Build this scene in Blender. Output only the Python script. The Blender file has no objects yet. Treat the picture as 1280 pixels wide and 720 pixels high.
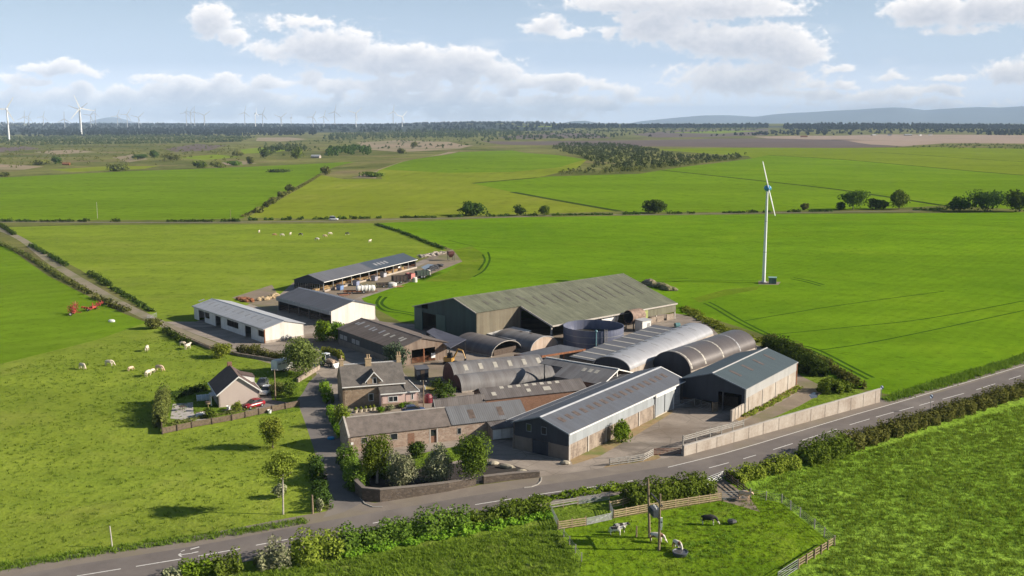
import bpy, bmesh, math, random
import numpy as np
from mathutils import Vector, Matrix, noise, geometry

SC = bpy.context.scene
COL = SC.collection
rnd = random.Random(11)
R = math.radians
PI = math.pi

# ------------------------------------------------------------------ camera model and terrain
CAM_H = 50.0
FOC = 1263.0
PITCH = math.atan(204.0 / FOC)
SUN_EL = R(25.0)
SUN_DIR = Vector((math.cos(SUN_EL) * math.cos(R(-3)), math.cos(SUN_EL) * math.sin(R(-3)), math.sin(SUN_EL)))


def sstep(a, b, x):
    t = min(1.0, max(0.0, (x - a) / (b - a)))
    return t * t * (3 - 2 * t)


def hgt(x, y):
    if y < 330:
        return 0.0
    w = sstep(340, 640, y)
    a = 0.7 + 1.0 * sstep(500, 1500, y)
    z = w * a * (math.sin(x / 150.0 + 1.1) * math.sin(y / 170.0 + 0.4) + 0.6 * math.sin(x / 83.0 - y / 140.0))
    # swell of the crop in front of the far lane on the right
    z += 2.2 * math.exp(-((x - 190) / 130.0) ** 2 - ((y - 470) / 70.0) ** 2)
    # long rise of the hill pasture in the middle
    z += 5.0 * math.exp(-((x - 10) / 170.0) ** 2 - ((y - 1350) / 420.0) ** 2)
    # country climbing to the skyline
    k = sstep(3200, 9500, y)
    z += k * (52 + 9 * math.sin(x / 1100.0 + 0.6) + 5 * math.sin(x / 430.0 + 2.0) + 6 * math.exp(-((x + 350) / 700.0) ** 2))
    return z


def ray(u, v):
    a = (u - 640.0) / FOC
    b = (360.0 - v) / FOC
    return a, math.cos(PITCH) + b * math.sin(PITCH), -math.sin(PITCH) + b * math.cos(PITCH)


def gp(u, v, z=None):
    """point of the place seen at a spot of the photograph: on the terrain, or at height z"""
    dx, dy, dz = ray(u, v)
    if z is not None:
        t = (z - CAM_H) / dz
        return Vector((dx * t, dy * t, z))
    if dz < -0.14:
        t = -CAM_H / dz
        return Vector((dx * t, dy * t, hgt(dx * t, dy * t)))
    t = 200.0
    last = t
    while t < 30000:
        if CAM_H + dz * t < hgt(dx * t, dy * t):
            lo, hi = last, t
            for _ in range(30):
                m = 0.5 * (lo + hi)
                if CAM_H + dz * m < hgt(dx * m, dy * m):
                    hi = m
                else:
                    lo = m
            t = hi
            break
        last = t
        t *= 1.012
    return Vector((dx * t, dy * t, hgt(dx * t, dy * t)))


def pxm(p):
    """photo pixels per metre at a point"""
    return FOC / (p[1] * math.cos(PITCH) + (CAM_H - p[2]) * math.sin(PITCH))


# ------------------------------------------------------------------ object helpers
def link(o):
    COL.objects.link(o)
    return o


def tag(o, label=None, cat=None, group=None, kind=None):
    if label:
        o['label'] = label
    if cat:
        o['category'] = cat
    if group:
        o['group'] = group
    if kind:
        o['kind'] = kind
    return o


def thing(name, label, cat, loc=(0, 0, 0), rz=0.0, group=None):
    o = link(bpy.data.objects.new(name, None))
    o.empty_display_size = 0.5
    o.location = loc
    o.rotation_euler = (0, 0, rz)
    return tag(o, label, cat, group)


def copy_tree(o, parent=None):
    c = link(o.copy())
    if parent:
        c.parent = parent
    for ch in list(o.children):
        copy_tree(ch, c)
    return c


class MB:
    def __init__(self):
        self.v = []
        self.f = []

    def add(self, vs, fs):
        n = len(self.v)
        self.v += [tuple(p) for p in vs]
        self.f += [tuple(i + n for i in f) for f in fs]
        return self

    def hexa(self, p):
        """8 points: bottom ring 0-3, top ring 4-7"""
        return self.add(p, [(3, 2, 1, 0), (4, 5, 6, 7), (0, 1, 5, 4), (1, 2, 6, 5), (2, 3, 7, 6), (3, 0, 4, 7)])

    def box(self, x0, x1, y0, y1, z0, z1):
        return self.hexa([(x0, y0, z0), (x1, y0, z0), (x1, y1, z0), (x0, y1, z0), (x0, y0, z1), (x1, y0, z1), (x1, y1, z1), (x0, y1, z1)])

    def obox(self, c, ux, uy, hx, hy, z0, z1):
        c = Vector(c)
        ux = Vector(ux)
        uy = Vector(uy)
        b = [c - ux * hx - uy * hy, c + ux * hx - uy * hy, c + ux * hx + uy * hy, c - ux * hx + uy * hy]
        return self.hexa([(q.x, q.y, z0) for q in b] + [(q.x, q.y, z1) for q in b])

    def slab(self, pts, th):
        """planar polygon thickened downwards along its normal"""
        pts = [Vector(p) for p in pts]
        n = Vector((0, 0, 0))
        for i in range(len(pts)):
            a, b = pts[i], pts[(i + 1) % len(pts)]
            n += a.cross(b)
        n.normalize()
        k = len(pts)
        q = [p - n * th for p in pts]
        fs = [tuple(range(k)), tuple(range(2 * k - 1, k - 1, -1))]
        for i in range(k):
            j = (i + 1) % k
            fs.append((j, i, i + k, j + k))
        return self.add(pts + q, fs)

    def tube(self, p0, p1, r0, r1=None, n=8, cap=True):
        r1 = r0 if r1 is None else r1
        p0 = Vector(p0)
        p1 = Vector(p1)
        d = (p1 - p0).normalized()
        a = d.orthogonal().normalized()
        b = d.cross(a)
        vs = []
        for p, r in ((p0, r0), (p1, r1)):
            for i in range(n):
                t = 2 * PI * i / n
                vs.append(p + (a * math.cos(t) + b * math.sin(t)) * r)
        fs = [(i, (i + 1) % n, n + (i + 1) % n, n + i) for i in range(n)]
        if cap:
            fs += [tuple(range(n - 1, -1, -1)), tuple(range(n, 2 * n))]
        return self.add(vs, fs)

    def path(self, pts, r, n=6):
        for a, b in zip(pts[:-1], pts[1:]):
            self.tube(a, b, r, r, n)
        return self

    def lathe(self, prof, n=20, c=(0, 0, 0), axis='z', close=False):
        vs = []
        for r, z in prof:
            for i in range(n):
                t = 2 * PI * i / n
                if axis == 'z':
                    vs.append((c[0] + r * math.cos(t), c[1] + r * math.sin(t), c[2] + z))
                elif axis == 'x':
                    vs.append((c[0] + z, c[1] + r * math.cos(t), c[2] + r * math.sin(t)))
                else:
                    vs.append((c[0] + r * math.cos(t), c[1] + z, c[2] + r * math.sin(t)))
        fs = []
        m = len(prof)
        for k in range(m - 1):
            for i in range(n):
                j = (i + 1) % n
                fs.append((k * n + i, k * n + j, (k + 1) * n + j, (k + 1) * n + i))
        if close:
            fs += [tuple(range(n - 1, -1, -1)), tuple((m - 1) * n + i for i in range(n))]
        return self.add(vs, fs)

    def loft(self, secs):
        """rings with equal point counts, closed at both ends"""
        n = len(secs[0])
        vs = [p for s in secs for p in s]
        fs = []
        for k in range(len(secs) - 1):
            for i in range(n):
                j = (i + 1) % n
                fs.append((k * n + i, k * n + j, (k + 1) * n + j, (k + 1) * n + i))
        fs += [tuple(range(n - 1, -1, -1)), tuple((len(secs) - 1) * n + i for i in range(n))]
        return self.add(vs, fs)

    def mesh(self, name, mat, smooth=False):
        me = bpy.data.meshes.new(name)
        me.from_pydata(self.v, [], self.f)
        if mat:
            me.materials.append(mat)
        me.update()
        bm = bmesh.new()
        bm.from_mesh(me)
        bmesh.ops.recalc_face_normals(bm, faces=bm.faces)
        bm.to_mesh(me)
        bm.free()
        if smooth:
            me.polygons.foreach_set('use_smooth', [True] * len(me.polygons))
        return me

    def build(self, name, mat, parent=None, smooth=False, label=None):
        o = link(bpy.data.objects.new(name, self.mesh(name, mat, smooth)))
        if parent:
            o.parent = parent
        if label:
            o['label'] = label
        return o


# ------------------------------------------------------------------ material helpers
class NT:
    def __init__(self, tree):
        self.t = tree

    def n(self, kind, **kw):
        nd = self.t.nodes.new(kind)
        for k, val in kw.items():
            setattr(nd, k, val)
        return nd

    def l(self, a, b):
        self.t.links.new(a, b)

    def put(self, sock, val):
        if hasattr(val, 'links') or isinstance(val, bpy.types.NodeSocket):
            self.t.links.new(val, sock)
        else:
            sock.default_value = val

    def m(self, op, a, b=0.0, c=None, clamp=False):
        nd = self.n('ShaderNodeMath', operation=op)
        nd.use_clamp = clamp
        self.put(nd.inputs[0], a)
        self.put(nd.inputs[1], b)
        if c is not None:
            self.put(nd.inputs[2], c)
        return nd.outputs[0]

    def vm(self, op, a, b=None, scale=None):
        nd = self.n('ShaderNodeVectorMath', operation=op)
        self.put(nd.inputs[0], a)
        if b is not None:
            self.put(nd.inputs[1], b)
        if scale is not None:
            self.put(nd.inputs['Scale'], scale)
        return nd.outputs[0]

    def noise(self, vec, scale, detail=3.0, rough=0.55, dist=0.0):
        nd = self.n('ShaderNodeTexNoise')
        self.put(nd.inputs['Vector'], vec)
        nd.inputs['Scale'].default_value = scale
        nd.inputs['Detail'].default_value = detail
        nd.inputs['Roughness'].default_value = rough
        nd.inputs['Distortion'].default_value = dist
        return nd.outputs[0]

    def mapr(self, val, a, b, c=0.0, d=1.0, smooth=False):
        nd = self.n('ShaderNodeMapRange')
        nd.clamp = True
        if smooth:
            nd.interpolation_type = 'SMOOTHSTEP'
        self.put(nd.inputs[0], val)
        for i, q in enumerate((a, b, c, d)):
            self.put(nd.inputs[i + 1], q)
        return nd.outputs[0]

    def mix(self, fac, a, b, blend='MIX'):
        nd = self.n('ShaderNodeMix', data_type='RGBA', blend_type=blend)
        self.put(nd.inputs[0], fac)
        for s, val in ((nd.inputs[6], a), (nd.inputs[7], b)):
            if isinstance(val, tuple) and len(val) == 3:
                val = val + (1.0,)
            self.put(s, val)
        return nd.outputs[2]

    def mapping(self, vec, scale=(1, 1, 1), rot=(0, 0, 0), loc=(0, 0, 0)):
        nd = self.n('ShaderNodeMapping')
        self.l(vec, nd.inputs[0])
        nd.inputs['Scale'].default_value = scale
        nd.inputs['Rotation'].default_value = rot
        nd.inputs['Location'].default_value = loc
        return nd.outputs[0]

    def bump(self, h, strength=0.5, dist=0.1):
        nd = self.n('ShaderNodeBump')
        nd.inputs['Strength'].default_value = strength
        nd.inputs['Distance'].default_value = dist
        self.l(h, nd.inputs['Height'])
        return nd.outputs[0]


def new_mat(name):
    m = bpy.data.materials.new(name)
    m.use_nodes = True
    t = NT(m.node_tree)
    b = [n for n in m.node_tree.nodes if n.type == 'BSDF_PRINCIPLED'][0]
    tc = t.n('ShaderNodeTexCoord')
    return m, t, b, tc.outputs['Object']


def plain(name, col, rough=0.6, metal=0.0, var=0.12, scale=1.5, spec=0.4):
    m, t, b, oc = new_mat(name)
    f = t.noise(oc, scale, 4, 0.6)
    c2 = tuple(max(0.0, c * (1 - 2.2 * var)) for c in col)
    c1 = tuple(min(1.0, c * (1 + var)) for c in col)
    t.l(t.mix(t.mapr(f, 0.3, 0.7), c2, c1), b.inputs['Base Color'])
    b.inputs['Roughness'].default_value = rough
    b.inputs['Metallic'].default_value = metal
    b.inputs['Specular IOR Level'].default_value = spec
    return m


def sheet_mat(name, col, dirt, pitch=0.33, axis=0, rough=0.55, streak=0.5, sheetvar=0.12, metal=0.0, bump=0.14, sheetw=1.0):
    """corrugated sheeting: ribs across axis, sheet to sheet tint, run-off streaks"""
    m, t, b, oc = new_mat(name)
    sep = t.n('ShaderNodeSeparateXYZ')
    t.l(oc, sep.inputs[0])
    a = sep.outputs[axis]
    rib = t.m('SINE', t.m('MULTIPLY', a, 2 * PI / pitch))
    cell = t.n('ShaderNodeTexWhiteNoise', noise_dimensions='1D')
    t.l(t.m('FLOOR', t.m('DIVIDE', a, sheetw)), cell.inputs['W'])
    sc = [0.18, 0.18, 0.18]
    sc[axis] = 1.6
    st = t.noise(t.mapping(oc, tuple(sc)), 1.0, 5, 0.65)
    bl = t.noise(oc, 0.35, 4, 0.6)
    k = t.mapr(t.m('ADD', t.m('MULTIPLY', st, 0.6), t.m('MULTIPLY', bl, 0.4)), 0.4, 0.66)
    c = t.mix(t.m('MULTIPLY', k, streak), col, dirt)
    tint = t.m('ADD', t.m('MULTIPLY', cell.outputs[0], 2 * sheetvar), 1 - sheetvar)
    tint = t.m('MULTIPLY', tint, t.m('ADD', t.m('MULTIPLY', rib, 0.03), 0.98))
    cm = t.n('ShaderNodeCombineColor')
    for i in range(3):
        t.l(tint, cm.inputs[i])
    t.l(t.mix(1.0, c, cm.outputs[0], 'MULTIPLY'), b.inputs['Base Color'])
    b.inputs['Roughness'].default_value = rough
    b.inputs['Metallic'].default_value = metal
    b.inputs['Specular IOR Level'].default_value = 0.35
    t.l(t.bump(rib, bump, 0.05), b.inputs['Normal'])
    return m


def grime_mat(name, col, dirt, scale=0.5, rough=0.85, vert=True, amt=0.8, fine=6.0):
    """concrete, render, plaster: stains running down plus fine mottling"""
    m, t, b, oc = new_mat(name)
    st = t.m('ADD', t.m('MULTIPLY', t.noise(t.mapping(oc, (0.9, 0.9, 0.22) if vert else (1, 1, 1)), scale * 1.6, 5, 0.6), 0.5), t.m('MULTIPLY', t.noise(oc, scale * 0.8, 5, 0.62), 0.5))
    fi = t.noise(oc, fine, 4, 0.6)
    k = t.mapr(t.m('ADD', t.m('MULTIPLY', st, 0.75), t.m('MULTIPLY', fi, 0.25)), 0.4, 0.62)
    t.l(t.mix(t.m('MULTIPLY', k, amt), col, dirt), b.inputs['Base Color'])
    b.inputs['Roughness'].default_value = rough
    b.inputs['Specular IOR Level'].default_value = 0.25
    t.l(t.bump(fi, 0.25, 0.03), b.inputs['Normal'])
    return m


def stone_mat(name, c1, c2, mortar, size=0.45):
    m, t, b, oc = new_mat(name)
    br = t.n('ShaderNodeTexVoronoi', feature='F1')
    t.l(t.mapping(oc, (1, 1, 1.7)), br.inputs['Vector'])
    br.inputs['Scale'].default_value = 1 / size
    ed = t.n('ShaderNodeTexVoronoi', feature='DISTANCE_TO_EDGE')
    t.l(t.mapping(oc, (1, 1, 1.7)), ed.inputs['Vector'])
    ed.inputs['Scale'].default_value = 1 / size
    sp = t.n('ShaderNodeSeparateColor')
    t.l(br.outputs['Color'], sp.inputs[0])
    big = t.noise(oc, 0.5, 4, 0.6)
    k = t.m('ADD', t.m('MULTIPLY', sp.outputs[0], 0.6), t.m('MULTIPLY', big, 0.4))
    c = t.mix(t.mapr(k, 0.2, 0.8), c1, c2)
    c = t.mix(t.mapr(ed.outputs['Distance'], 0.0, 0.08, 0.6, 0.0), c, mortar)
    t.l(c, b.inputs['Base Color'])
    b.inputs['Roughness'].default_value = 0.9
    b.inputs['Specular IOR Level'].default_value = 0.2
    t.l(t.bump(t.mapr(ed.outputs['Distance'], 0.0, 0.12), 0.4, 0.04), b.inputs['Normal'])
    return m


def leaf_mat(name, col, col2, trans=0.25, scale=0.6):
    m = bpy.data.materials.new(name)
    m.use_nodes = True
    t = NT(m.node_tree)
    for nd in list(m.node_tree.nodes):
        m.node_tree.nodes.remove(nd)
    out = t.n('ShaderNodeOutputMaterial')
    tc = t.n('ShaderNodeTexCoord')
    geo = t.n('ShaderNodeNewGeometry')
    oi = t.n('ShaderNodeObjectInfo')
    f = t.noise(tc.outputs['Object'], scale, 3, 0.6)
    k = t.m('ADD', t.m('MULTIPLY', f, 0.55), t.m('MULTIPLY', geo.outputs['Random Per Island'], 0.45))
    c = t.mix(t.mapr(k, 0.25, 0.75), col, col2)
    hsv = t.n('ShaderNodeHueSaturation')
    t.l(c, hsv.inputs['Color'])
    t.l(t.m('ADD', t.m('MULTIPLY', oi.outputs['Random'], 0.03), 0.485), hsv.inputs['Hue'])
    t.l(t.m('ADD', t.m('MULTIPLY', oi.outputs['Random'], 0.3), 0.85), hsv.inputs['Value'])
    d = t.n('ShaderNodeBsdfDiffuse')
    tr = t.n('ShaderNodeBsdfTranslucent')
    mx = t.n('ShaderNodeMixShader')
    mx.inputs[0].default_value = trans
    t.l(hsv.outputs[0], d.inputs[0])
    t.l(hsv.outputs[0], tr.inputs[0])
    t.l(d.outputs[0], mx.inputs[1])
    t.l(tr.outputs[0], mx.inputs[2])
    t.l(mx.outputs[0], out.inputs[0])
    return m


def grass_mat(name, a, b2, c3, big=0.02, mid=0.18, fine=1.6, bump=0.6, bdist=0.25, stripes=None, patch=0.45, dryamt=0.5, rough=0.9, speck=0.5):
    """grassland: broad patches, tufts and fine blades; stripes = (angle, period, amount) for drilled or mown rows"""
    m, t, bs, oc = new_mat(name)
    nb = t.noise(oc, big, 5, 0.6, 0.6)
    nm = t.noise(oc, mid, 5, 0.62, 0.3)
    nf = t.noise(oc, fine, 4, 0.7)
    k = t.m('ADD', t.m('MULTIPLY', nb, patch), t.m('ADD', t.m('MULTIPLY', nm, 0.35), t.m('MULTIPLY', nf, 0.65 - patch * 0.6)))
    c = t.mix(t.mapr(k, 0.42, 0.72), a, b2)
    dry = t.mapr(t.noise(oc, big * 2.3, 6, 0.65, 0.4), 0.52, 0.72)
    c = t.mix(t.m('MULTIPLY', dry, dryamt), c, c3)
    hh = t.m('ADD', t.m('MULTIPLY', nf, 0.6), t.m('MULTIPLY', nm, 0.7))
    # broad drifts of growth and small dark specks of weed
    dr = t.noise(t.mapping(oc, (big * 0.5, big * 2.6, 1), (0, 0, 0.5)), 1.0, 4, 0.6, 0.5)
    c = t.mix(t.mapr(dr, 0.4, 0.62, 0.3, 0.0), c, tuple(q * 0.6 for q in a))
    n3 = t.noise(oc, fine * 0.36, 3, 0.65)
    spk = t.mapr(n3, 0.55, 0.72, 0.0, speck)
    c = t.mix(spk, c, tuple(q * 0.4 for q in a))
    c = t.mix(t.mapr(t.noise(oc, 0.14, 5, 0.7), 0.3, 0.52, 0.3, 0.0), c, tuple(q * 0.5 for q in a))
    hh = t.m('ADD', hh, t.m('MULTIPLY', n3, 0.8))
    if stripes:
        ang, per, amt = stripes[:3]
        mp = t.mapping(oc, (1, 1, 1), (0, 0, R(ang)))
        sp = t.n('ShaderNodeSeparateXYZ')
        t.l(mp, sp.inputs[0])
        wob = t.m('MULTIPLY', t.noise(oc, 0.008, 2), 9.0)
        s = t.m('SINE', t.m('MULTIPLY', t.m('ADD', sp.outputs[0], wob), 2 * PI / per))
        s = t.m('MULTIPLY', s, t.mapr(t.noise(oc, 0.012, 3), 0.35, 0.65))
        c = t.mix(t.m('MULTIPLY', t.mapr(s, -0.8, 0.8), amt), c, tuple(q * 0.62 for q in a))
        if len(stripes) > 3:
            # pairs of wheelings left by the sprayer
            per2 = stripes[3]
            fr = t.m('FRACT', t.m('DIVIDE', t.m('ADD', sp.outputs[1], t.m('MULTIPLY', wob, 0.8)), per2))
            d1 = t.m('ABSOLUTE', t.m('SUBTRACT', fr, 0.47))
            d2 = t.m('ABSOLUTE', t.m('SUBTRACT', fr, 0.53))
            ln = t.mapr(t.m('MINIMUM', d1, d2), 0.0, 0.35 / per2 * 1.3, 1.0, 0.0)
            c = t.mix(t.m('MULTIPLY', ln, 0.4), c, tuple(q * 0.5 for q in a))
    t.l(c, bs.inputs['Base Color'])
    bs.inputs['Roughness'].default_value = rough
    bs.inputs['Specular IOR Level'].default_value = 0.0
    t.l(t.bump(hh, bump, bdist), bs.inputs['Normal'])
    return m


def soil_mat(name, a, b2, c3, scale=0.25, rough=0.95, bump=0.4):
    m, t, bs, oc = new_mat(name)
    n1 = t.noise(oc, scale, 6, 0.65, 0.5)
    n2 = t.noise(oc, scale * 0.22, 5, 0.6, 0.3)
    n3 = t.noise(oc, scale * 14, 4, 0.7)
    c = t.mix(t.mapr(t.m('ADD', t.m('MULTIPLY', n1, 0.7), t.m('MULTIPLY', n3, 0.3)), 0.4, 0.65), a, b2)
    c = t.mix(t.mapr(n2, 0.5, 0.68), c, c3)
    t.l(c, bs.inputs['Base Color'])
    bs.inputs['Roughness'].default_value = rough
    bs.inputs['Specular IOR Level'].default_value = 0.2
    t.l(t.bump(t.m('ADD', n1, t.m('MULTIPLY', n3, 0.4)), bump, 0.08), bs.inputs['Normal'])
    return m


def slab_yard(name):
    """old concrete yard: cast bays with dark joints, mud and wet stains"""
    m = soil_mat(name, (0.25, 0.212, 0.18), (0.35, 0.3, 0.252), (0.17, 0.135, 0.105), scale=0.16, bump=0.15)
    t = NT(m.node_tree)
    b = [n for n in m.node_tree.nodes if n.type == 'BSDF_PRINCIPLED'][0]
    src = b.inputs['Base Color'].links[0].from_socket
    tc = t.n('ShaderNodeTexCoord').outputs['Object']
    sp = t.n('ShaderNodeSeparateXYZ')
    t.l(t.vm('ADD', t.mapping(tc, (0.2, 0.2, 1), (0, 0, R(-54))), (0, 0, 0)), sp.inputs[0])
    ln = None
    for k in (0, 1):
        f = t.m('ABSOLUTE', t.m('SUBTRACT', t.m('FRACT', sp.outputs[k]), 0.5))
        q = t.mapr(f, 0.0, 0.022, 1, 0)
        ln = q if ln is None else t.m('MAXIMUM', ln, q)
    ms = t.mapr(t.noise(tc, 0.06, 3), 0.42, 0.55)
    c = t.mix(t.m('MULTIPLY', ln, t.m('MULTIPLY', ms, 0.6)), src, (0.09, 0.08, 0.06))
    cr = t.n('ShaderNodeTexVoronoi', feature='DISTANCE_TO_EDGE')
    t.l(t.mapping(tc, (1, 1, 0)), cr.inputs['Vector'])
    cr.inputs['Scale'].default_value = 0.17
    c = t.mix(t.mapr(cr.outputs['Distance'], 0.0, 0.02, 0.35, 0.0), c, (0.08, 0.075, 0.05))
    wet = t.mapr(t.noise(t.mapping(tc, (0.05, 0.16, 1), (0, 0, R(40))), 1.0, 5, 0.65, 1.2), 0.54, 0.64, 0, 0.55)
    c = t.mix(wet, c, (0.1, 0.085, 0.07))
    t.l(c, b.inputs['Base Color'])
    return m


def glass_mat(name, col=(0.02, 0.025, 0.03)):
    m, t, b, oc = new_mat(name)
    b.inputs['Base Color'].default_value = col + (1,)
    b.inputs['Roughness'].default_value = 0.08
    b.inputs['Specular IOR Level'].default_value = 0.7
    return m


M = {}
M['crop'] = grass_mat('crop', (0.1043, 0.2099, 0.01049), (0.1758, 0.3055, 0.01283), (0.2304, 0.2915, 0.02099), big=0.012, mid=0.09, fine=1.3, bump=0.4, bdist=0.15, stripes=(38, 3.2, 0.16, 26), dryamt=0.3)
M['pasture'] = grass_mat('pasture', (0.1416, 0.211, 0.0245), (0.2618, 0.3267, 0.04083), (0.3256, 0.3198, 0.08166), big=0.022, mid=0.22, fine=1.5, bump=0.8, bdist=0.3, dryamt=0.45)
M['pasture_far'] = grass_mat('pasture_far', (0.1494, 0.2155, 0.02351), (0.2309, 0.3069, 0.03134), (0.2852, 0.3004, 0.07183), big=0.018, mid=0.12, fine=0.9, bump=0.5, bdist=0.25, dryamt=0.35)
M['mown'] = grass_mat('mown', (0.1169, 0.2079, 0.01124), (0.1659, 0.2719, 0.01573), (0.222, 0.2753, 0.03933), big=0.012, mid=0.06, fine=1.2, bump=0.25, bdist=0.1, stripes=(55, 9, 0.22), dryamt=0.3)
M['tall_grass'] = grass_mat('tall_grass', (0.1365, 0.2525, 0.02048), (0.2867, 0.4368, 0.0546), (0.3276, 0.4232, 0.09555), big=0.03, mid=0.45, fine=1.3, bump=1.0, bdist=0.6, dryamt=0.25)
M['paddock'] = grass_mat('paddock', (0.08904, 0.1721, 0.01068), (0.1959, 0.2968, 0.01662), (0.2493, 0.2493, 0.05936), big=0.06, mid=0.5, fine=1.8, bump=0.9, bdist=0.35, dryamt=0.4)
M['verge_grass'] = grass_mat('verge_grass', (0.0924, 0.1584, 0.01716), (0.198, 0.2772, 0.03168), (0.2904, 0.2772, 0.0924), big=0.08, mid=0.6, fine=1.8, bump=1.0, bdist=0.5, dryamt=0.5)
M['lush_far'] = grass_mat('lush_far', (0.1224, 0.2115, 0.01224), (0.1692, 0.2705, 0.01558), (0.2003, 0.2616, 0.03339), big=0.006, mid=0.03, fine=0.3, bump=0.3, bdist=0.3, stripes=(62, 14, 0.2), dryamt=0.35)
M['silage_far'] = grass_mat('silage_far', (0.182, 0.2315, 0.02205), (0.2371, 0.2867, 0.02867), (0.3087, 0.3087, 0.06064), big=0.005, mid=0.03, fine=0.3, bump=0.3, bdist=0.3, stripes=(8, 16, 0.2), dryamt=0.6)
M['crop_far'] = grass_mat('crop_far', (0.1258, 0.2247, 0.01124), (0.1685, 0.2753, 0.01348), (0.2135, 0.2753, 0.03371), big=0.005, mid=0.03, fine=0.3, bump=0.3, bdist=0.3, stripes=(-18, 18, 0.14), dryamt=0.35)
M['crop_far_pale'] = grass_mat('crop_far_pale', (0.1537, 0.212, 0.01484), (0.1961, 0.2597, 0.01908), (0.2332, 0.2544, 0.0424), big=0.005, mid=0.03, fine=0.3, bump=0.3, bdist=0.3, dryamt=0.35)
M['moor'] = grass_mat('moor', (0.056, 0.08064, 0.0224), (0.224, 0.224, 0.0728), (0.2576, 0.1848, 0.1232), big=0.004, mid=0.02, fine=0.15, bump=0.4, bdist=0.6, dryamt=0.9, patch=0.6)
M['heath_tan'] = soil_mat('heath_tan', (0.3, 0.22, 0.15), (0.22, 0.18, 0.11), (0.15, 0.15, 0.06), scale=0.02, bump=0.2)
M['plough'] = soil_mat('plough', (0.1, 0.07, 0.062), (0.13, 0.092, 0.08), (0.09, 0.068, 0.058), scale=0.02, bump=0.2)
M['forest_floor'] = soil_mat('forest_floor', (0.01, 0.02, 0.014), (0.016, 0.03, 0.018), (0.02, 0.035, 0.018), scale=0.01, bump=0.2)
M['ditch'] = grass_mat('ditch', (0.03, 0.055, 0.012), (0.06, 0.09, 0.02), (0.07, 0.09, 0.03), bump=0.4)
M['seedbed'] = soil_mat('seedbed', (0.3, 0.215, 0.165), (0.34, 0.25, 0.19), (0.26, 0.2, 0.14), scale=0.015, bump=0.2)
M['asphalt'] = soil_mat('asphalt', (0.1403, 0.122, 0.1122), (0.1708, 0.1488, 0.1366), (0.2013, 0.1769, 0.1586), scale=0.35, rough=0.9, bump=0.12)
M['layby'] = soil_mat('layby', (0.1848, 0.1568, 0.1344), (0.2352, 0.2016, 0.168), (0.2016, 0.1736, 0.1232), scale=0.3, bump=0.2)
M['tarmac_lane'] = soil_mat('tarmac_lane', (0.1485, 0.1342, 0.1265), (0.187, 0.1672, 0.1562), (0.231, 0.2035, 0.176), scale=0.3, bump=0.12)
M['yard'] = slab_yard('yard')
M['yard_dirt'] = soil_mat('yard_dirt', (0.2, 0.16, 0.12), (0.27, 0.215, 0.16), (0.15, 0.15, 0.06), scale=0.22, bump=0.3)
M['track'] = soil_mat('track', (0.26, 0.22, 0.16), (0.2, 0.18, 0.12), (0.15, 0.16, 0.06), scale=0.35, bump=0.3)
M['straw_verge'] = soil_mat('straw_verge', (0.25, 0.175, 0.09), (0.33, 0.25, 0.14), (0.15, 0.17, 0.05), scale=0.8, bump=0.6)
M['soil_bed'] = soil_mat('soil_bed', (0.035, 0.03, 0.028), (0.06, 0.05, 0.045), (0.045, 0.04, 0.035), scale=0.8, bump=0.5)
M['patio'] = plain('patio', (0.42, 0.39, 0.37), 0.85, var=0.08)
M['puddle'] = glass_mat('puddle', (0.08, 0.08, 0.085))
M['white_line'] = plain('white_line', (0.72, 0.7, 0.66), 0.7, var=0.1, scale=2.5)

# ------------------------------------------------------------------ the ground, cut into fields, road and yards
REG = []


def region(name, mat, px=None, pts=None):
    if pts is None:
        pts = [gp(u, v) for u, v in px]
    # densify so that edges follow the terrain
    out = []
    k = len(pts)
    for i in range(k):
        a, b = Vector(pts[i][:2]), Vector(pts[(i + 1) % k][:2])
        n = 1
        if max(a.y, b.y) > 330:
            n = max(1, min(14, int((a - b).length / (0.06 * max(a.y, b.y)))))
        for j in range(n):
            out.append(a.lerp(b, j / n))
    area = sum(out[i].x * out[(i + 1) % len(out)].y - out[(i + 1) % len(out)].x * out[i].y for i in range(len(out)))
    if area < 0:
        out.reverse()
    REG.append((name, mat, out))


def strip_pts(px, width, off=0.0):
    c = [Vector(gp(u, v)[:2]) for u, v in px]
    # smooth the centre line
    s = []
    for i in range(len(c) - 1):
        p0, p1, p2, p3 = c[max(0, i - 1)], c[i], c[i + 1], c[min(len(c) - 1, i + 2)]
        for j in range(5):
            t = j / 5
            s.append(0.5 * ((2 * p1) + (p2 - p0) * t + (2 * p0 - 5 * p1 + 4 * p2 - p3) * t * t + (3 * p1 - p0 - 3 * p2 + p3) * t * t * t))
    s.append(c[-1])
    le, ri = [], []
    for i, p in enumerate(s):
        d = (s[min(i + 1, len(s) - 1)] - s[max(i - 1, 0)]).normalized()
        n = Vector((-d.y, d.x))
        le.append(p + n * (off + width / 2))
        ri.append(p + n * (off - width / 2))
    return s, ri + le[::-1]


region('field', 'lush_far', [(-500, 232), (0, 222), (160, 214), (320, 208), (445, 202), (420, 208), (400, 217), (350, 243), (303, 273), (200, 275), (0, 275), (-500, 278)])
region('field', 'silage_far', [(308, 272), (340, 255), (402, 219), (430, 224), (478, 224), (472, 212), (500, 203), (575, 190), (640, 188), (735, 199), (722, 210), (672, 222), (590, 229), (640, 240), (775, 264), (640, 268), (540, 271), (420, 274)])
region('field', 'lush_far', [(478, 212), (500, 203), (575, 190), (640, 188), (735, 199), (700, 209), (640, 215), (560, 216)])
region('field', 'crop_far', [(592, 229.5), (672, 222), (722, 217), (826, 212), (960, 227), (1055, 238), (1180, 257), (1100, 261), (1000, 263), (900, 265), (785, 265), (640, 240)])
region('field', 'crop_far', [(826, 212), (940, 198), (960, 194), (1140, 207), (1280, 219), (1700, 250), (1700, 274), (1280, 262), (1180, 257), (1055, 238), (960, 227)])
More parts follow.
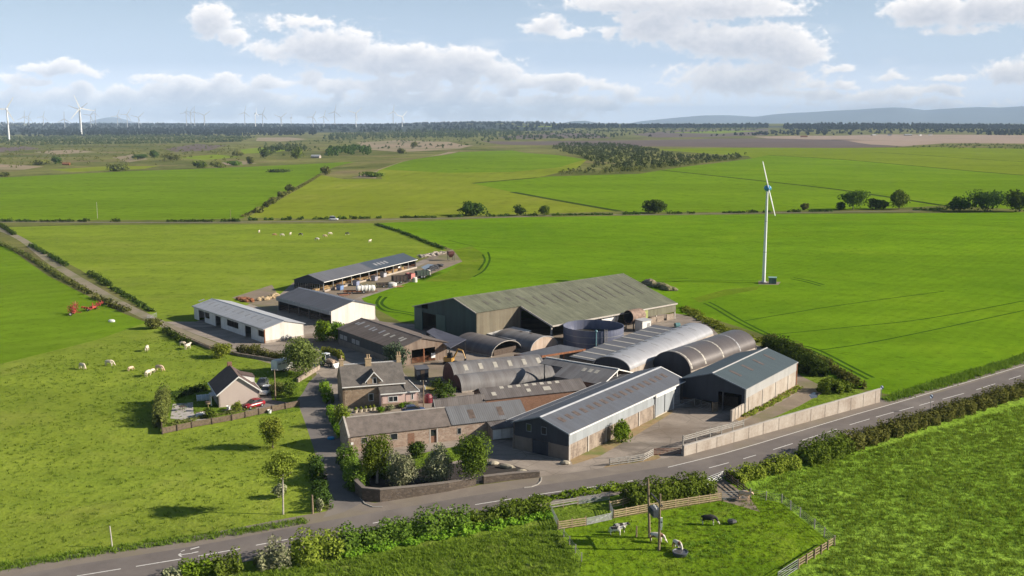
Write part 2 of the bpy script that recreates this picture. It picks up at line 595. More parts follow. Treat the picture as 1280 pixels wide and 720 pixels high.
region('field', 'crop_far_pale', [(940, 198), (935, 195), (815, 187), (860, 185.5), (960, 184.5), (1280, 186), (1700, 190), (1700, 250), (1280, 219), (1140, 207), (960, 194)])
region('forest_floor', 'forest_floor', [(-500, 169), (60, 168), (320, 166), (560, 165), (705, 163), (705, 157.2), (560, 155.2), (300, 156.5), (-500, 158)])
region('forest_floor', 'forest_floor', [(690, 160), (960, 159.6), (1180, 160.5), (1700, 159.5), (1700, 157), (980, 157.6), (690, 157.6)])
region('scrubland', 'moor', [(674, 221), (800, 217.2), (930, 199.5), (936, 195), (860, 196), (800, 184), (690, 181.5), (640, 186), (730, 199), (742, 206), (722, 214)])
region('ploughed_field', 'plough', [(600, 176), (640, 177), (820, 175), (960, 173), (1060, 176), (1130, 183.5), (960, 184.5), (860, 183.4), (640, 181)])
region('ploughed_field', 'seedbed', [(940, 170.8), (1100, 168), (1280, 169), (1700, 170), (1700, 181), (1280, 179.5), (1180, 179), (1130, 183), (1060, 176), (960, 173)])
region('heath', 'heath_tan', [(445, 178), (500, 175), (560, 177), (592, 182), (575, 186), (500, 190), (462, 187)])
region('heath', 'heath_tan', [(322, 172), (360, 171.5), (384, 174), (350, 177), (320, 176)])
region('heath', 'plough', [(650, 173), (690, 166), (745, 167), (765, 173)])
region('heath', 'plough', [(790, 168), (850, 162.5), (960, 161), (960, 169), (820, 172)])
region('heath', 'heath_tan', [(440, 222), (470, 214), (520, 198), (575, 189), (600, 188), (560, 190), (500, 203), (472, 212), (470, 223)])
region('heath', 'heath_tan', [(140, 197), (165, 193), (185, 199), (160, 203)])
region('heath', 'heath_tan', [(-60, 206), (0, 205), (55, 208), (30, 212), (-60, 212)])
for mt, px in (('plough', [(205, 186), (245, 180), (285, 182), (262, 188), (220, 190)]), ('pasture_far', [(300, 187), (345, 183), (372, 186), (340, 191), (305, 192)]), ('heath_tan', [(40, 190), (90, 187), (120, 190), (70, 193)]), ('plough', [(-40, 187), (30, 183), (55, 186), (0, 190)]),
               ('silage_far', [(60, 212), (130, 208), (200, 207), (180, 211), (90, 215)]), ('pasture_far', [(220, 197), (270, 193), (300, 196), (255, 200)]), ('heath_tan', [(270, 204), (300, 201), (322, 204), (290, 207)]), ('plough', [(620, 172), (660, 168), (700, 170), (660, 174)]), ('pasture_far', [(830, 166), (900, 163), (960, 163.5), (900, 167)]), ('silage_far', [(640, 157.6), (700, 157.4), (720, 158.6), (660, 159)])):
    region('heath', mt, px)
region('pasture', 'pasture_far', [(8, 284), (100, 281.5), (300, 280), (465, 279), (500, 288), (540, 301), (558, 313), (515, 324), (385, 352), (350, 368), (245, 402), (205, 402), (188, 393), (100, 337), (30, 301)])
region('crop_field', 'crop', [(470, 279), (560, 275), (640, 272), (800, 269.5), (1000, 267.5), (1280, 265), (1700, 263), (1700, 400), (1280, 449), (1190, 474), (1120, 495), (1050, 480), (960, 420), (880, 395), (845, 392), (838, 376), (780, 388), (700, 396), (600, 400), (530, 404), (500, 402), (470, 386), (450, 372), (520, 350), (578, 327), (566, 312), (530, 298)])
region('mown_field', 'mown', [(-500, 292), (0, 302), (60, 345), (150, 390), (183, 403), (170, 412), (120, 425), (60, 440), (0, 455), (-500, 540)])
region('rough_pasture', 'pasture', [(-500, 540), (0, 455), (60, 440), (120, 425), (183, 403), (215, 412), (262, 434), (310, 447), (372, 462), (385, 490), (378, 515), (392, 560), (408, 642), (280, 669), (140, 689), (0, 711), (-500, 800)])
region('tall_grass_field', 'tall_grass', [(900, 595), (985, 572), (1060, 550), (1100, 540), (1280, 484), (1700, 360), (1700, 1000), (1000, 1000), (978, 724), (1043, 682), (977, 629), (938, 613)])
region('paddock', 'paddock', [(697, 662), (732, 657), (767, 648), (901, 626), (938, 614), (977, 629), (1043, 682), (978, 724), (985, 1000), (690, 1000), (727, 702)])
region('verge', 'verge_grass', [(-500, 840), (200, 722), (300, 700), (450, 668), (560, 645), (690, 622), (760, 606), (880, 588), (920, 590), (938, 614), (767, 648), (697, 662), (727, 702), (690, 1000), (-500, 1100)])
region('garden', 'verge_grass', [(198, 537), (206, 500), (262, 476), (330, 462), (380, 462), (398, 480), (374, 514)])
region('farmyard', 'yard', [(205, 402), (245, 402), (350, 368), (368, 352), (400, 362), (515, 330), (545, 318), (566, 312), (578, 327), (520, 350), (452, 373), (475, 402), (500, 404), (530, 406), (600, 402), (700, 398), (846, 392), (880, 400), (900, 420), (962, 436), (1000, 470), (1022, 492), (960, 520), (905, 545), (853, 572), (760, 590), (690, 600), (640, 590), (590, 605), (470, 620), (430, 580), (412, 520), (398, 470), (380, 447), (300, 438), (245, 418)])
region('farmyard', 'yard_dirt', [(498, 452), (545, 446), (560, 470), (520, 478), (506, 468)])
region('farmyard', 'yard_dirt', [(400, 366), (515, 337), (545, 322), (566, 312), (578, 327), (520, 350), (470, 364), (430, 378)])
region('farmyard', 'yard_dirt', [(290, 372), (340, 356), (350, 372), (346, 392), (330, 386)])
region('verge', 'straw_verge', [(716, 581), (712, 574), (770, 545), (838, 511), (842, 515), (800, 541), (750, 570)])
region('verge', 'straw_verge', [(752, 586), (764, 578), (806, 573), (822, 568), (826, 572), (800, 583), (762, 590)])
region('verge', 'straw_verge', [(918, 523), (934, 518), (998, 479), (1002, 487), (960, 510), (925, 527)])
region('verge', 'verge_grass', [(905, 545), (960, 520), (1022, 492), (1000, 468), (965, 430), (1052, 478), (1100, 497), (1100, 503), (1000, 530), (853, 571), (860, 562)])
region('yard_track', 'yard_dirt', [(880, 548), (935, 524), (985, 498), (1004, 486), (996, 478), (985, 462), (1022, 480), (1030, 490), (1000, 507), (940, 534), (900, 552)])
region('puddle', 'puddle', [(1011, 494), (1017, 490), (1024, 492), (1021, 497), (1014, 498)])
region('puddle', 'puddle', [(526, 334), (535, 330), (546, 331), (541, 335), (531, 337)])
region('garden', 'verge_grass', [(438, 580), (452, 584), (530, 566), (590, 554), (600, 562), (588, 572), (545, 582), (500, 592), (450, 602), (436, 590)])
region('gateway', 'yard_dirt', [(884, 607), (904, 598), (912, 604), (938, 623), (950, 640), (930, 634), (902, 626)])
region('garden_bed', 'soil_bed', [(452, 620), (446, 600), (452, 588), (500, 590), (560, 580), (612, 577), (640, 581), (662, 588), (640, 597), (600, 603), (560, 612), (474, 625)])
region('patio', 'patio', [(213, 523), (216, 505), (241, 503), (242, 517), (262, 524), (240, 526)])
region('driveway', 'tarmac_lane', [(276, 513), (324, 502), (328, 480), (336, 478), (340, 500), (360, 503), (378, 500), (384, 508), (345, 506), (320, 514)])
M['crop_dark'] = grass_mat('crop_dark', (0.03, 0.075, 0.009), (0.05, 0.11, 0.012), (0.08, 0.14, 0.02), big=0.05, mid=0.3, fine=1.3, bump=0.5, bdist=0.2)
M['crop_thin'] = grass_mat('crop_thin', (0.105, 0.175, 0.012), (0.175, 0.245, 0.018), (0.24, 0.24, 0.05), big=0.05, mid=0.3, fine=1.3, bump=0.5, bdist=0.2, dryamt=0.6)
region('headland', 'crop_thin', [(866, 373), (905, 362), (950, 357.5), (946, 362), (905, 370), (874, 378)])
region('headland', 'crop_thin', [(566, 312), (590, 308), (606, 318), (604, 338), (585, 350), (552, 352), (530, 352), (560, 340), (578, 327)])
for lnpx, w_ in ([((610, 315), (612, 325), (605, 338), (592, 346)), .8], [((603, 318), (606, 326), (598, 338)), .8], [((476, 370), (471, 379), (480, 388), (500, 391), (518, 394.5)), .9], [((483, 371), (477, 379), (487, 386), (505, 389.5), (518, 391.5)), .9],
                 [((880, 379), (892, 385), (921, 402), (957, 419.6), (985, 430), (1016, 438.6), (1060, 461), (1085, 474)), .8], [((886, 377.5), (899, 384), (928, 401), (962, 418), (990, 429), (1022, 437), (1066, 459), (1092, 472)), .8],
                 [((931, 401), (990, 391), (1060, 380), (1180, 364)), .6], [((958, 419), (1060, 409), (1160, 398), (1280, 376)), .6], [((1022, 438), (1110, 424), (1280, 388)), .6], [((992, 347), (1010, 350.5), (1030, 356)), .9], [((988, 348.5), (1006, 352), (1026, 357.5)), .9],
                 [((840, 352), (880, 350), (950, 351)), .7], [((700, 345), (740, 347), (800, 349), (860, 348)), .6], [((560, 300), (600, 309), (640, 309)), .6]):
    _s, tp = strip_pts(list(lnpx), w_)
    region('wheel_track', 'crop_dark', pts=tp)
_s, tp = strip_pts([(-220, 240), (-60, 266), (0, 287), (30, 301), (62, 326), (105, 353), (150, 379), (188, 398), (235, 419), (275, 434), (330, 448), (378, 463)], 3.4)
region('farm_track', 'track', pts=tp)
_s, tp = strip_pts([(-300, 279), (0, 277.5), (200, 278), (400, 276.5), (520, 273.5), (640, 271), (700, 269), (830, 267.8), (1000, 265.5), (1150, 263.5)], 3.0)
region('far_lane', 'asphalt', pts=tp)
for lnpx in ([(640, 240), (700, 251), (775, 264)], [(826, 212.5), (960, 227), (1055, 238), (1180, 257)], [(960, 194), (1140, 207), (1280, 219)], [(1085, 190), (1180, 196), (1280, 202)], [(590, 229), (672, 222)]):
    _s, tp = strip_pts(lnpx, 6.0)
    region('ditch', 'ditch', pts=tp)
ROAD_PX = [(-300, 792), (-60, 748), (96, 720), (151, 711), (226, 699), (300, 685.5), (400, 665.5), (500, 647.5), (600, 629.8), (684, 616.5), (742, 608.6), (800, 599), (850, 591), (899, 581.5), (979, 558), (1014, 546.5), (1076, 526.8), (1142, 509), (1205, 491.8), (1280, 468.5), (1400, 430), (1600, 372)]
ROAD_C, tp = strip_pts(ROAD_PX, 10.5, 1.2)
region('lay_by', 'layby', pts=tp)
ROAD_C, tp = strip_pts(ROAD_PX, 6.4)
region('lay_by', 'layby', [(404, 646), (425, 632), (428, 618), (446, 616), (456, 626), (474, 630), (560, 617), (600, 606), (676, 598), (690, 600), (760, 590), (853, 572), (880, 572), (850, 585), (742, 602), (600, 624), (470, 645)])
region('lane', 'tarmac_lane', [(371, 500), (378, 492), (386, 478), (398, 466), (404, 474), (406, 490), (409, 503), (420, 535), (430, 565), (436, 590), (446, 614), (453, 628), (430, 640), (404, 647), (412, 634), (406, 600), (392, 560), (382, 530)])
region('road', 'asphalt', pts=tp)


def build_ground():
    vs = []
    ys = []
    y = 18.0
    while y < 34000:
        ys.append(y)
        y *= 1.085 if y < 250 else 1.045
    for i, y in enumerate(ys):
        for k in range(-24, 25):
            a = (k + (0.5 if i % 2 else 0.0)) * 0.045
            vs.append((a * y, y))
    vs += [(-90000, -4000), (90000, -4000), (90000, 36000), (-90000, 36000), (0, -1000), (-3000, 300), (3000, 300), (-30000, 20000), (30000, 20000), (0, 36000)]
    faces = []
    for name, mat, pts in REG:
        n = len(vs)
        vs += [tuple(p) for p in pts]
        faces.append(list(range(n, n + len(pts))))
    res = geometry.delaunay_2d_cdt([Vector(p) for p in vs], [], faces, 0, 1e-4)
    ov, oe, of, _a, _b, orig = res
    # which region each face lies in: the last one drawn over its centre
    cen = np.array([[sum(ov[i].x for i in f) / len(f), sum(ov[i].y for i in f) / len(f)] for f in of])
    own = np.full(len(of), -1)
    for k, (_n, _m, pts) in enumerate(REG):
        q = np.array([tuple(p) for p in pts])
        lo, hi = q.min(0), q.max(0)
        sel = np.where((cen[:, 0] >= lo[0]) & (cen[:, 0] <= hi[0]) & (cen[:, 1] >= lo[1]) & (cen[:, 1] <= hi[1]))[0]
        if not len(sel):
            continue
        x, y = cen[sel, 0], cen[sel, 1]
        ins = np.zeros(len(sel), bool)
        for i in range(len(q)):
            (x0, y0), (x1, y1) = q[i - 1], q[i]
            if y0 == y1:
                continue
            ins ^= ((y0 > y) != (y1 > y)) & (x < (x1 - x0) * (y - y0) / (y1 - y0) + x0)
        own[sel[ins]] = k
    groups = {}
    for f, k in zip(of, own):
        groups.setdefault(int(k), []).append(f)
    zs = [hgt(p.x, p.y) for p in ov]
    for gi, fl in groups.items():
        name, mat = ('ground', 'moor') if gi < 0 else REG[gi][:2]
        idx = {}
        v2, f2 = [], []
        for f in fl:
            ff = []
            for i in f:
                if i not in idx:
                    idx[i] = len(v2)
                    v2.append((ov[i].x, ov[i].y, zs[i]))
                ff.append(idx[i])
            a, b, c = (Vector(v2[q]) for q in ff[:3])
            if (b - a).cross(c - a).z < 0:
                ff.reverse()
            f2.append(ff)
        me = bpy.data.meshes.new(name)
        me.from_pydata(v2, [], f2)
        me.materials.append(M[mat])
        me.polygons.foreach_set('use_smooth', [True] * len(me.polygons))
        tag(link(bpy.data.objects.new(name, me)), kind='structure')


build_ground()

# painted markings, sheets 4 mm above the road
mk = MB()


def paint(a, b, w):
    a = Vector(a)
    b = Vector(b)
    d = (b - a).normalized()
    n = Vector((-d.y, d.x, 0)) * w / 2
    q = [a - n, b - n, b + n, a + n]
    mk.add([(p.x, p.y, 0.004) for p in q], [(0, 1, 2, 3)])


for a, b in [((96, 720), (151, 711)), ((170, 708), (226, 698.7)), ((248, 695), (300, 685.8)), ((320, 681.5), (368, 672.5)), ((423, 661), (432, 659.3)), ((466, 654), (476, 652)), ((556, 637.5), (571, 634.8)), ((594, 630.8), (640, 623.3)), ((661.5, 619.8), (706, 613.2)), ((726, 610.7), (757.5, 606.4)), ((780, 602.6), (791, 600.7)), ((886.5, 584.8), (911, 578.3)), ((929, 573.5), (945, 568.8)), ((966.5, 562), (991, 554.3)), ((1002.5, 550.4), (1025, 543.2)), ((1034, 540.2), (1046, 536.3)), ((1062, 531), (1087, 523.6)), ((1095, 521.3), (1117, 515.2)), ((1124, 513.6), (1142, 508.8)), ((1149, 506.8), (1167, 501.8)), ((1178, 499), (1205, 491.6)), ((1220, 487.3), (1244, 479.6)), ((1261, 474.2), (1276, 469.6)), ((1300, 462), (1320, 455.6))]:
    paint(gp(*a), gp(*b), 0.16)
# solid edge line by the long wall
edge = [(835, 584), (870, 575.5), (904, 567), (950, 553.8), (1020, 532.7), (1070, 517.8), (1120, 503.6), (1180, 485.9), (1230, 471.6), (1280, 456.8), (1400, 420)]
for a, b in zip(edge[:-1], edge[1:]):
    paint(gp(*a), gp(*b), 0.16)
# worn turn arrow on the west-bound half
for a, b, w in [((238, 686.6), (249, 683.6), 0.22), ((226, 689.5), (231, 687.5), 0.12), ((223, 693.8), (241, 691.4), 0.13), ((240, 691.2), (248, 689.6), 0.2), ((223.4, 693.6), (227, 695.6), 0.2), ((223.5, 693.4), (226, 691.8), 0.2)]:
    paint(gp(*a), gp(*b), w)
tag(mk.build('road_markings', M['white_line']), kind='structure')
# dark repair patches and the kerb stones at the two bell mouths
kb = MB()
for px in ([(677, 597), (676, 602), (672, 606), (664, 609), (655, 610)], [(446, 612), (450, 622), (456, 630), (466, 634), (478, 634)]):
    w = [gp(*p) for p in px]
    for a, b in zip(w[:-1], w[1:]):
        d = (b - a).normalized()
        n = Vector((-d.y, d.x, 0))
        kb.obox((a + b) / 2, d, n, (b - a).length / 2, 0.07, -0.02, 0.11)
tag(kb.build('kerb', grime_mat('kerb_stone', (0.4, 0.38, 0.35), (0.25, 0.23, 0.2))), kind='structure')

# ------------------------------------------------------------------ building materials
M['white_sheet'] = sheet_mat('white_sheet', (0.66, 0.65, 0.63), (0.42, 0.37, 0.31), 0.3, 0, 0.6, 0.35, 0.06)
M['white_sheet_y'] = sheet_mat('white_sheet_y', (0.66, 0.63, 0.58), (0.45, 0.4, 0.34), 0.3, 1, 0.6, 0.5, 0.07)
M['pale_roof'] = sheet_mat('pale_roof', (0.4, 0.415, 0.44), (0.29, 0.28, 0.275), 0.3, 0, 0.5, 0.5, 0.05)
M['slate_grey_roof'] = sheet_mat('slate_grey_roof', (0.115, 0.12, 0.138), (0.08, 0.078, 0.082), 0.3, 0, 0.6, 0.5, 0.07)
M['steel_blue_roof'] = sheet_mat('steel_blue_roof', (0.062, 0.078, 0.1), (0.05, 0.06, 0.075), 0.3, 0, 0.5, 0.5, 0.06)
M['blue_fascia'] = plain('blue_fascia', (0.16, 0.19, 0.225), 0.5)
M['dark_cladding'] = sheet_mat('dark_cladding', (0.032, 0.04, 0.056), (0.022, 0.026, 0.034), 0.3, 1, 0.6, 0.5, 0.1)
M['dark_cladding_x'] = sheet_mat('dark_cladding_x', (0.045, 0.05, 0.06), (0.03, 0.032, 0.038), 0.3, 0, 0.6, 0.5, 0.1)
M['brown_roof'] = sheet_mat('brown_roof', (0.155, 0.128, 0.112), (0.085, 0.066, 0.058), 0.35, 0, 0.85, 0.9, 0.1)
M['brown_cladding'] = sheet_mat('brown_cladding', (0.215, 0.165, 0.13), (0.13, 0.085, 0.06), 0.4, 1, 0.8, 0.9, 0.14)
M['green_roof'] = sheet_mat('green_roof', (0.15, 0.158, 0.108), (0.075, 0.078, 0.056), 0.4, 0, 0.85, 0.85, 0.1, sheetw=1.3)
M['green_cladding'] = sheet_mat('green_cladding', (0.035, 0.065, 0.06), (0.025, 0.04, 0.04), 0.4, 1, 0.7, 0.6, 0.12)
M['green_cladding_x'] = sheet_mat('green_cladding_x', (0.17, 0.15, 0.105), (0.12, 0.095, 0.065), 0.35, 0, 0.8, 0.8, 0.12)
M['olive_cladding_x'] = sheet_mat('olive_cladding_x', (0.17, 0.165, 0.115), (0.1, 0.09, 0.06), 0.35, 0, 0.8, 0.8, 0.1)
M['green_door'] = sheet_mat('green_door', (0.06, 0.115, 0.1), (0.04, 0.07, 0.06), 0.3, 0, 0.6, 0.6, 0.05)
M['barn_roof'] = sheet_mat('barn_roof', (0.11, 0.12, 0.142), (0.075, 0.07, 0.07), 0.3, 0, 0.55, 0.5, 0.05)
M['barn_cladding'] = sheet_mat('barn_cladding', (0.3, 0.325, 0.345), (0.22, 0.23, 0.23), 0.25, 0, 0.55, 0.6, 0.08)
M['teal_roof'] = sheet_mat('teal_roof', (0.066, 0.09, 0.1), (0.055, 0.07, 0.076), 0.3, 0, 0.55, 0.5, 0.05)
M['pale_cladding'] = sheet_mat('pale_cladding', (0.36, 0.36, 0.36), (0.33, 0.31, 0.29), 0.3, 0, 0.55, 0.5, 0.06)
M['concrete_panel'] = grime_mat('concrete_panel', (0.34, 0.28, 0.225), (0.13, 0.1, 0.08), 0.9, amt=1.0, fine=3.0)
M['concrete_pale'] = grime_mat('concrete_pale', (0.43, 0.385, 0.335), (0.24, 0.19, 0.15), 0.35, amt=0.9, fine=2.5)
M['concrete_dark'] = grime_mat('concrete_dark', (0.22, 0.19, 0.165), (0.13, 0.11, 0.095), 0.6)
M['concrete_post'] = grime_mat('concrete_post', (0.47, 0.44, 0.4), (0.33, 0.29, 0.25), 0.8)
M['galv'] = plain('galv', (0.33, 0.34, 0.34), 0.45, 0.4, 0.15, 1.0)
M['steel_dark'] = plain('steel_dark', (0.06, 0.06, 0.065), 0.6)
M['white_paint'] = plain('white_paint', (0.74, 0.73, 0.7), 0.55, var=0.06)
M['rust'] = plain('rust', (0.25, 0.1, 0.045), 0.85, var=0.25, scale=2.0)
M['red_oxide'] = plain('red_oxide', (0.13, 0.045, 0.04), 0.7, var=0.2)
M['vault_grey'] = sheet_mat('vault_grey', (0.19, 0.185, 0.185), (0.12, 0.105, 0.1), 0.3, 0, 0.5, 0.8, 0.1)
M['vault_dark'] = sheet_mat('vault_dark', (0.15, 0.14, 0.14), (0.1, 0.085, 0.08), 0.3, 0, 0.5, 0.8, 0.1)
M['vault_bright'] = sheet_mat('vault_bright', (0.36, 0.365, 0.385), (0.28, 0.27, 0.28), 0.35, 0, 0.4, 0.5, 0.05, metal=0.15)
M['vault_bronze'] = sheet_mat('vault_bronze', (0.12, 0.105, 0.1), (0.09, 0.075, 0.07), 0.35, 0, 0.36, 0.5, 0.06, metal=0.15)
M['rust_end'] = sheet_mat('rust_end', (0.42, 0.34, 0.28), (0.3, 0.2, 0.14), 0.35, 1, 0.7, 0.9, 0.1)
M['old_grey_roof'] = sheet_mat('old_grey_roof', (0.135, 0.122, 0.118), (0.085, 0.072, 0.068), 0.35, 0, 0.8, 0.9, 0.1)
M['blue_dark_roof'] = sheet_mat('blue_dark_roof', (0.085, 0.09, 0.12), (0.06, 0.06, 0.08), 0.35, 1, 0.7, 0.6, 0.1)
M['slate'] = grime_mat('slate', (0.165, 0.148, 0.132), (0.075, 0.068, 0.064), 0.9, 0.85, amt=0.85, fine=5.0)
M['steading_slate'] = grime_mat('steading_slate', (0.185, 0.155, 0.138), (0.09, 0.077, 0.068), 0.8, 0.9, amt=0.8, fine=3.5)
M['steel_roof_x'] = sheet_mat('steel_roof_x', (0.145, 0.15, 0.16), (0.115, 0.11, 0.11), 0.35, 0, 0.6, 0.7, 0.08, bump=0.15)
M['sandstone'] = stone_mat('sandstone', (0.24, 0.17, 0.115), (0.34, 0.255, 0.18), (0.3, 0.26, 0.2), 0.55)
M['steading_stone'] = stone_mat('steading_stone', (0.27, 0.19, 0.145), (0.4, 0.31, 0.245), (0.36, 0.3, 0.25), 0.5)
M['garden_stone'] = stone_mat('garden_stone', (0.085, 0.068, 0.055), (0.14, 0.112, 0.09), (0.065, 0.055, 0.045), 0.4)
M['pink_render'] = plain('pink_render', (0.66, 0.48, 0.43), 0.85, var=0.06)
M['buff_render'] = grime_mat('buff_render', (0.5, 0.42, 0.375), (0.43, 0.36, 0.32), 0.6, amt=0.6)
M['brick'] = stone_mat('brick', (0.19, 0.105, 0.07), (0.26, 0.145, 0.095), (0.22, 0.165, 0.13), 0.22)
M['tile_brown'] = grime_mat('tile_brown', (0.125, 0.088, 0.076), (0.08, 0.056, 0.05), 1.2, 0.85, vert=False, fine=4.0)
M['chimney_buff'] = stone_mat('chimney_buff', (0.38, 0.28, 0.17), (0.46, 0.35, 0.22), (0.3, 0.22, 0.15), 0.35)
M['rooflight_pale'] = plain('rooflight_pale', (0.42, 0.395, 0.34), 0.4, var=0.1)
M['rooflight_dim'] = plain('rooflight_dim', (0.3, 0.3, 0.31), 0.45, var=0.12)
M['rooflight_brown'] = plain('rooflight_brown', (0.125, 0.095, 0.08), 0.5, var=0.18)
M['rooflight_dark'] = plain('rooflight_dark', (0.115, 0.11, 0.085), 0.6, var=0.15)
M['glass'] = glass_mat('glass')
M['wood'] = plain('wood', (0.27, 0.2, 0.13), 0.85, var=0.2, scale=3)
M['wood_pale'] = plain('wood_pale', (0.42, 0.32, 0.19), 0.85, var=0.18, scale=3)
M['wood_dark'] = plain('wood_dark', (0.09, 0.065, 0.05), 0.85, var=0.2, scale=3)
M['wood_brown'] = plain('wood_brown', (0.15, 0.11, 0.075), 0.85, var=0.2, scale=3)
M['wood_grey'] = plain('wood_grey', (0.33, 0.31, 0.28), 0.85, var=0.18, scale=3)
M['straw'] = soil_mat('straw', (0.4, 0.28, 0.13), (0.3, 0.2, 0.1), (0.22, 0.15, 0.08), scale=1.0)
M['blue_steel'] = sheet_mat('blue_steel', (0.135, 0.15, 0.22), (0.19, 0.195, 0.235), 1.4, 0, 0.35, 0.5, 0.05, metal=0.2, bump=0.05)


# ------------------------------------------------------------------ building helpers (local frame: x along the ridge, y across, front at y = 0)
def wall_mb(p0, p1, z0, top, openings=(), th=0.2, mb=None):
    """upright wall from p0 to p1, its outer face on that line and thickness to the left; top = height or [(d, z), ...]"""
    mb = mb or MB()
    p0 = Vector((p0[0], p0[1], 0))
    p1 = Vector((p1[0], p1[1], 0))
    L = (p1 - p0).length
    d = (p1 - p0) / L
    n = Vector((-d.y, d.x, 0)) * th
    prof = top if isinstance(top, (list, tuple)) else [(0, top), (L, top)]

    def tz(x):
        for (a, za), (b, zb) in zip(prof[:-1], prof[1:]):
            if x <= b + 1e-6:
                return za + (zb - za) * (x - a) / max(1e-9, b - a)
        return prof[-1][1]
    xs = sorted({0.0, L} | {a for a, _ in prof} | {min(L, max(0, q)) for o in openings for q in o[:2]})
    for a, b in zip(xs[:-1], xs[1:]):
        if b - a < 1e-4:
            continue
        m = 0.5 * (a + b)
        segs = sorted([(o[2], o[3]) for o in openings if o[0] < m < o[1]])
        z = z0
        pieces = []
        for s0, s1 in segs:
            if s0 > z + 1e-3:
                pieces.append((z, s0, None))
            z = max(z, s1)
        if z < min(tz(a), tz(b)) - 1e-3:
            pieces.append((z, None, None))
        for lo, hi, _ in pieces:
            A, B = p0 + d * a, p0 + d * b
            ha = hi if hi is not None else tz(a)
            hb = hi if hi is not None else tz(b)
            mb.hexa([(A.x, A.y, lo), (B.x, B.y, lo), (B.x + n.x, B.y + n.y, lo), (A.x + n.x, A.y + n.y, lo),
                     (A.x, A.y, ha), (B.x, B.y, hb), (B.x + n.x, B.y + n.y, hb), (A.x + n.x, A.y + n.y, ha)])
    return mb


def on_wall(p0, p1, d, z, out=0.0):
    p0 = Vector((p0[0], p0[1], 0))
    p1 = Vector((p1[0], p1[1], 0))
    u = (p1 - p0).normalized()
    n = Vector((-u.y, u.x, 0))
    q = p0 + u * d - n * out
    return Vector((q.x, q.y, z))


def wall_box(mb, p0, p1, d0, d1, z0, z1, out0, out1):
    a, b = on_wall(p0, p1, d0, 0, out1), on_wall(p0, p1, d1, 0, out1)
    c, e = on_wall(p0, p1, d1, 0, out0), on_wall(p0, p1, d0, 0, out0)
    return mb.hexa([(a.x, a.y, z0), (b.x, b.y, z0), (c.x, c.y, z0), (e.x, e.y, z0), (a.x, a.y, z1), (b.x, b.y, z1), (c.x, c.y, z1), (e.x, e.y, z1)])


def window(root, p0, p1, d0, d1, z0, z1, frame='white_paint', glass='glass', bars=1, name='window', inset=0.06):
    f = MB()
    w = 0.09
    wall_box(f, p0, p1, d0, d1, z0, z0 + w, -inset, 0.05)
    wall_box(f, p0, p1, d0, d1, z1 - w, z1, -inset, 0.04)
    wall_box(f, p0, p1, d0, d0 + w, z0 + w, z1 - w, -inset, 0.04)
    wall_box(f, p0, p1, d1 - w, d1, z0 + w, z1 - w, -inset, 0.04)
    for k in range(bars):
        c = d0 + (d1 - d0) * (k + 1) / (bars + 1)
        wall_box(f, p0, p1, c - 0.04, c + 0.04, z0 + w, z1 - w, -inset, 0.03)
    o = f.build(name, M[frame], root)
    g = MB()
    wall_box(g, p0, p1, d0 + w * 0.5, d1 - w * 0.5, z0 + w * 0.5, z1 - w * 0.5, -inset - 0.03, -inset + 0.02)
    g.build('pane', M[glass], o)
    return o


def panel(root, name, mat, p0, p1, d0, d1, z0, z1, out0=0.0, out1=0.06, label=None):
    m = MB()
    wall_box(m, p0, p1, d0, d1, z0, z1, out0, out1)
    return m.build(name, M[mat] if isinstance(mat, str) else mat, root, label=label)


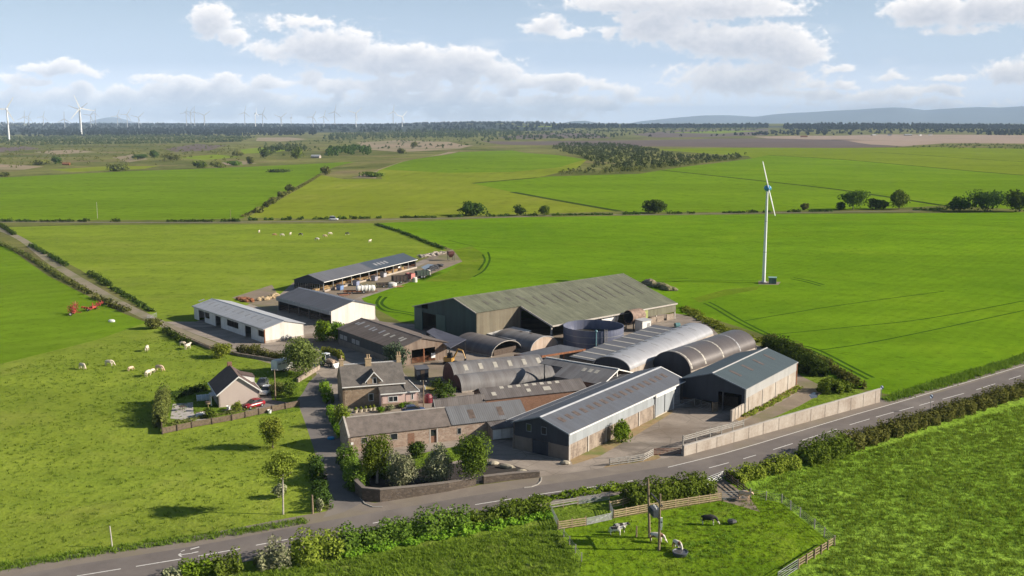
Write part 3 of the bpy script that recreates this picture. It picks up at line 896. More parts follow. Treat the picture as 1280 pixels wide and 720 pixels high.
class Gable:
    def __init__(self, P, name, label, cat, group=None):
        x, y, deg, self.L, self.W, self.he, self.hr, self.tr = P[:8]
        self.hb = P[8] if len(P) > 8 else self.he
        self.root = thing(name, label, cat, (x, y, 0), R(deg), group)
        self.roof = None

    def z(self, t):
        """height of the roof plane over y = t"""
        T = self.tr * self.W
        if t <= T:
            return self.he + self.hr * t / T
        return self.he + self.hr - (self.he + self.hr - self.hb) * (t - T) / (self.W - T)

    def roof_mesh(self, mat, s0=-0.25, s1=None, ov=0.3, th=0.12, ovb=None, back=True, name='roof'):
        s1 = self.L + 0.25 if s1 is None else s1
        ovb = ov if ovb is None else ovb
        T = self.tr * self.W
        m = MB()
        rise = th
        m.slab([(s0, -ov, self.z(-ov) + rise), (s1, -ov, self.z(-ov) + rise), (s1, T, self.z(T) + rise), (s0, T, self.z(T) + rise)], th)
        if back:
            e = self.W + ovb
            m.slab([(s0, T, self.z(T) + rise), (s1, T, self.z(T) + rise), (s1, e, self.z(e) + rise), (s0, e, self.z(e) + rise)], th)
        o = m.build(name, M[mat], self.root)
        if self.roof is None:
            self.roof = o
        self.s0, self.s1, self.ov, self.th = s0, s1, ov, th
        return o

    def ridge_cap(self, mat, w=0.3):
        T = self.tr * self.W
        m = MB()
        z = self.z(T) + self.th
        m.hexa([(self.s0 - .02, T - w, self.z(T - w) + self.th + .01), (self.s1 + .02, T - w, self.z(T - w) + self.th + .01), (self.s1 + .02, T + w, self.z(T + w) + self.th + .01), (self.s0 - .02, T + w, self.z(T + w) + self.th + .01),
                (self.s0 - .02, T - .06, z + .07), (self.s1 + .02, T - .06, z + .07), (self.s1 + .02, T + .06, z + .07), (self.s0 - .02, T + .06, z + .07)])
        return m.build('ridge_cap', M[mat], self.roof)

    def gutter(self, mat, front=True, r=0.09):
        t = -self.ov - 0.06 if front else self.W + self.ov + 0.06
        m = MB()
        z = self.z(-self.ov) if front else self.z(self.W + self.ov)
        m.box(self.s0, self.s1, t - r, t + r, z - 0.1, z + 0.06)
        return m.build('gutter', M[mat], self.root)

    def verge(self, mat, s, w=0.16, dz=0.2, back=True):
        """trim board along the sloping edge of the roof at end s"""
        T = self.tr * self.W
        m = MB()
        out = -1 if s <= 0 else 1
        a, b = s + out * 0.01, s + out * w
        lo, hi = min(a, b), max(a, b)
        segs = [(-self.ov - 0.02, T)] + ([(T, self.W + self.ov + 0.02)] if back else [])
        for t0, t1 in segs:
            z0, z1 = self.z(t0) + self.th + .05, self.z(t1) + self.th + .05
            m.hexa([(lo, t0, z0 - dz), (hi, t0, z0 - dz), (hi, t1, z1 - dz), (lo, t1, z1 - dz), (lo, t0, z0), (hi, t0, z0), (hi, t1, z1), (lo, t1, z1)])
        return m.build('verge_board', M[mat], self.root)

    def rooflight(self, mat, s, t0, t1, w=1.0, proud=0.03):
        zz = self.th + proud
        if t0 > self.tr * self.W:
            pts = [(s, t0, self.z(t0) + zz), (s + w, t0, self.z(t0) + zz), (s + w, t1, self.z(t1) + zz), (s, t1, self.z(t1) + zz)]
        else:
            pts = [(s, t0, self.z(t0) + zz), (s + w, t0, self.z(t0) + zz), (s + w, t1, self.z(t1) + zz), (s, t1, self.z(t1) + zz)]
        return MB().slab(pts, 0.05).build('rooflight', M[mat], self.roof)

    def gable_top(self, off=0.0):
        """profile for the wall over an end, running front (0) to back (W)"""
        T = self.tr * self.W
        return [(0, self.he + off), (T, self.he + self.hr + off), (self.W, self.hb + off)]

    def gable_wall(self, end, mat, name, z0=0, openings=(), th=0.18, top=None):
        # end 0: seen from -x, running back to front; end 1: front to back
        if end == 1:
            return wall_mb((self.L, 0), (self.L, self.W), z0, top or self.gable_top(), openings, th).build(name, M[mat], self.root)
        pr = top or [(self.W - d, z) for d, z in self.gable_top()][::-1]
        return wall_mb((0, self.W), (0, 0), z0, pr, openings, th).build(name, M[mat], self.root)

    def long_wall(self, front, mat, name, z0=0, z1=None, openings=(), th=0.18, s0=0.0, s1=None):
        s1 = self.L if s1 is None else s1
        if front:
            return wall_mb((s0, 0), (s1, 0), z0, self.he if z1 is None else z1, openings, th).build(name, M[mat], self.root)
        return wall_mb((s1, self.W), (s0, self.W), z0, self.hb if z1 is None else z1, openings, th).build(name, M[mat], self.root)


def fsplit(f, D0, D1, L):
    """share f of the picture width of a wall to metres along it, its ends at depths D0 and D1"""
    return L * f * D0 / (D1 + f * (D0 - D1))


# ------------------------------------------------------------------ 1 long white shed
g = Gable((-83.0, 259.4, -49.6, 39.7, 10.2, 3.36, 1.25, 0.5), 'cattle_shed', 'long white shed with pale grey roof and dark door openings along its concrete apron', 'shed')
g.roof_mesh('pale_roof', ov=0.35)
g.ridge_cap('pale_roof')
F = lambda a: fsplit((a - 60) / 708, 261, 232, 39.7)
ops = [(F(106), F(165), 0.0, 2.75), (F(167), F(215), 1.25, 2.75), (F(273), F(328), 0.0, 2.75), (F(388), F(505), 1.2, 2.75), (F(570), F(632), 0.0, 2.75), (F(702), F(764), 1.3, 2.75)]
g.long_wall(True, 'white_sheet', 'front_wall', openings=ops)
g.long_wall(False, 'white_sheet', 'back_wall')
g.gable_wall(0, 'white_sheet_y', 'end_wall')
g.gable_wall(1, 'white_sheet_y', 'end_wall', z0=0.55)
wall_mb((39.72, 0), (39.72, 10.2), 0, 0.55, (), 0.2).build('plinth', M['concrete_pale'], g.root)
MB().box(39.55, 39.85, -0.12, 0.06, 0, 3.2).build('corner_post', M['rust'], g.root)
for d0, d1, z0, z1 in ops:
    if z0 > 0.5:
        for k in range(1, 4):
            c = d0 + (d1 - d0) * k / 4
            MB().box(c - 0.05, c + 0.05, 0.06, 0.14, z0, z1).build('opening_bar', M['wood_dark'], g.root)
for x in (237, 292, 345, 410, 465, 527, 580, 655, 712, 775, 850, 187):
    s = fsplit((x - 245) / 710, 262, 236, 39.7) + 1.0
    g.rooflight('rooflight_dim', s, 2.3, 3.9, 0.8)
g.gutter('galv')

# ------------------------------------------------------------------ 2 open fronted grey shed
g = Gable((-63.75, 271.4, -49.4, 28.0, 13.1, 3.72, 1.8, 0.5), 'implement_shed', 'dark grey roofed shed with open front and cream end wall behind the white shed', 'shed')
g.roof_mesh('slate_grey_roof', ov=0.3)
g.ridge_cap('pale_roof', 0.35)
MB().box(-0.2, 28.2, -0.5, -0.36, 2.75, 3.72).build('fascia', M['blue_fascia'], g.root)
g.long_wall(False, 'dark_cladding_x', 'back_wall')
g.gable_wall(0, 'dark_cladding', 'end_wall')
g.gable_wall(1, 'white_sheet_y', 'end_wall', z0=0.0)
for k in range(6):
    MB().box(0.2 + k * 5.5 - 0.12, 0.2 + k * 5.5 + 0.12, 0.05, 0.3, 0, 3.6).build('post', M['steel_dark'], g.root)
m = MB()
for k in range(3):
    m.box(0.5, 27.5, 0.34, 0.4, 0.5 + 0.45 * k, 0.62 + 0.45 * k)
m.build('feed_rail', M['wood_dark'], g.root)

# ------------------------------------------------------------------ 3 long open cattle court
g = Gable((-57.07, 302.0, 65.9, 56.7, 10.7, 3.15, 1.79, 0.5), 'cattle_court', 'long open-sided shed at the pasture edge, half its grey roof renewed in blue sheets', 'shed')
g.roof_mesh('slate_grey_roof', s0=-0.3, s1=28.5, ov=0.4)
r2 = MB()
T = g.tr * g.W
for t0, t1 in ((-0.4, T), (T, g.W + 0.4)):
    r2.slab([(28.5, t0, g.z(t0) + .13), (57.0, t0, g.z(t0) + .13), (57.0, t1, g.z(t1) + .13), (28.5, t1, g.z(t1) + .13)], 0.12)
r2.build('roof', M['steel_blue_roof'], g.root, label='newer dark blue half of the roof')
g.s0, g.s1 = -0.3, 57.0
g.gutter('white_paint')
for k in range(4):
    g.rooflight('rooflight_dim', 33 + k * 2.2, 1.5, 3.2, 1.1, 0.05)
g.long_wall(False, 'dark_cladding_x', 'back_wall', z0=0.9)
wall_mb((56.7, 10.7), (0, 10.7), 0, 0.9, (), 0.25).build('back_plinth', M['concrete_dark'], g.root)
g.gable_wall(0, 'dark_cladding', 'gable_cladding', z0=2.3)
g.gable_wall(1, 'dark_cladding', 'gable_cladding', z0=0.5)
for k in range(12):
    s = 0.15 + k * 5.13
    MB().box(s - 0.11, s + 0.11, 0.02, 0.26, 0, 3.1).build('post', M['galv'], g.root)
wall_mb((0, -0.4), (56.7, -0.4), 0, 0.55, (), 0.2).build('feed_wall', M['concrete_pale'], g.root)
m = MB()
for k in range(2):
    m.tube((0, 0.1, 1.0 + 0.45 * k), (56.7, 0.1, 1.0 + 0.45 * k), 0.04, n=5)
m.build('feed_rail', M['rust'], g.root)
m = MB()
for k in range(12):
    y = 0.6 + k * 0.86
    m.tube((0.05, y, 0), (0.05, y, 2.3), 0.05, n=5)
m.build('gable_bars', M['galv'], g.root)
m = MB()
for k in range(24):
    s = 1 + k * 2.3 + rnd.uniform(-.5, .5)
    m.obox((s, rnd.uniform(1.5, 5), 0), (1, 0, 0), (0, 1, 0), rnd.uniform(0.6, 1.3), rnd.uniform(.4, .9), 0.01, rnd.uniform(0.3, 0.9))
m.build('straw_bedding', M['straw'], g.root)

# ------------------------------------------------------------------ 4 brown barn
g = Gable((-40.16, 228.5, -54.0, 27.3, 12.4, 3.6, 1.65, 0.5), 'hay_barn', 'weathered brown barn with a gated opening in its lit gable behind the farmhouse', 'barn')
g.roof_mesh('brown_roof', ov=0.3)
g.ridge_cap('brown_roof', 0.28)
g.long_wall(True, 'dark_cladding_x', 'side_wall', z0=1.3)
wall_mb((0, 0), (27.3, 0), 0, 1.3, (), 0.2).build('side_plinth', M['concrete_dark'], g.root)
g.long_wall(False, 'brown_cladding', 'back_wall')
g.gable_wall(0, 'brown_cladding', 'end_wall')
gop = [(3.6, 9.4, 0.0, 3.0)]
g.gable_wall(1, 'brown_cladding', 'gable_wall', openings=gop)
MB().box(27.2, 27.5, 6.4, 6.65, 0, 3.0).build('door_post', M['rust'], g.root)
gt = MB()
for k in range(5):
    gt.tube((27.42, 3.7, 0.25 + 0.25 * k), (27.42, 9.3, 0.25 + 0.25 * k), 0.045, n=5)
for y in (3.7, 5.0, 6.5, 8.0, 9.3):
    gt.tube((27.42, y, 0.2), (27.42, y, 1.3), 0.045, n=5)
gt.build('gate', M['rust'], g.root)
panel(g.root, 'white_hatch', 'white_paint', (27.3, 0), (27.3, 12.4), 8.3, 9.3, 0.7, 1.75, 0.18, 0.24)
for k, x in enumerate((0.8, 1.8, 6.5, 8.8, 9.8, 13.8)):
    panel(g.root, 'side_window', 'rooflight_dim', (0, 0), (27.3, 0), 1.0 + k * 2.0, 2.6 + k * 2.0, 1.5, 2.5, 0.0, 0.05) if k not in (2, 5) else None
for x, t in ((0.03, 3.4), (0.075, 3.4), (0.2, 3.4), (0.3, 3.0), (0.36, 3.0), (0.47, 3.0), (0.57, 2.7), (0.66, 3.0), (0.78, 3.3), (0.83, 2.8)):
    g.rooflight('rooflight_pale' if x > 0.5 else 'rooflight_dim', 1 + x * 27, t, t + rnd.uniform(1.0, 1.8), 0.7)

# ------------------------------------------------------------------ 5 great green barn with a deep lean-to
gx, gy, gdeg, gL, ga, gb, ghe, ghr, ghb, gw2, gs1 = -8.22, 228.54, 41.6, 58.5, 8.05, 16.1, 7.32, 2.37, 5.54, 10.87, 13.6
g = Gable((gx, gy, gdeg, gL, ga + gb, ghe, ghr, ga / (ga + gb), ghb), 'grain_barn', 'big barn with mossy olive roof sweeping down into a deep lean-to above the round tank', 'barn')
g.roof_mesh('green_roof', ov=0.25)
g.ridge_cap('green_roof', 0.4)
sl = ghr / ga
ze = ghe - sl * gw2
MB().slab([(gs1, -gw2 - .2, ze - .06 + .12), (gL + .25, -gw2 - .2, ze - .06 + .12), (gL + .25, -0.25, g.z(-.25) + .12), (gs1, -0.25, g.z(-.25) + .12)], 0.12).build('lean_to_roof', M['green_roof'], g.root)
MB().box(gs1, gL + .25, -gw2 - 0.34, -gw2 - 0.2, ze - 0.3, ze + 0.05).build('gutter', M['concrete_post'], g.root)
MB().hexa([(gs1 - .15, -gw2 - .2, ze - .3), (gs1, -gw2 - .2, ze - .3), (gs1, -.3, ghe - .35), (gs1 - .15, -.3, ghe - .35), (gs1 - .15, -gw2 - .2, ze + .08), (gs1, -gw2 - .2, ze + .08), (gs1, -.3, ghe + .05), (gs1 - .15, -.3, ghe + .05)]).build('verge_board', M['concrete_post'], g.root)
g.verge('concrete_post', -0.25)
g.verge('concrete_post', gL + 0.25)
# gable to the west: doorway with its door leaves slid aside, open hatch above
W = g.W
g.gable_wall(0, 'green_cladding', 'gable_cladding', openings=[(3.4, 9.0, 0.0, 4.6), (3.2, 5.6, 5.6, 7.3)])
panel(g.root, 'sliding_door', 'green_door', (0, W), (0, 0), 0.2, 3.4, 0.05, 5.4, 0.02, 0.14, label='pale green door leaf at the corner')
panel(g.root, 'sliding_door', 'green_door', (0, W), (0, 0), 9.0, 12.6, 0.05, 4.9, 0.02, 0.14, label='green door leaf beside the doorway')
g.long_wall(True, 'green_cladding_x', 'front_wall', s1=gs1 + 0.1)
g.long_wall(False, 'olive_cladding_x', 'back_wall')
g.gable_wall(1, 'olive_cladding_x', 'gable_cladding', z0=2.0)
# posts carrying the lean-to and the low clad strip at its far end
for k in range(7):
    s = gs1 + 0.2 + k * (gL - gs1 - 0.4) / 6
    MB().box(s - 0.16, s + 0.16, -gw2 + 0.1, -gw2 + 0.42, 0, ze - 0.1).build('post', M['concrete_post'], g.root)
for k in range(5):
    s = gs1 + 0.3 + k * (gL - gs1 - 0.6) / 4
    MB().box(s - 0.16, s + 0.16, 0.1, 0.4, 0, ghe - .1).build('post', M['steel_dark'], g.root)
wall_mb((gL - 13.2, -gw2), (gL, -gw2), 1.9, ze - .12, (), 0.1).build('side_cladding', M['olive_cladding_x'], g.root)
panel(g.root, 'mossy_panel', plain('moss_sheet', (0.3, 0.33, 0.12), 0.8), (gL - 13.2, -gw2), (gL, -gw2), 0.05, 2.1, 1.6, ze - .2, 0.0, 0.06)
wall_mb((gL - 11.5, -gw2 + .1), (gL - 4.6, -gw2 + .1), 0, 1.5, (), 0.2).build('side_wall', M['concrete_panel'], g.root)
wall_mb((gL - 3.5, -gw2 + .1), (gL - .6, -gw2 + .1), 0, 1.5, (), 0.2).build('side_wall', M['concrete_panel'], g.root)
wall_mb((gL, -gw2), (gL, 0), 1.9, [(0, ze - .15), (gw2, ghe - .15)], (), 0.1).build('end_cladding', M['olive_cladding_x'], g.root)
for k in range(4):
    g.rooflight('rooflight_dark', 5.5 + k * 3.6, 2.6, 4.7, 0.9)
for k in range(12):
    s = 17.0 + k * 3.3
    zz = lambda t: g.z(t) + 0.16
    t0, t1 = (-2.5 - 0.12 * k, 3.6) if k > 3 else (-1.4, 3.2)
    MB().slab([(s, t0, zz(t0)), (s + .7, t0, zz(t0)), (s + .7, t1, zz(t1)), (s, t1, zz(t1))], 0.03).build('rooflight', M['rooflight_dark'], g.roof)
g.verge('concrete_post', gL + 0.25)
GREEN = g

# ------------------------------------------------------------------ 6 front barn by the road
g = Gable((8.52, 146.2, 54.4, 39.0, 10.2, 4.27, 1.68, 0.5), 'front_barn', 'long grey barn nearest the road with a row of brown rooflights and dark blue gable', 'barn')
g.roof_mesh('barn_roof', ov=0.2)
g.ridge_cap('pale_roof', 0.28)
g.gutter('white_paint')
g.gutter('white_paint', False)
g.verge('blue_fascia', -0.25)
g.verge('white_paint', 39.25, 0.3)
Lw = 34.5
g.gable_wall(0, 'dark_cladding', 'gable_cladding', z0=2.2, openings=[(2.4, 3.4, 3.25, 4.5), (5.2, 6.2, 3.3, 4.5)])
wall_mb((-0.02, 10.2), (-0.02, 0), 0, 2.2, [(3.6, 6.6, 0, 2.19)], 0.24).build('gable_wall', M['concrete_dark'], g.root)
MB().box(-0.06, 0.04, 3.65, 6.55, 0.05, 2.15).build('gable_door', M['dark_cladding'], g.root)
for d in (2.4, 5.2):
    window(g.root, (0, 10.2), (0, 0), d, d + 1.0, 3.25, 4.5, 'blue_fascia', 'glass', 0)
for t in (0.05, 3.45, 6.75, 10.15):
    MB().box(-0.14, 0.1, t - 0.12, t + 0.12, 0, 2.3).build('gable_post', M['concrete_dark'], g.root)
wall_mb((0, 0), (27.4, 0), 0, 2.55, (), 0.2).build('side_wall', M['concrete_panel'], g.root)
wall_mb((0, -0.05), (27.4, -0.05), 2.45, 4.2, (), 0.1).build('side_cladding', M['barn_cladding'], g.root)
for k in range(6):
    s = 0.12 + k * 5.45
    MB().box(s - 0.13, s + 0.13, -0.13, 0.05, 0, 2.5).build('side_post', M['concrete_post'], g.root)
MB().box(27.2, 34.6, -0.5, -0.12, 3.75, 4.25).build('door_rail_cover', M['white_paint'], g.root)
MB().box(27.4, 34.5, -0.04, 0.2, 0, 0.35).build('door_sill', M['concrete_post'], g.root)
for a in (27.6, 31.2):
    MB().box(a, a + 3.3, -0.16, -0.06, 0.3, 3.8).build('sliding_door', M['barn_cladding'], g.root)
MB().box(27.4, 27.6, -0.2, 0.1, 0, 4.2).build('door_post', M['steel_dark'], g.root)
MB().box(34.4, 34.6, -0.2, 0.2, 0, 4.2).build('door_post', M['white_paint'], g.root)
wall_mb((39.0, 10.2), (0, 10.2), 0, 4.2, (), 0.2).build('back_wall', M['concrete_panel'], g.root)
wall_mb((Lw, 0), (Lw, 10.2), 0, 4.2, [(2, 8, 0, 3.5)], 0.2).build('end_wall', M['concrete_dark'], g.root)
for t in (0.3, 10.0):
    MB().box(38.5, 38.8, t - 0.15, t + 0.15, 0, 4.2).build('end_post', M['steel_dark'], g.root)
for k in range(17):
    g.rooflight('rooflight_brown', 2.0 + k * 2.12, 2.2, 3.5, 0.95)
# lower lean-to strip on the far side
MB().slab([(2.0, 10.45, 3.95), (39, 10.45, 3.95), (39, 13.0, 3.5), (2.0, 13.0, 3.5)][::-1], 0.1).build('lean_to_roof', M['slate_grey_roof'], g.root)
MB().box(2.0, 39, 12.95, 13.12, 3.35, 3.6).build('lean_to_gutter', M['white_paint'], g.root)

# ------------------------------------------------------------------ 7 dark blue barn at the east end
g = Gable((40.7, 170.9, 54.3, 24.9, 12.5, 4.55, 1.95, 0.5), 'silage_barn', 'barn with teal roof and open dark gable beside the long concrete roadside wall', 'barn')
g.roof_mesh('teal_roof', ov=0.12)
g.ridge_cap('pale_cladding', 0.22)
g.verge('blue_fascia', -0.25)
g.gutter('pale_cladding', True, 0.06)
g.gable_wall(0, 'dark_cladding', 'gable_cladding', z0=1.3, openings=[(7.4, 11.8, 1.2, 3.4)])
wall_mb((0.15, 12.5), (0.15, 9.8), 0, 3.0, (), 0.1).build('gable_boarding', M['wood_dark'], g.root)
wall_mb((0.0, 0), (24.9, 0), 0, 2.9, (), 0.22).build('side_wall', M['concrete_pale'], g.root)
wall_mb((0, -0.05), (24.9, -0.05), 2.85, 4.5, (), 0.1).build('side_cladding', M['pale_cladding'], g.root)
g.long_wall(False, 'dark_cladding_x', 'back_wall')
g.gable_wall(1, 'dark_cladding', 'gable_cladding')
MB().box(24.75, 25.05, -0.12, 0.1, 0, 4.4).build('corner_post', M['rust'], g.root)
MB().box(-0.1, 0.12, -0.12, 0.12, 0, 4.4).build('corner_post', M['galv'], g.root)
for k in range(4):
    MB().box(1.5 + 6.3 * k, 1.7 + 6.3 * k, -0.09, 0.03, 0, 2.85).build('side_joint', M['concrete_post'], g.root)
for t in (4.2, 8.4):
    MB().box(0.05, 0.3, t - 0.13, t + 0.13, 0, 5.6).build('gable_post', M['steel_dark'], g.root)
for k in range(4):
    g.rooflight('rooflight_brown', 4.2 + k * 5.3, 2.8, 5.0, 0.8)
m = MB()
for k in range(9):
    m.obox((rnd.uniform(4, 20), rnd.uniform(3, 10), 0), (1, 0, 0), (0, 1, 0), rnd.uniform(1, 2.4), rnd.uniform(1, 2), 0.01, rnd.uniform(1.0, 2.4))
m.build('stored_feed', M['wood_dark'], g.root)
wall_mb((-5.6, 0.05), (-0.05, 0.05), 0, 2.0, (), 0.25).build('wing_wall', M['concrete_pale'], g.root)
for k in range(5):
    MB().box(-5.5 + k * 1.32, -5.38 + k * 1.32, -0.04, 0.05, 0, 2.05).build('wing_joint', M['concrete_post'], g.root)

# ------------------------------------------------------------------ 8 farmhouse
g = Gable((-30.2, 174.9, 17.0, 11.2, 7.0, 4.05, 3.0, 0.5), 'farmhouse', 'stone farmhouse with slate roof, three buff chimneys and a pink extension', 'house')
g.roof_mesh('slate', s0=-0.1, s1=11.3, ov=0.25)
g.ridge_cap('pale_cladding', 0.14)
g.gutter('white_paint', True, 0.08)
wops = [(4.6, 5.5, 0.9, 2.3)]
g.long_wall(True, 'sandstone', 'front_wall', openings=wops, th=0.4)
window(g.root, (0, 0), (11.2, 0), 4.6, 5.5, 0.9, 2.3, bars=0)
g.long_wall(False, 'sandstone', 'back_wall', th=0.4)
g.gable_wall(0, 'sandstone', 'gable_wall', th=0.4)
g.gable_wall(1, 'sandstone', 'gable_wall', th=0.4)
for s, w in ((0.35, 0.35), (5.15, 0.55), (10.8, 0.4)):
    c = MB()
    t = 3.5 if s != 5.15 else 3.2
    zb = 6.3
    c.box(s - w, s + w, t - 0.32, t + 0.32, zb, 8.0)
    c.box(s - w - 0.08, s + w + 0.08, t - 0.4, t + 0.4, 8.0, 8.14)
    ch = c.build('chimney', M['chimney_buff'], g.roof)
    for dx in ((-0.2, 0.2) if w > 0.36 else (0,)):
        # pots belong to the stack
        pot = MB().lathe([(0.13, 8.14), (0.11, 8.7), (0.15, 8.75), (0.15, 8.82)], 8, (s + dx, t, 0), close=True)
        pot.build('chimney_pot', M['chimney_buff'], g.root)
# wall-head gable window
dx0, dx1 = 4.15, 7.05
dm = (dx0 + dx1) / 2
wall_mb((dx0 + .25, -0.06), (dx1 - .25, -0.06), 3.9, [(0, 4.75), (dm - dx0 - .25, 6.15), (dx1 - dx0 - .5, 4.75)], [(1.0, 1.75, 4.0, 5.2)], 0.35).build('dormer_wall', M['sandstone'], g.root)
window(g.root, (dx0 + .25, -0.06), (dx1 - .25, -0.06), 1.0, 1.75, 4.0, 5.2, bars=0)
dr = MB()
for a, b in (((dx0 - .15, 4.55), (dm, 6.35)), ((dm, 6.35), (dx1 + .15, 4.55))):
    dr.slab([(a[0], -0.35, a[1]), (b[0], -0.35, b[1]), (b[0], 2.9 if b[0] == dm else 0.9, b[1]), (a[0], 2.9 if a[0] == dm else 0.9, a[1])], 0.1)
dr.build('dormer_roof', M['slate'], g.root)
bb = MB()
for a, b in (((dx0 - .15, 4.55), (dm, 6.35)), ((dm, 6.35), (dx1 + .15, 4.55))):
    bb.hexa([(a[0], -0.42, a[1] - .22), (b[0], -0.42, b[1] - .22), (b[0], -0.36, b[1] - .22), (a[0], -0.36, a[1] - .22), (a[0], -0.42, a[1] + .03), (b[0], -0.42, b[1] + .03), (b[0], -0.36, b[1] + .03), (a[0], -0.36, a[1] + .03)])
bb.build('bargeboard', M['white_paint'], g.root)
# pink flat fronted extension and hipped wing to the right
ex = (6.5, 13.2)
wall_mb((ex[0], -2.6), (10.9, -2.6), 0.95, 2.75, [(1.25, 2.95, 1.15, 2.2)], 0.25).build('extension_wall', M['pink_render'], g.root)
wall_mb((10.95, -2.35), (ex[1], -2.35), 0.95, 2.75, [(1.0, 1.4, 1.2, 2.4)], 0.25).build('extension_wall', M['pink_render'], g.root)
wall_mb((ex[0], -2.62), (10.9, -2.62), 0, 0.95, (), 0.3).build('extension_plinth', M['sandstone'], g.root)
wall_mb((10.95, -2.37), (ex[1], -2.37), 0, 0.95, (), 0.3).build('extension_plinth', M['sandstone'], g.root)
wall_mb((ex[0], 0), (ex[0], -2.6), 0, 2.75, (), 0.25).build('extension_side', M['pink_render'], g.root)
wall_mb((ex[1], -2.35), (ex[1], 3.5), 0, 2.75, (), 0.25).build('extension_side', M['pink_render'], g.root)
wall_mb((ex[1], 3.5), (11.15, 3.5), 0, 2.75, (), 0.25).build('extension_side', M['sandstone'], g.root)
window(g.root, (ex[0], -2.6), (10.9, -2.6), 1.25, 2.95, 1.15, 2.2, bars=1)
window(g.root, (10.95, -2.35), (ex[1], -2.35), 1.0, 1.4, 1.2, 2.4, bars=0)
er = MB()
er.slab([(ex[0] - .15, -2.8, 2.78), (10.9, -2.8, 2.78), (10.9, -0.05, 3.5), (ex[0] - .15, -0.05, 3.5)], 0.1)
er.slab([(10.9, -2.6, 2.8), (ex[1] + .2, -2.6, 2.8), (12.0, 0.6, 4.1), (10.9, 0.6, 4.1)], 0.1)
er.slab([(ex[1] + .2, -2.6, 2.8), (ex[1] + .2, 3.7, 2.8), (12.0, 0.6, 4.1)], 0.1)
er.slab([(ex[1] + .2, 3.7, 2.8), (11.3, 3.7, 2.8), (11.3, 0.6, 4.1), (12.0, 0.6, 4.1)], 0.1)
er.build('extension_roof', M['slate'], g.root)
m = MB()
m.box(ex[0] - .2, 10.9, -2.92, -2.78, 2.62, 2.82)
m.box(10.9, ex[1] + .25, -2.72, -2.6, 2.64, 2.84)
m.tube((ex[1] + .22, -2.62, 2.84), (12.05, .55, 4.16), 0.07, n=5)
m.build('extension_gutter', M['white_paint'], g.root)

# ------------------------------------------------------------------ 9 stone steading
SX, SY, SD = -25.2, 150.0, 21.2
g = Gable((SX, SY, SD, 29.6, 6.6, 2.55, 1.95, 0.5), 'stone_steading', 'long low stone steading along the front garden, brown slates and grey sheets', 'steading')
half = 16.6
g.roof_mesh('steading_slate', s0=-0.05, s1=half, ov=0.2)
r2 = MB()
T = 3.3
for t0, t1 in ((-0.22, T), (T, 6.8)):
    r2.slab([(half + .03, t0, g.z(t0) + .22), (29.8, t0, g.z(t0) + .22), (29.8, t1, g.z(t1) + .22), (half + .03, t1, g.z(t1) + .22)], 0.12)
r2.build('roof', M['steel_roof_x'], g.root, label='grey sheeted half of the roof')
MB().box(0.5, half, T - 0.1, T + 0.1, g.z(T) + 0.12, g.z(T) + 0.24).build('ridge_cap', M['concrete_post'], g.root)
for k, s in enumerate((20.0, 25.0)):
    MB().slab([(s, 0.6, g.z(.6) + .235), (s + 1.0, .6, g.z(.6) + .235), (s + 1.0, 2.3, g.z(2.3) + .235), (s, 2.3, g.z(2.3) + .235)], 0.02).build('rust_patch', M['rooflight_brown'], g.root)
sops = [(2.0, 3.0, 1.2, 2.2), (6.6, 7.8, 1.2, 2.3), (13.2, 14.1, 0.0, 2.2), (17.6, 18.3, 0.9, 2.0)]
g.long_wall(True, 'steading_stone', 'front_wall', openings=sops, th=0.45)
for d0, d1, z0, z1 in sops:
    if z0 > 0.1:
        window(g.root, (0, 0), (29.6, 0), d0, d1, z0, z1, 'wood_grey', bars=0)
panel(g.root, 'door', 'brick', (0, 0), (29.6, 0), 13.2, 14.1, 0.02, 1.1, -0.2, -0.14)
panel(g.root, 'door_window', 'glass', (0, 0), (29.6, 0), 13.2, 14.1, 1.1, 2.2, -0.2, -0.14)
panel(g.root, 'blocked_door', 'brick', (0, 0), (29.6, 0), 9.4, 10.5, 0.02, 2.0, -0.05, 0.015)
m = MB()
for a in (12.95, 14.15):
    m.box(a, a + 0.22, -0.03, 0.05, 0, 2.3)
m.build('door_surround', M['concrete_post'], g.root)
panel(g.root, 'wall_plaque', 'white_paint', (0, 0), (29.6, 0), 0.35, 0.75, 1.2, 1.6, 0.0, 0.04)
g.gable_wall(0, 'steading_stone', 'gable_wall', th=0.45)
g.gable_wall(1, 'steading_stone', 'gable_wall', th=0.45)
wall_mb((29.6, 6.6), (0, 6.6), 0, 2.5, (), 0.4).build('back_wall', M['steading_stone'], g.root)
# skews on the west gable
m = MB()
for a, b in (((-0.3, 2.45), (3.3, 4.62)), ((3.3, 4.62), (6.9, 2.45))):
    m.hexa([(-.12, a[0], a[1]), (.18, a[0], a[1]), (.18, b[0], b[1]), (-.12, b[0], b[1]), (-.12, a[0], a[1] + .28), (.18, a[0], a[1] + .28), (.18, b[0], b[1] + .28), (-.12, b[0], b[1] + .28)])
m.build('skew_stone', M['concrete_post'], g.root)

# lower sheds behind the steading
A, D, B = gp(545.5, 509.4, 2.7), gp(605, 502.0, 2.7), gp(551, 498.8, 3.9)
d_ = Vector((D.x - A.x, D.y - A.y, 0))
n_ = Vector((-d_.y, d_.x, 0)).normalized()
g = Gable((A.x, A.y, math.degrees(math.atan2(d_.y, d_.x)), d_.length, 2 * abs((B - A).dot(n_)), 2.7, 1.2, 0.5), 'steading_shed', 'narrow double-pitched grey-brown shed tucked behind the stone steading', 'shed')
g.roof_mesh('old_grey_roof', ov=0.15)
g.long_wall(True, 'steading_stone', 'front_wall', th=0.3)
g.long_wall(False, 'steading_stone', 'back_wall', th=0.3)
g.gable_wall(0, 'steading_stone', 'gable_wall')
g.gable_wall(1, 'steading_stone', 'gable_wall')
g.verge('pale_cladding', -0.25, 0.08)

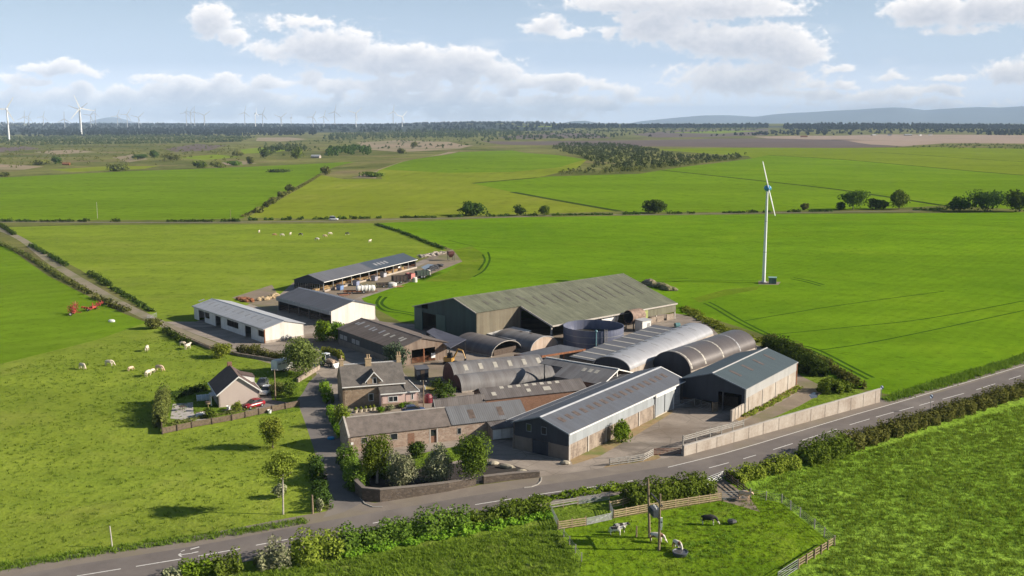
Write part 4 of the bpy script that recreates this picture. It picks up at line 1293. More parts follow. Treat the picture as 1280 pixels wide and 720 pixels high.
# roof F : long slate-grey shed with pale patches
g = Gable((-4.6, 169.6, 21.4, 19.3, 6.0, 2.97, 1.25, 0.5), 'byre', 'low grey-brown byre with ten pale roof patches and a brick end behind the steading', 'shed')
g.roof_mesh('old_grey_roof', ov=0.2)
g.long_wall(True, 'brick', 'front_wall', th=0.3)
g.long_wall(False, 'brick', 'back_wall', th=0.3)
g.gable_wall(0, 'brick', 'gable_wall')
g.gable_wall(1, 'brick', 'gable_wall')
for s in (3.6, 5.2, 6.8, 8.3, 9.8, 11.3, 12.8, 14.3):
    g.rooflight('rooflight_pale', s, 2.3, 2.9, 0.75)
g.rooflight('rooflight_pale', 1.6, 0.7, 1.6, 0.8)
g.rooflight('rooflight_pale', 8.2, 0.8, 1.6, 0.75)
g.rooflight('rooflight_pale', 11.4, 0.7, 1.7, 1.4)

# roof E : grey shed with three rooflights
g = Gable((7.98, 184.9, -36.2, 10.4, 11.0, 3.3, 1.7, 0.5), 'calf_shed', 'light grey roofed shed with three cream rooflights against the front barn', 'shed')
g.roof_mesh('vault_grey', ov=0.2)
e2 = MB().slab([(-5.6, 3.2, g.z(3.2) + .12), (-.27, 3.2, g.z(3.2) + .12), (-.27, 5.5, g.z(5.5) + .12), (-5.6, 5.5, g.z(5.5) + .12)], 0.12)
e2.build('roof', M['vault_grey'], g.root, label='short roof strip running on past the shed')
m = MB()
m.box(-5.7, 10.7, 5.42, 5.68, g.z(5.5) + .1, g.z(5.5) + .26)
m.build('ridge_cap', M['white_paint'], g.root)
g.verge('white_paint', 10.65, 0.12)
for s in (3.9, 5.3, 6.7):
    g.rooflight('rooflight_pale', s, 3.0, 4.2, 0.75)
g.long_wall(True, 'concrete_dark', 'front_wall')
g.long_wall(False, 'concrete_dark', 'back_wall', z0=1.0)
g.gable_wall(0, 'concrete_dark', 'gable_wall', openings=[(2, 9, 0, 3)])
for t in (0.2, 5.5, 10.8):
    MB().box(10.2, 10.4, t - .1, t + .1, 0, g.z(t)).build('post', M['white_paint'], g.root)
for y in (4.6,):
    MB().box(-5.5, -5.3, y - .1, y + .1, 0, g.z(y)).build('post', M['steel_dark'], g.root)

# ------------------------------------------------------------------ 10 bungalow
g = Gable((-45.9, 178.2, 114.6, 9.9, 7.2, 2.5, 2.8, 0.5), 'bungalow', 'buff rendered bungalow with dark brown tiled roof and white bargeboards', 'house')
g.roof_mesh('tile_brown', s0=-0.3, s1=10.1, ov=0.35)
g.verge('white_paint', -0.3, 0.06, 0.26)
g.gutter('white_paint', True, 0.06)
g.gutter('white_paint', False, 0.06)
g.gable_wall(0, 'buff_render', 'gable_wall', th=0.3)
g.gable_wall(1, 'buff_render', 'gable_wall', th=0.3)
g.long_wall(True, 'buff_render', 'side_wall', openings=[(3.0, 4.2, 0.9, 2.1), (6.5, 7.5, 0.0, 2.1)], th=0.3)
g.long_wall(False, 'buff_render', 'side_wall', openings=[(6.2, 8.2, 0.4, 2.1), (2.0, 3.6, 0.9, 2.1)], th=0.3)
window(g.root, (0, 0), (9.9, 0), 3.0, 4.2, 0.9, 2.1)
panel(g.root, 'door', 'white_paint', (0, 0), (9.9, 0), 6.5, 7.5, 0.02, 2.1, -0.15, -0.1)
window(g.root, (9.9, 7.2), (0, 7.2), 6.2, 8.2, 0.4, 2.1)
window(g.root, (9.9, 7.2), (0, 7.2), 2.0, 3.6, 0.9, 2.1)
MB().box(9.3, 9.9, 3.2, 4.0, 4.6, 5.95).build('chimney', M['brick'], g.roof)
# dormer on the east slope
dm = MB()
dm.slab([(4.2, -0.1, 4.0), (7.2, -0.1, 4.0), (7.2, 2.6, 4.75), (4.2, 2.6, 4.75)], 0.14)
dm.build('dormer_roof', M['tile_brown'], g.root)
wall_mb((4.3, 0.02), (7.1, 0.02), 2.9, 3.9, [(0.5, 2.3, 3.1, 3.8)], 0.15).build('dormer_wall', M['white_paint'], g.root)
wall_mb((4.3, 2.2), (4.3, 0.02), 3.0, [(0, 4.5), (2.2, 3.9)], (), 0.1).build('dormer_cheek', M['white_paint'], g.root)
wall_mb((7.1, 0.02), (7.1, 2.2), 3.0, [(0, 3.9), (2.2, 4.5)], (), 0.1).build('dormer_cheek', M['white_paint'], g.root)
window(g.root, (4.3, 0.02), (7.1, 0.02), 0.5, 2.3, 3.1, 3.8)
# glazed porch on the west side
pr = MB()
pr.slab([(0.6, 7.2, 2.35), (0.6, 8.5, 2.1), (3.0, 8.5, 2.1), (3.0, 7.2, 2.35)][::-1], 0.08)
pr.build('porch_roof', M['pale_cladding'], g.root)
window(g.root, (3.0, 8.4), (0.6, 8.4), 0.05, 2.35, 0.3, 2.05, bars=2, name='porch_window')


# ------------------------------------------------------------------ vaulted huts
class Vault:
    def __init__(self, P, name, label, mat, n=16, z0=0.3, th=0.08, ends=(None, None), open_ends=()):
        x, y, deg, self.L, self.W, _z, self.h, _t = P
        self.z0 = z0
        self.root = thing(name, label, 'hut', (x, y, 0), R(deg))
        self.n = n
        sec = []
        for s in (0, self.L):
            ring = [self.pt(s, a) for a in np.linspace(0, PI, n + 1)] + [self.pt(s, a, -th) for a in np.linspace(PI, 0, n + 1)]
            sec.append(ring)
        self.roof = MB().loft(sec).build('vault_roof', M[mat], self.root)
        for f in self.roof.data.polygons:
            f.use_smooth = True
        self.roof.data.set_sharp_from_angle(angle=R(40))
        if z0 > 0.05:
            m = MB()
            m.box(0, self.L, -0.1, 0.12, 0, z0)
            m.box(0, self.L, self.W - 0.12, self.W + 0.1, 0, z0)
            m.build('base_wall', M['concrete_pale'], self.root)
        for e, mt in enumerate(ends):
            if mt:
                self.end(e, mt)

    def pt(self, s, a, off=0.0):
        return (s, self.W / 2 - (self.W / 2 + off) * math.cos(a), self.z0 + (self.h - self.z0 + off) * math.sin(a))

    def end(self, e, mat, inset=0.15, off=-0.1, zlow=0.0):
        s = inset if e == 0 else self.L - inset
        m = MB()
        pr = [self.pt(s, a, off) for a in np.linspace(0, PI, self.n + 1)]
        pr = [(p[0], p[1], max(p[2], zlow)) for p in pr]
        pts = pr + [(s, self.W - 0.12, zlow), (s, 0.12, zlow)]
        m.slab(pts if e == 1 else pts[::-1], 0.1)
        return m.build('end_wall', M[mat], self.root)

    def patch(self, name, mat, s0, s1, a0, a1, off=0.03):
        m = MB()
        aa = np.linspace(a0, a1, 7)
        r0 = [self.pt(s0, a, off) for a in aa] + [self.pt(s0, a, off - 0.025) for a in aa[::-1]]
        r1 = [self.pt(s1, a, off) for a in aa] + [self.pt(s1, a, off - 0.025) for a in aa[::-1]]
        return m.loft([r0, r1]).build(name, M[mat], self.roof)


v = Vault((-9.5, 185.3, 24.2, 19.8, 5.2, .3, 2.9, .5), 'round_roofed_hut', 'nearer of two round-roofed silver huts with dark red ends beside the yard', 'vault_grey', ends=('red_oxide', 'concrete_dark'))
v = Vault((-11.0, 189.6, 22.6, 19.3, 7.4, .3, 4.0, .5), 'round_roofed_hut', 'larger round-roofed hut behind the silver one, six pale rooflights along it', 'vault_grey', ends=('red_oxide', 'concrete_dark'))
for k in range(6):
    v.patch('rooflight', 'rooflight_pale', 2.4 + k * 3.1, 3.2 + k * 3.1, 0.75, 1.15)
v = Vault((-13.46, 224.0, -45.6, 12.8, 9.2, .3, 2.95, .5), 'round_roofed_hut', 'dark round-roofed hut with open end next to the brown barn', 'vault_dark', ends=('concrete_dark', None))
MB().path([v.pt(12.9, a, 0.02) for a in np.linspace(0, PI, 14)], 0.09, 5).build('end_trim', M['concrete_post'], v.root)
MB().box(12.2, 12.35, 1.2, 8.0, 0.0, 1.3).build('end_boards', M['wood_dark'], v.root)
v = Vault((-4.7, 228.0, -45.9, 12.6, 8.9, .3, 3.1, .5), 'round_roofed_hut', 'round-roofed hut with a pale rusty end wall below the big olive barn', 'vault_grey', ends=('concrete_dark', 'rust_end'))
MB().path([v.pt(12.62, a, 0.02) for a in np.linspace(0, PI, 14)], 0.1, 5).build('end_trim', M['pale_cladding'], v.root)
for s, a in ((5.0, 1.5), (8.2, 1.5)):
    v.patch('roof_vent', 'wood_dark', s, s + .7, a, a + .1, 0.12)
v = Vault((23.19, 193.5, 56.5, 42.1, 8.2, .3, 4.5, .5), 'round_roofed_hut', 'long bright silver round-roofed shed between the striped roof and the bronze one', 'vault_bright', n=20, z0=2.4, ends=('dark_cladding', 'dark_cladding'))
for k in range(13):
    v.patch('roof_vent', 'rooflight_dark', 2.0 + k * 3.0, 2.35 + k * 3.0, 1.72, 1.98, 0.04)
for k in range(6):
    v.patch('rooflight', 'rooflight_dim', 3.0 + k * 6.5, 3.45 + k * 6.5, 0.9, 1.4, 0.03)
MB().path([v.pt(-0.02, a, 0.02) for a in np.linspace(0, PI, 16)], 0.1, 5).build('end_trim', M['pale_cladding'], v.root)
v = Vault((35.6, 196.1, 50.2, 28.6, 8.8, .3, 4.9, .5), 'round_roofed_hut', 'long bronze round-roofed shed with three pale hoops behind the teal roofed barn', 'vault_bronze', n=20, z0=1.5, ends=('dark_cladding', 'dark_cladding'))
for s in (0.4, 6.0, 13.5, 21.0):
    v.patch('roof_hoop', 'rooflight_pale' if s < 20 else 'rooflight_dim', s, s + .45, 0.12, 1.75, 0.03)

# small pitched white roof by the green barn, lean roofs, striped cubicle roof
A = gp(595.3, 413.8, 2.0)
B = gp(615.6, 402.4, 2.6)
C = gp(664.0, 412.9, 2.6)
D = A + (C - B)
t = thing('store_shed', 'pale flat-pitched roof squeezed in front of the big olive barn, patched in grey', 'shed', (A.x, A.y, 0))
A, B, C, D = (q - t.location for q in (A, B, C, D))
rf = MB().slab([tuple(A), tuple(D), tuple(C), tuple(B)], 0.14).build('roof', M['white_sheet'], t)
for k in range(3):
    q = [A.lerp(D, .14 + k * .09).lerp(B.lerp(C, .14 + k * .09), f) for f in (.2, .78)]
    e = (D - A) * .055
    up = Vector((0, 0, .04))
    MB().slab([tuple(q[0] + up), tuple(q[0] + e + up), tuple(q[1] + e + up), tuple(q[1] + up)], .05).build('rooflight', M['rooflight_dim'], rf)
for p, q, mt in ((A, D, 'blue_fascia'), (D, C, 'pale_cladding'), (C, B, 'concrete_dark'), (B, A, 'blue_fascia')):
    L_ = Vector((q.x - p.x, q.y - p.y, 0)).length
    wall_mb((p.x, p.y), (q.x, q.y), 0, [(0, p.z - .16), (L_, q.z - .16)], (), .12).build('wall', M[mt], t)

t = thing('lean_to', 'dark blue-grey mono-pitch roof between the brown barn and the olive barn', 'shed', gp(548, 434))
cs = [gp(532.8, 414.4, 4.4), gp(541.4, 409.7, 4.6), gp(583, 424.2, 4.0), gp(562.5, 435.0, 3.2)]
loc = t.location
MB().slab([tuple(p - loc) for p in cs][::-1], 0.12).build('roof', M['blue_dark_roof'], t)
for p in cs:
    q = p - loc
    MB().box(q.x * .96 - .1, q.x * .96 + .1, q.y * .96 - .1, q.y * .96 + .1, 0, q.z - .1).build('post', M['steel_dark'], t)
m = MB()
wall_mb(((cs[1] - loc).x, (cs[1] - loc).y), ((cs[0] - loc).x, (cs[0] - loc).y), 0, 4.0, (), 0.1, m)
m.build('wall', M['dark_cladding'], t)

t = thing('lean_to', 'flat dark roof with a rusty brown edge beside the round tank', 'shed', gp(690, 453))
loc = t.location
zf = 3.0
cs = [gp(643, 443.2, zf), gp(677, 444.8, zf), gp(732, 436.2, zf), gp(700, 430.6, zf)]
MB().slab([tuple(p - loc) for p in cs], 0.15).build('roof', M['slate_grey_roof'], t)
m = MB()
for p, q in ((cs[1], cs[2]), (cs[0], cs[1])):
    p, q = p - loc, q - loc
    d = (q - p).normalized()
    n = Vector((d.y, -d.x, 0)) * 0.12
    m.hexa([tuple(p + Vector((0, 0, -.35))), tuple(q + Vector((0, 0, -.35))), tuple(q + n + Vector((0, 0, -.35))), tuple(p + n + Vector((0, 0, -.35))), tuple(p + Vector((0, 0, .05))), tuple(q + Vector((0, 0, .05))), tuple(q + n + Vector((0, 0, .05))), tuple(p + n + Vector((0, 0, .05)))])
m.build('rusty_edge', M['rust'], t)
for p in (cs[0], cs[1], cs[2], (cs[1] + cs[2]) / 2):
    q = (p - loc)
    MB().box(q.x - .1, q.x + .1, q.y + .1, q.y + .3, 0, zf - .15).build('post', M['rust'], t)
wall_mb(((cs[2] - loc).x, (cs[2] - loc).y), ((cs[3] - loc).x, (cs[3] - loc).y), 0, zf - .2, (), 0.15).build('wall', M['concrete_dark'], t)

# striped cubicle shed : runs beside the silver vault
CA = R(56.5)
cx_ = 23.19 + math.cos(CA) * 1.2 - math.sin(CA) * 8.45
cy_ = 193.5 + math.sin(CA) * 1.2 + math.cos(CA) * 8.45
g = Gable((cx_, cy_, 56.5, 39.5, 6.1, 2.75, 0.25, 0.98), 'cubicle_shed', 'low dark roof striped with pale sheets between the round tank and the silver vault', 'shed')
g.roof_mesh('slate_grey_roof', ov=0.1, back=True)
for k in range(9):
    g.rooflight('rooflight_pale', 0.9 + k * 4.4, 0.05, 5.9, 0.62, 0.04)
g.long_wall(True, 'concrete_dark', 'side_wall')
g.long_wall(False, 'concrete_dark', 'side_wall', z1=2.6)
wall_mb((0, 6.1), (0, 0), 0, [(0, 2.75), (6.1, 2.7)], (), 0.2).build('end_wall', M['concrete_dark'], g.root)
wall_mb((39.5, 0), (39.5, 6.1), 0, [(0, 2.7), (6.1, 2.75)], (), 0.2).build('end_wall', M['concrete_dark'], g.root)

# white-doored outhouse at the steading's east end
p = Vector((SX, SY, 0))
ux = Vector((math.cos(R(SD)), math.sin(R(SD)), 0))
uy = Vector((-ux.y, ux.x, 0))
o = p + ux * 22.8 - uy * 2.35
t = thing('outhouse', 'lean-to outhouse with three white door panels at the steading wall', 'outhouse', o, R(SD))
MB().slab([(-.15, -.25, 1.95), (4.9, -.25, 1.95), (4.9, 2.3, 2.5), (-.15, 2.3, 2.5)], 0.1).build('roof', M['old_grey_roof'], t)
for k in range(3):
    MB().box(0.05 + k * 1.57, 1.55 + k * 1.57, 0.0, 0.08, 0.15, 1.8).build('door', M['white_paint'], t)
for x in (0, 4.65):
    MB().box(x, x + .12, 0.1, 2.3, 0, 1.9).build('side_wall', M['steading_stone'], t)
# brick yard wall by the byre
w0, w1 = gp(655, 513), gp(706, 496)
t = wall_mb((0, 0), ((w1 - w0).x, (w1 - w0).y), 0, 1.5, (), 0.3).build('brick_wall', M['brick'])
t.location = w0
tag(t, 'short red brick yard wall between the byre and the front barn', 'wall')

# ------------------------------------------------------------------ slurry tank
tc = Vector((18.77, 228.3, 0))
t = thing('slurry_tank', 'round open blue steel slurry tank with a ladder against its side', 'tank', tc)
rad = 6.95
m = MB()
m.lathe([(rad, 0), (rad, 4.32), (rad + .07, 4.32), (rad + .07, 4.4), (rad - .08, 4.4), (rad - .08, 0.02)], 48)
sh = m.build('shell', M['blue_steel'], t)
for z in (1.45, 2.9):
    MB().lathe([(rad + .002, z - .05), (rad + .05, z - .05), (rad + .05, z + .05), (rad + .002, z + .05)], 48).build('ring_band', M['galv'], t)
MB().lathe([(0.01, 2.2), (rad - .1, 2.2)], 40).build('slurry', plain('slurry', (0.05, 0.045, 0.035), 0.4), t)
a0 = R(-72)
er = Vector((math.cos(a0), math.sin(a0), 0))
et = Vector((-er.y, er.x, 0))
l = MB()
for sgn in (-1, 1):
    q = er * (rad + .25) + et * 0.3 * sgn
    l.tube((q.x, q.y, 0), (q.x, q.y, 4.9), 0.05, n=6)
for k in range(13):
    q0, q1 = er * (rad + .25) + et * .3, er * (rad + .25) - et * .3
    l.tube((q0.x, q0.y, .3 + k * .36), (q1.x, q1.y, .3 + k * .36), 0.035, n=5)
l.build('ladder', M['wood_grey'], t)
er2 = Vector((math.cos(R(-90)), math.sin(R(-90)), 0))
q = er2 * (rad + .5)
p_ = MB().tube((q.x, q.y, 0), (q.x, q.y, 4.3), 0.14, n=8)
p_.lathe([(0.01, -.32), (.25, -.22), (.33, 0), (.25, .22), (.01, .32)], 10, (q.x, q.y, 4.55))
p_.build('filling_pipe', plain('pipe_teal', (0.12, 0.24, 0.27), 0.5), t)

# ------------------------------------------------------------------ feed drum and kit under the olive barn eaves
def on_green(s, t):
    u = Vector((math.cos(R(gdeg)), math.sin(R(gdeg)), 0))
    w = Vector((-u.y, u.x, 0))
    return Vector((gx, gy, 0)) + u * s + w * t


t = thing('feed_drum', 'rusty brown horizontal drum with a dark open mouth under the lean-to eave', 'drum', on_green(38.0, -gw2 - 1.8), R(gdeg))
MB().lathe([(1.55, 0), (1.7, 0), (1.7, 4.5), (1.5, 4.9), (0.02, 5.0)], 20, (0, 0, 3.3), 'x').build('drum', plain('drum_rust', (0.25, 0.17, 0.13), 0.75, var=0.18), t)
MB().lathe([(1.62, 0.02), (1.62, 3.0), (0.02, 3.0)], 20, (0, 0, 3.3), 'x').build('lining', M['steel_dark'], t)
m = MB()
for x in (0.6, 4.2):
    for y in (-1.2, 1.2):
        m.box(x - .1, x + .1, y - .1, y + .1, 0, 2.4)
m.build('stand', M['steel_dark'], t)
t = thing('control_cabin', 'pale sheeted cabin standing under the brown drum beside the tank', 'cabin', on_green(40.3, -gw2 - 4.6), R(gdeg))
MB().box(-1.6, 1.6, -1.2, 1.2, 0, 2.7).build('cabin_wall', M['white_sheet'], t)
MB().slab([(-1.75, -1.4, 2.75), (1.75, -1.4, 2.75), (1.75, 1.4, 2.95), (-1.75, 1.4, 2.95)], 0.1).build('roof', M['pale_roof'], t)
panel(t, 'door', 'rooflight_dim', (-1.6, -1.2), (1.6, -1.2), 1.9, 2.8, 0.05, 2.0)
t = thing('stacked_sheet', 'white curved sheet leaning inside the olive barn behind the tank', 'sheet', on_green(31.0, -gw2 + 2.2), R(gdeg))
MB().lathe([(1.6, 0), (1.7, 0), (1.7, 6.0), (1.6, 6.0)], 20, (0, 0, 3.0), 'x').build('casing', M['white_paint'], t)
for x in (0.6, 5.2):
    MB().box(x - .15, x + .15, -1.2, 1.2, 0, 1.6).build('cradle', M['steel_dark'], t)
t['label'] = 'white cylindrical mixer casing inside the olive barn behind the tank'
t['category'] = 'mixer'
t.name = 'mixer_casing'
t = thing('water_drum', 'small teal drum on its side at the corner of the olive barn', 'drum', gp(843.5, 409.5), R(20))
MB().lathe([(0.02, 0), (.5, 0), (.6, .06), (.6, 1.3), (.5, 1.36), (.02, 1.36)], 14, (0, 0, .6), 'x').build('drum', plain('teal_plastic', (0.1, 0.22, 0.23), 0.4), t)
MB().lathe([(0.02, -.03), (.25, -.03), (.25, .02)], 12, (0, 0, .6), 'x').build('cap', M['steel_dark'], t)

# ------------------------------------------------------------------ foliage
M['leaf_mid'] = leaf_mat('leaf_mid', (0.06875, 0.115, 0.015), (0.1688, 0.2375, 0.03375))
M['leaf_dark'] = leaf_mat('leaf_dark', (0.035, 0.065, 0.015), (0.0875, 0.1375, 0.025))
M['leaf_bright'] = leaf_mat('leaf_bright', (0.09375, 0.1812, 0.01375), (0.2125, 0.3375, 0.03))
M['leaf_yellow'] = leaf_mat('leaf_yellow', (0.125, 0.1562, 0.02), (0.2687, 0.3063, 0.0425))
M['leaf_pale'] = leaf_mat('leaf_pale', (0.12, 0.15, 0.06), (0.36, 0.36, 0.22), 0.15, 1.4)
M['leaf_willow'] = leaf_mat('leaf_willow', (0.09375, 0.125, 0.0325), (0.2063, 0.2438, 0.0625))
M['leaf_olive'] = leaf_mat('leaf_olive', (0.0875, 0.1025, 0.025), (0.1875, 0.2, 0.0525))
M['needle'] = leaf_mat('needle', (0.05, 0.075, 0.045), (0.1, 0.13, 0.07), 0.1)
M['conifer_far'] = leaf_mat('conifer_far', (0.0045, 0.011, 0.0105), (0.008, 0.017, 0.014), 0.05, 0.01)  # tone darkened to stand for cloud shadow over the far forest
M['wood_far'] = leaf_mat('wood_far', (0.036, 0.056, 0.018), (0.085, 0.105, 0.032), 0.1, 0.01)
M['bark'] = grime_mat('bark', (0.17, 0.14, 0.11), (0.09, 0.07, 0.055), 1.5, vert=False)
M['bark_pale'] = grime_mat('bark_pale', (0.5, 0.46, 0.4), (0.25, 0.2, 0.16), 1.5, vert=False)
M['grass_tuft'] = leaf_mat('grass_tuft', (0.102, 0.168, 0.018), (0.186, 0.258, 0.0336), 0.35, 0.2)
M['grass_tuft_tall'] = leaf_mat('grass_tuft_tall', (0.108, 0.186, 0.0168), (0.228, 0.324, 0.042), 0.35, 0.2)

NR = np.random.default_rng(5)


def leaves_mesh(name, pos, nor, size, mat, aspect=0.75, jit=0.7):
    """one small diamond-shaped face per leaf clump"""
    n = len(pos)
    d = nor + NR.normal(0, jit, (n, 3))
    d /= np.linalg.norm(d, axis=1)[:, None] + 1e-9
    r = NR.normal(0, 1, (n, 3))
    a = np.cross(d, r)
    a /= np.linalg.norm(a, axis=1)[:, None] + 1e-9
    b = np.cross(d, a)
    s = size[:, None] * 0.5
    v = np.stack([pos - a * s, pos - b * s * aspect + d * s * .15, pos + a * s, pos + b * s * aspect + d * s * .15], axis=1).reshape(-1, 3)
    me = bpy.data.meshes.new(name)
    me.vertices.add(4 * n)
    me.vertices.foreach_set('co', v.astype(np.float32).ravel())
    me.loops.add(4 * n)
    me.loops.foreach_set('vertex_index', np.arange(4 * n, dtype=np.int32))
    me.polygons.add(n)
    me.polygons.foreach_set('loop_start', np.arange(0, 4 * n, 4, dtype=np.int32))
    me.polygons.foreach_set('loop_total', np.full(n, 4, dtype=np.int32))
    me.materials.append(mat)
    me.update()
    me.validate()
    return me


def lobes(rx, ry, rz, n, seed, spread=0.62, lr=(0.34, 0.55)):
    g = np.random.default_rng(seed)
    out = []
    for _ in range(n):
        d = g.normal(0, 1, 3)
        d /= np.linalg.norm(d)
        k = g.uniform(0.35, 1.0) * spread
        r = g.uniform(*lr)
        out.append((d * np.array([rx, ry, rz]) * k, r * np.array([rx, ry, rz]) * g.uniform(0.85, 1.15, 3)))
    out.append((np.zeros(3), np.array([rx, ry, rz]) * 0.6))
    return out


def crown_cloud(rx, ry, rz, n_leaves, n_lobes, seed, spread=0.62, lr=(0.34, 0.55), deep=0.25):
    g = np.random.default_rng(seed + 99)
    lb = lobes(rx, ry, rz, n_lobes, seed, spread, lr)
    w = np.array([np.prod(r) ** 0.67 for _, r in lb])
    w /= w.sum()
    pick = g.choice(len(lb), n_leaves, p=w)
    C = np.array([c for c, _ in lb])[pick]
    Rr = np.array([r for _, r in lb])[pick]
    d = g.normal(0, 1, (n_leaves, 3))
    d[:, 2] += 0.25
    d /= np.linalg.norm(d, axis=1)[:, None]
    k = 1.06 - np.abs(g.normal(0, deep, n_leaves))
    pos = C + d * Rr * k[:, None]
    # clumpy gaps
    return pos, d


_crowns = {}


def tree(name, label, base, h, w, mat='leaf_mid', seed=1, leaf=0.42, n=2600, trunk=0.25, crown_z=None, nl=9, group=None, bark='bark', cat='tree', trunkr=None, share=None, spread=0.62, dz=0.0, lr=(0.34, 0.55)):
    """base: where it stands; h, w: height and crown width in metres; trunk: bare share of the height"""
    t = thing(name, label, cat, base, 0 if not share else rnd.uniform(0, 6.28), group)
    hz = h * (1 - trunk)
    key = share
    if key and key in _crowns:
        cm, tm, h0, w0 = _crowns[key]
        t.scale = (w / w0, w / w0, h / h0)
    else:
        rx, rz = w / 2, hz / 2
        g0 = np.random.default_rng(seed + 7)
        pos, nor = crown_cloud(rx * .92, rx * .92, rz * .95, n, nl, seed, spread, lr)
        lo_, hi_ = np.percentile(pos, .4, axis=0), np.percentile(pos, 99.6, axis=0)
        pos = (pos - (lo_ + hi_) / 2) / (hi_ - lo_) * np.array([w, w, hz])
        inner = g0.uniform(0, 1, n) < 0.22
        pos[inner] *= 0.72
        pos[:, 2] += h * trunk + rz
        pos[:, 2] = np.maximum(pos[:, 2], 0.05)
        size = NR.uniform(0.6, 1.35, n) * leaf * np.where(inner, 2.0, 1.0)
        cm = leaves_mesh('crown', pos, nor, size, M[mat])
        g = random.Random(seed)
        m = MB()
        tr = trunkr or max(0.07, 0.03 * h)
        p = Vector((0, 0, -0.1))
        ztop = h * (trunk + 0.3)
        bend = Vector((g.uniform(-.06, .06) * h, g.uniform(-.06, .06) * h, 0))
        pts = [p, Vector((0, 0, ztop * .5)) + bend * .4, Vector((0, 0, ztop)) + bend]
        m.tube(pts[0], pts[1], tr, tr * .75, 7)
        m.tube(pts[1], pts[2], tr * .75, tr * .5, 7)
        for k in range(5):
            a = k * 1.257 + g.uniform(-.4, .4)
            s = pts[1].lerp(pts[2], g.uniform(0.3, 1.0))
            e = s + Vector((math.cos(a) * rx * .6, math.sin(a) * rx * .6, hz * g.uniform(.2, .45)))
            m.tube(s, e, tr * .42, tr * .12, 5)
        tm = m.mesh('trunk', M[bark])
        if key:
            _crowns[key] = (cm, tm, h, w)
    for nm, me in (('trunk', tm), ('crown', cm)):
        o = link(bpy.data.objects.new(nm, me))
        o.parent = t
    return t


def tree_px(name, label, u, vb, vt, u0, u1, **kw):
    b = gp(u, vb)
    k = pxm(b)
    return tree(name, label, b, (vb - vt) / k / math.cos(PITCH), (u1 - u0) / k, **kw)


def bush_px(name, label, u, vb, vt, u0, u1, **kw):
    kw.setdefault('trunk', 0.02)
    kw.setdefault('cat', 'bush')
    return tree_px(name, label, u, vb, vt, u0, u1, **kw)


def hedge(name, label, px, width, height, mat='leaf_mid', dens=34, leaf=0.36, seed=3, vary=0.3, group=None, cat='hedge', pts=None, base_z=True):
    """a hedge along a line on the ground: uneven top and sides"""
    c = [gp(u, v) for u, v in px] if pts is None else [Vector(p) for p in pts]
    o0 = c[0].copy()
    g = np.random.default_rng(seed)
    seg = [(b - a).length for a, b in zip(c[:-1], c[1:])]
    tot = sum(seg)
    n = int(tot * dens * 2.0 * (width + height) / 3.0)
    s = g.uniform(0, tot, n)
    cum = np.concatenate([[0], np.cumsum(seg)])
    idx = np.clip(np.searchsorted(cum, s) - 1, 0, len(seg) - 1)
    P = np.array([tuple(p - o0) for p in c])
    f = (s - cum[idx]) / np.array(seg)[idx]
    ctr = P[idx] * (1 - f)[:, None] + P[idx + 1] * f[:, None]
    dv = P[idx + 1] - P[idx]
    dv /= np.linalg.norm(dv, axis=1)[:, None]
    nv = np.stack([-dv[:, 1], dv[:, 0], np.zeros(n)], 1)
    k = 0.5 * np.sin(s * 1.15 + seed) + 0.35 * np.sin(s * 2.7 + 1.3 * seed) + 0.45 * np.sin(s * 0.43 + 2.1 * seed)
    hh = height * (1 + vary * k)
    ww = width * 0.5 * (1 + 0.8 * vary * np.sin(s * 1.7 + seed * 2) + 0.5 * vary * k)
    a = g.uniform(-0.15, PI + 0.15, n)
    q = 1.03 - np.abs(g.normal(0, 0.22, n))
    sq = lambda v, e: np.sign(v) * np.abs(v) ** e
    lat = sq(np.cos(a), 0.75) * ww * q
    z = np.clip(sq(np.sin(a), 0.75), 0, 2) * hh * q
    low = g.uniform(0, 1, n) < 0.3
    z = np.where(low, g.uniform(0, 0.8, n) * hh, z)
    lat = np.where(low, np.sign(lat) * ww * (1.0 - 0.15 * g.uniform(0, 1, n)), lat)
    pos = ctr + nv * lat[:, None]
    pos[:, 2] += z
    nor = nv * (np.cos(a))[:, None] + np.array([0, 0, 1.0]) * np.sin(a)[:, None]
    size = g.uniform(0.6, 1.4, n) * leaf
    core = g.uniform(0, 1, n) < 0.16
    shrink = np.where(core, 0.66, 1.0)[:, None]
    pos = ctr + (pos - ctr) * shrink
    size = size * np.where(core, 2.6, 1.0)
    me = leaves_mesh(name, pos, nor, size, M[mat], jit=0.5)
    o = link(bpy.data.objects.new(name, me))
    o.location = o0
    return tag(o, label, cat, group)


# trees and shrubs about the farmstead
tree_px('willow_tree', 'broad grey-green willow beside the white trailer and the farm lane', 380, 468, 421, 354, 406, mat='leaf_willow', seed=21, n=7500, trunk=0.08, leaf=0.32, nl=12)
tree_px('birch_tree', 'tall light green birch at the steading corner of the front garden', 471, 604, 543, 449, 488, mat='leaf_mid', seed=22, n=6500, trunk=0.2, leaf=0.23, bark='bark_pale', nl=11)
tree_px('garden_tree', 'upright full dark green tree by the garden wall gap near the front barn', 592, 604, 541, 569, 612, mat='leaf_mid', seed=23, n=7500, trunk=0.13, leaf=0.24, bark='bark_pale', nl=12)
bush_px('whitebeam', 'rounded silvery whitebeam, left of the pale pair in the front garden', 503, 608, 566, 484, 523, mat='leaf_pale', seed=24, n=5500, leaf=0.26, nl=11, cat='tree')
bush_px('whitebeam', 'larger silvery whitebeam next to the upright dark garden tree', 545, 603, 557, 525, 567, mat='leaf_pale', seed=25, n=6000, leaf=0.26, nl=11, cat='tree')
bush_px('yew_bush', 'small very dark yew ball behind the silvery whitebeams', 521, 572, 552, 509, 533, mat='leaf_dark', seed=26, n=1500, leaf=0.25, nl=6)
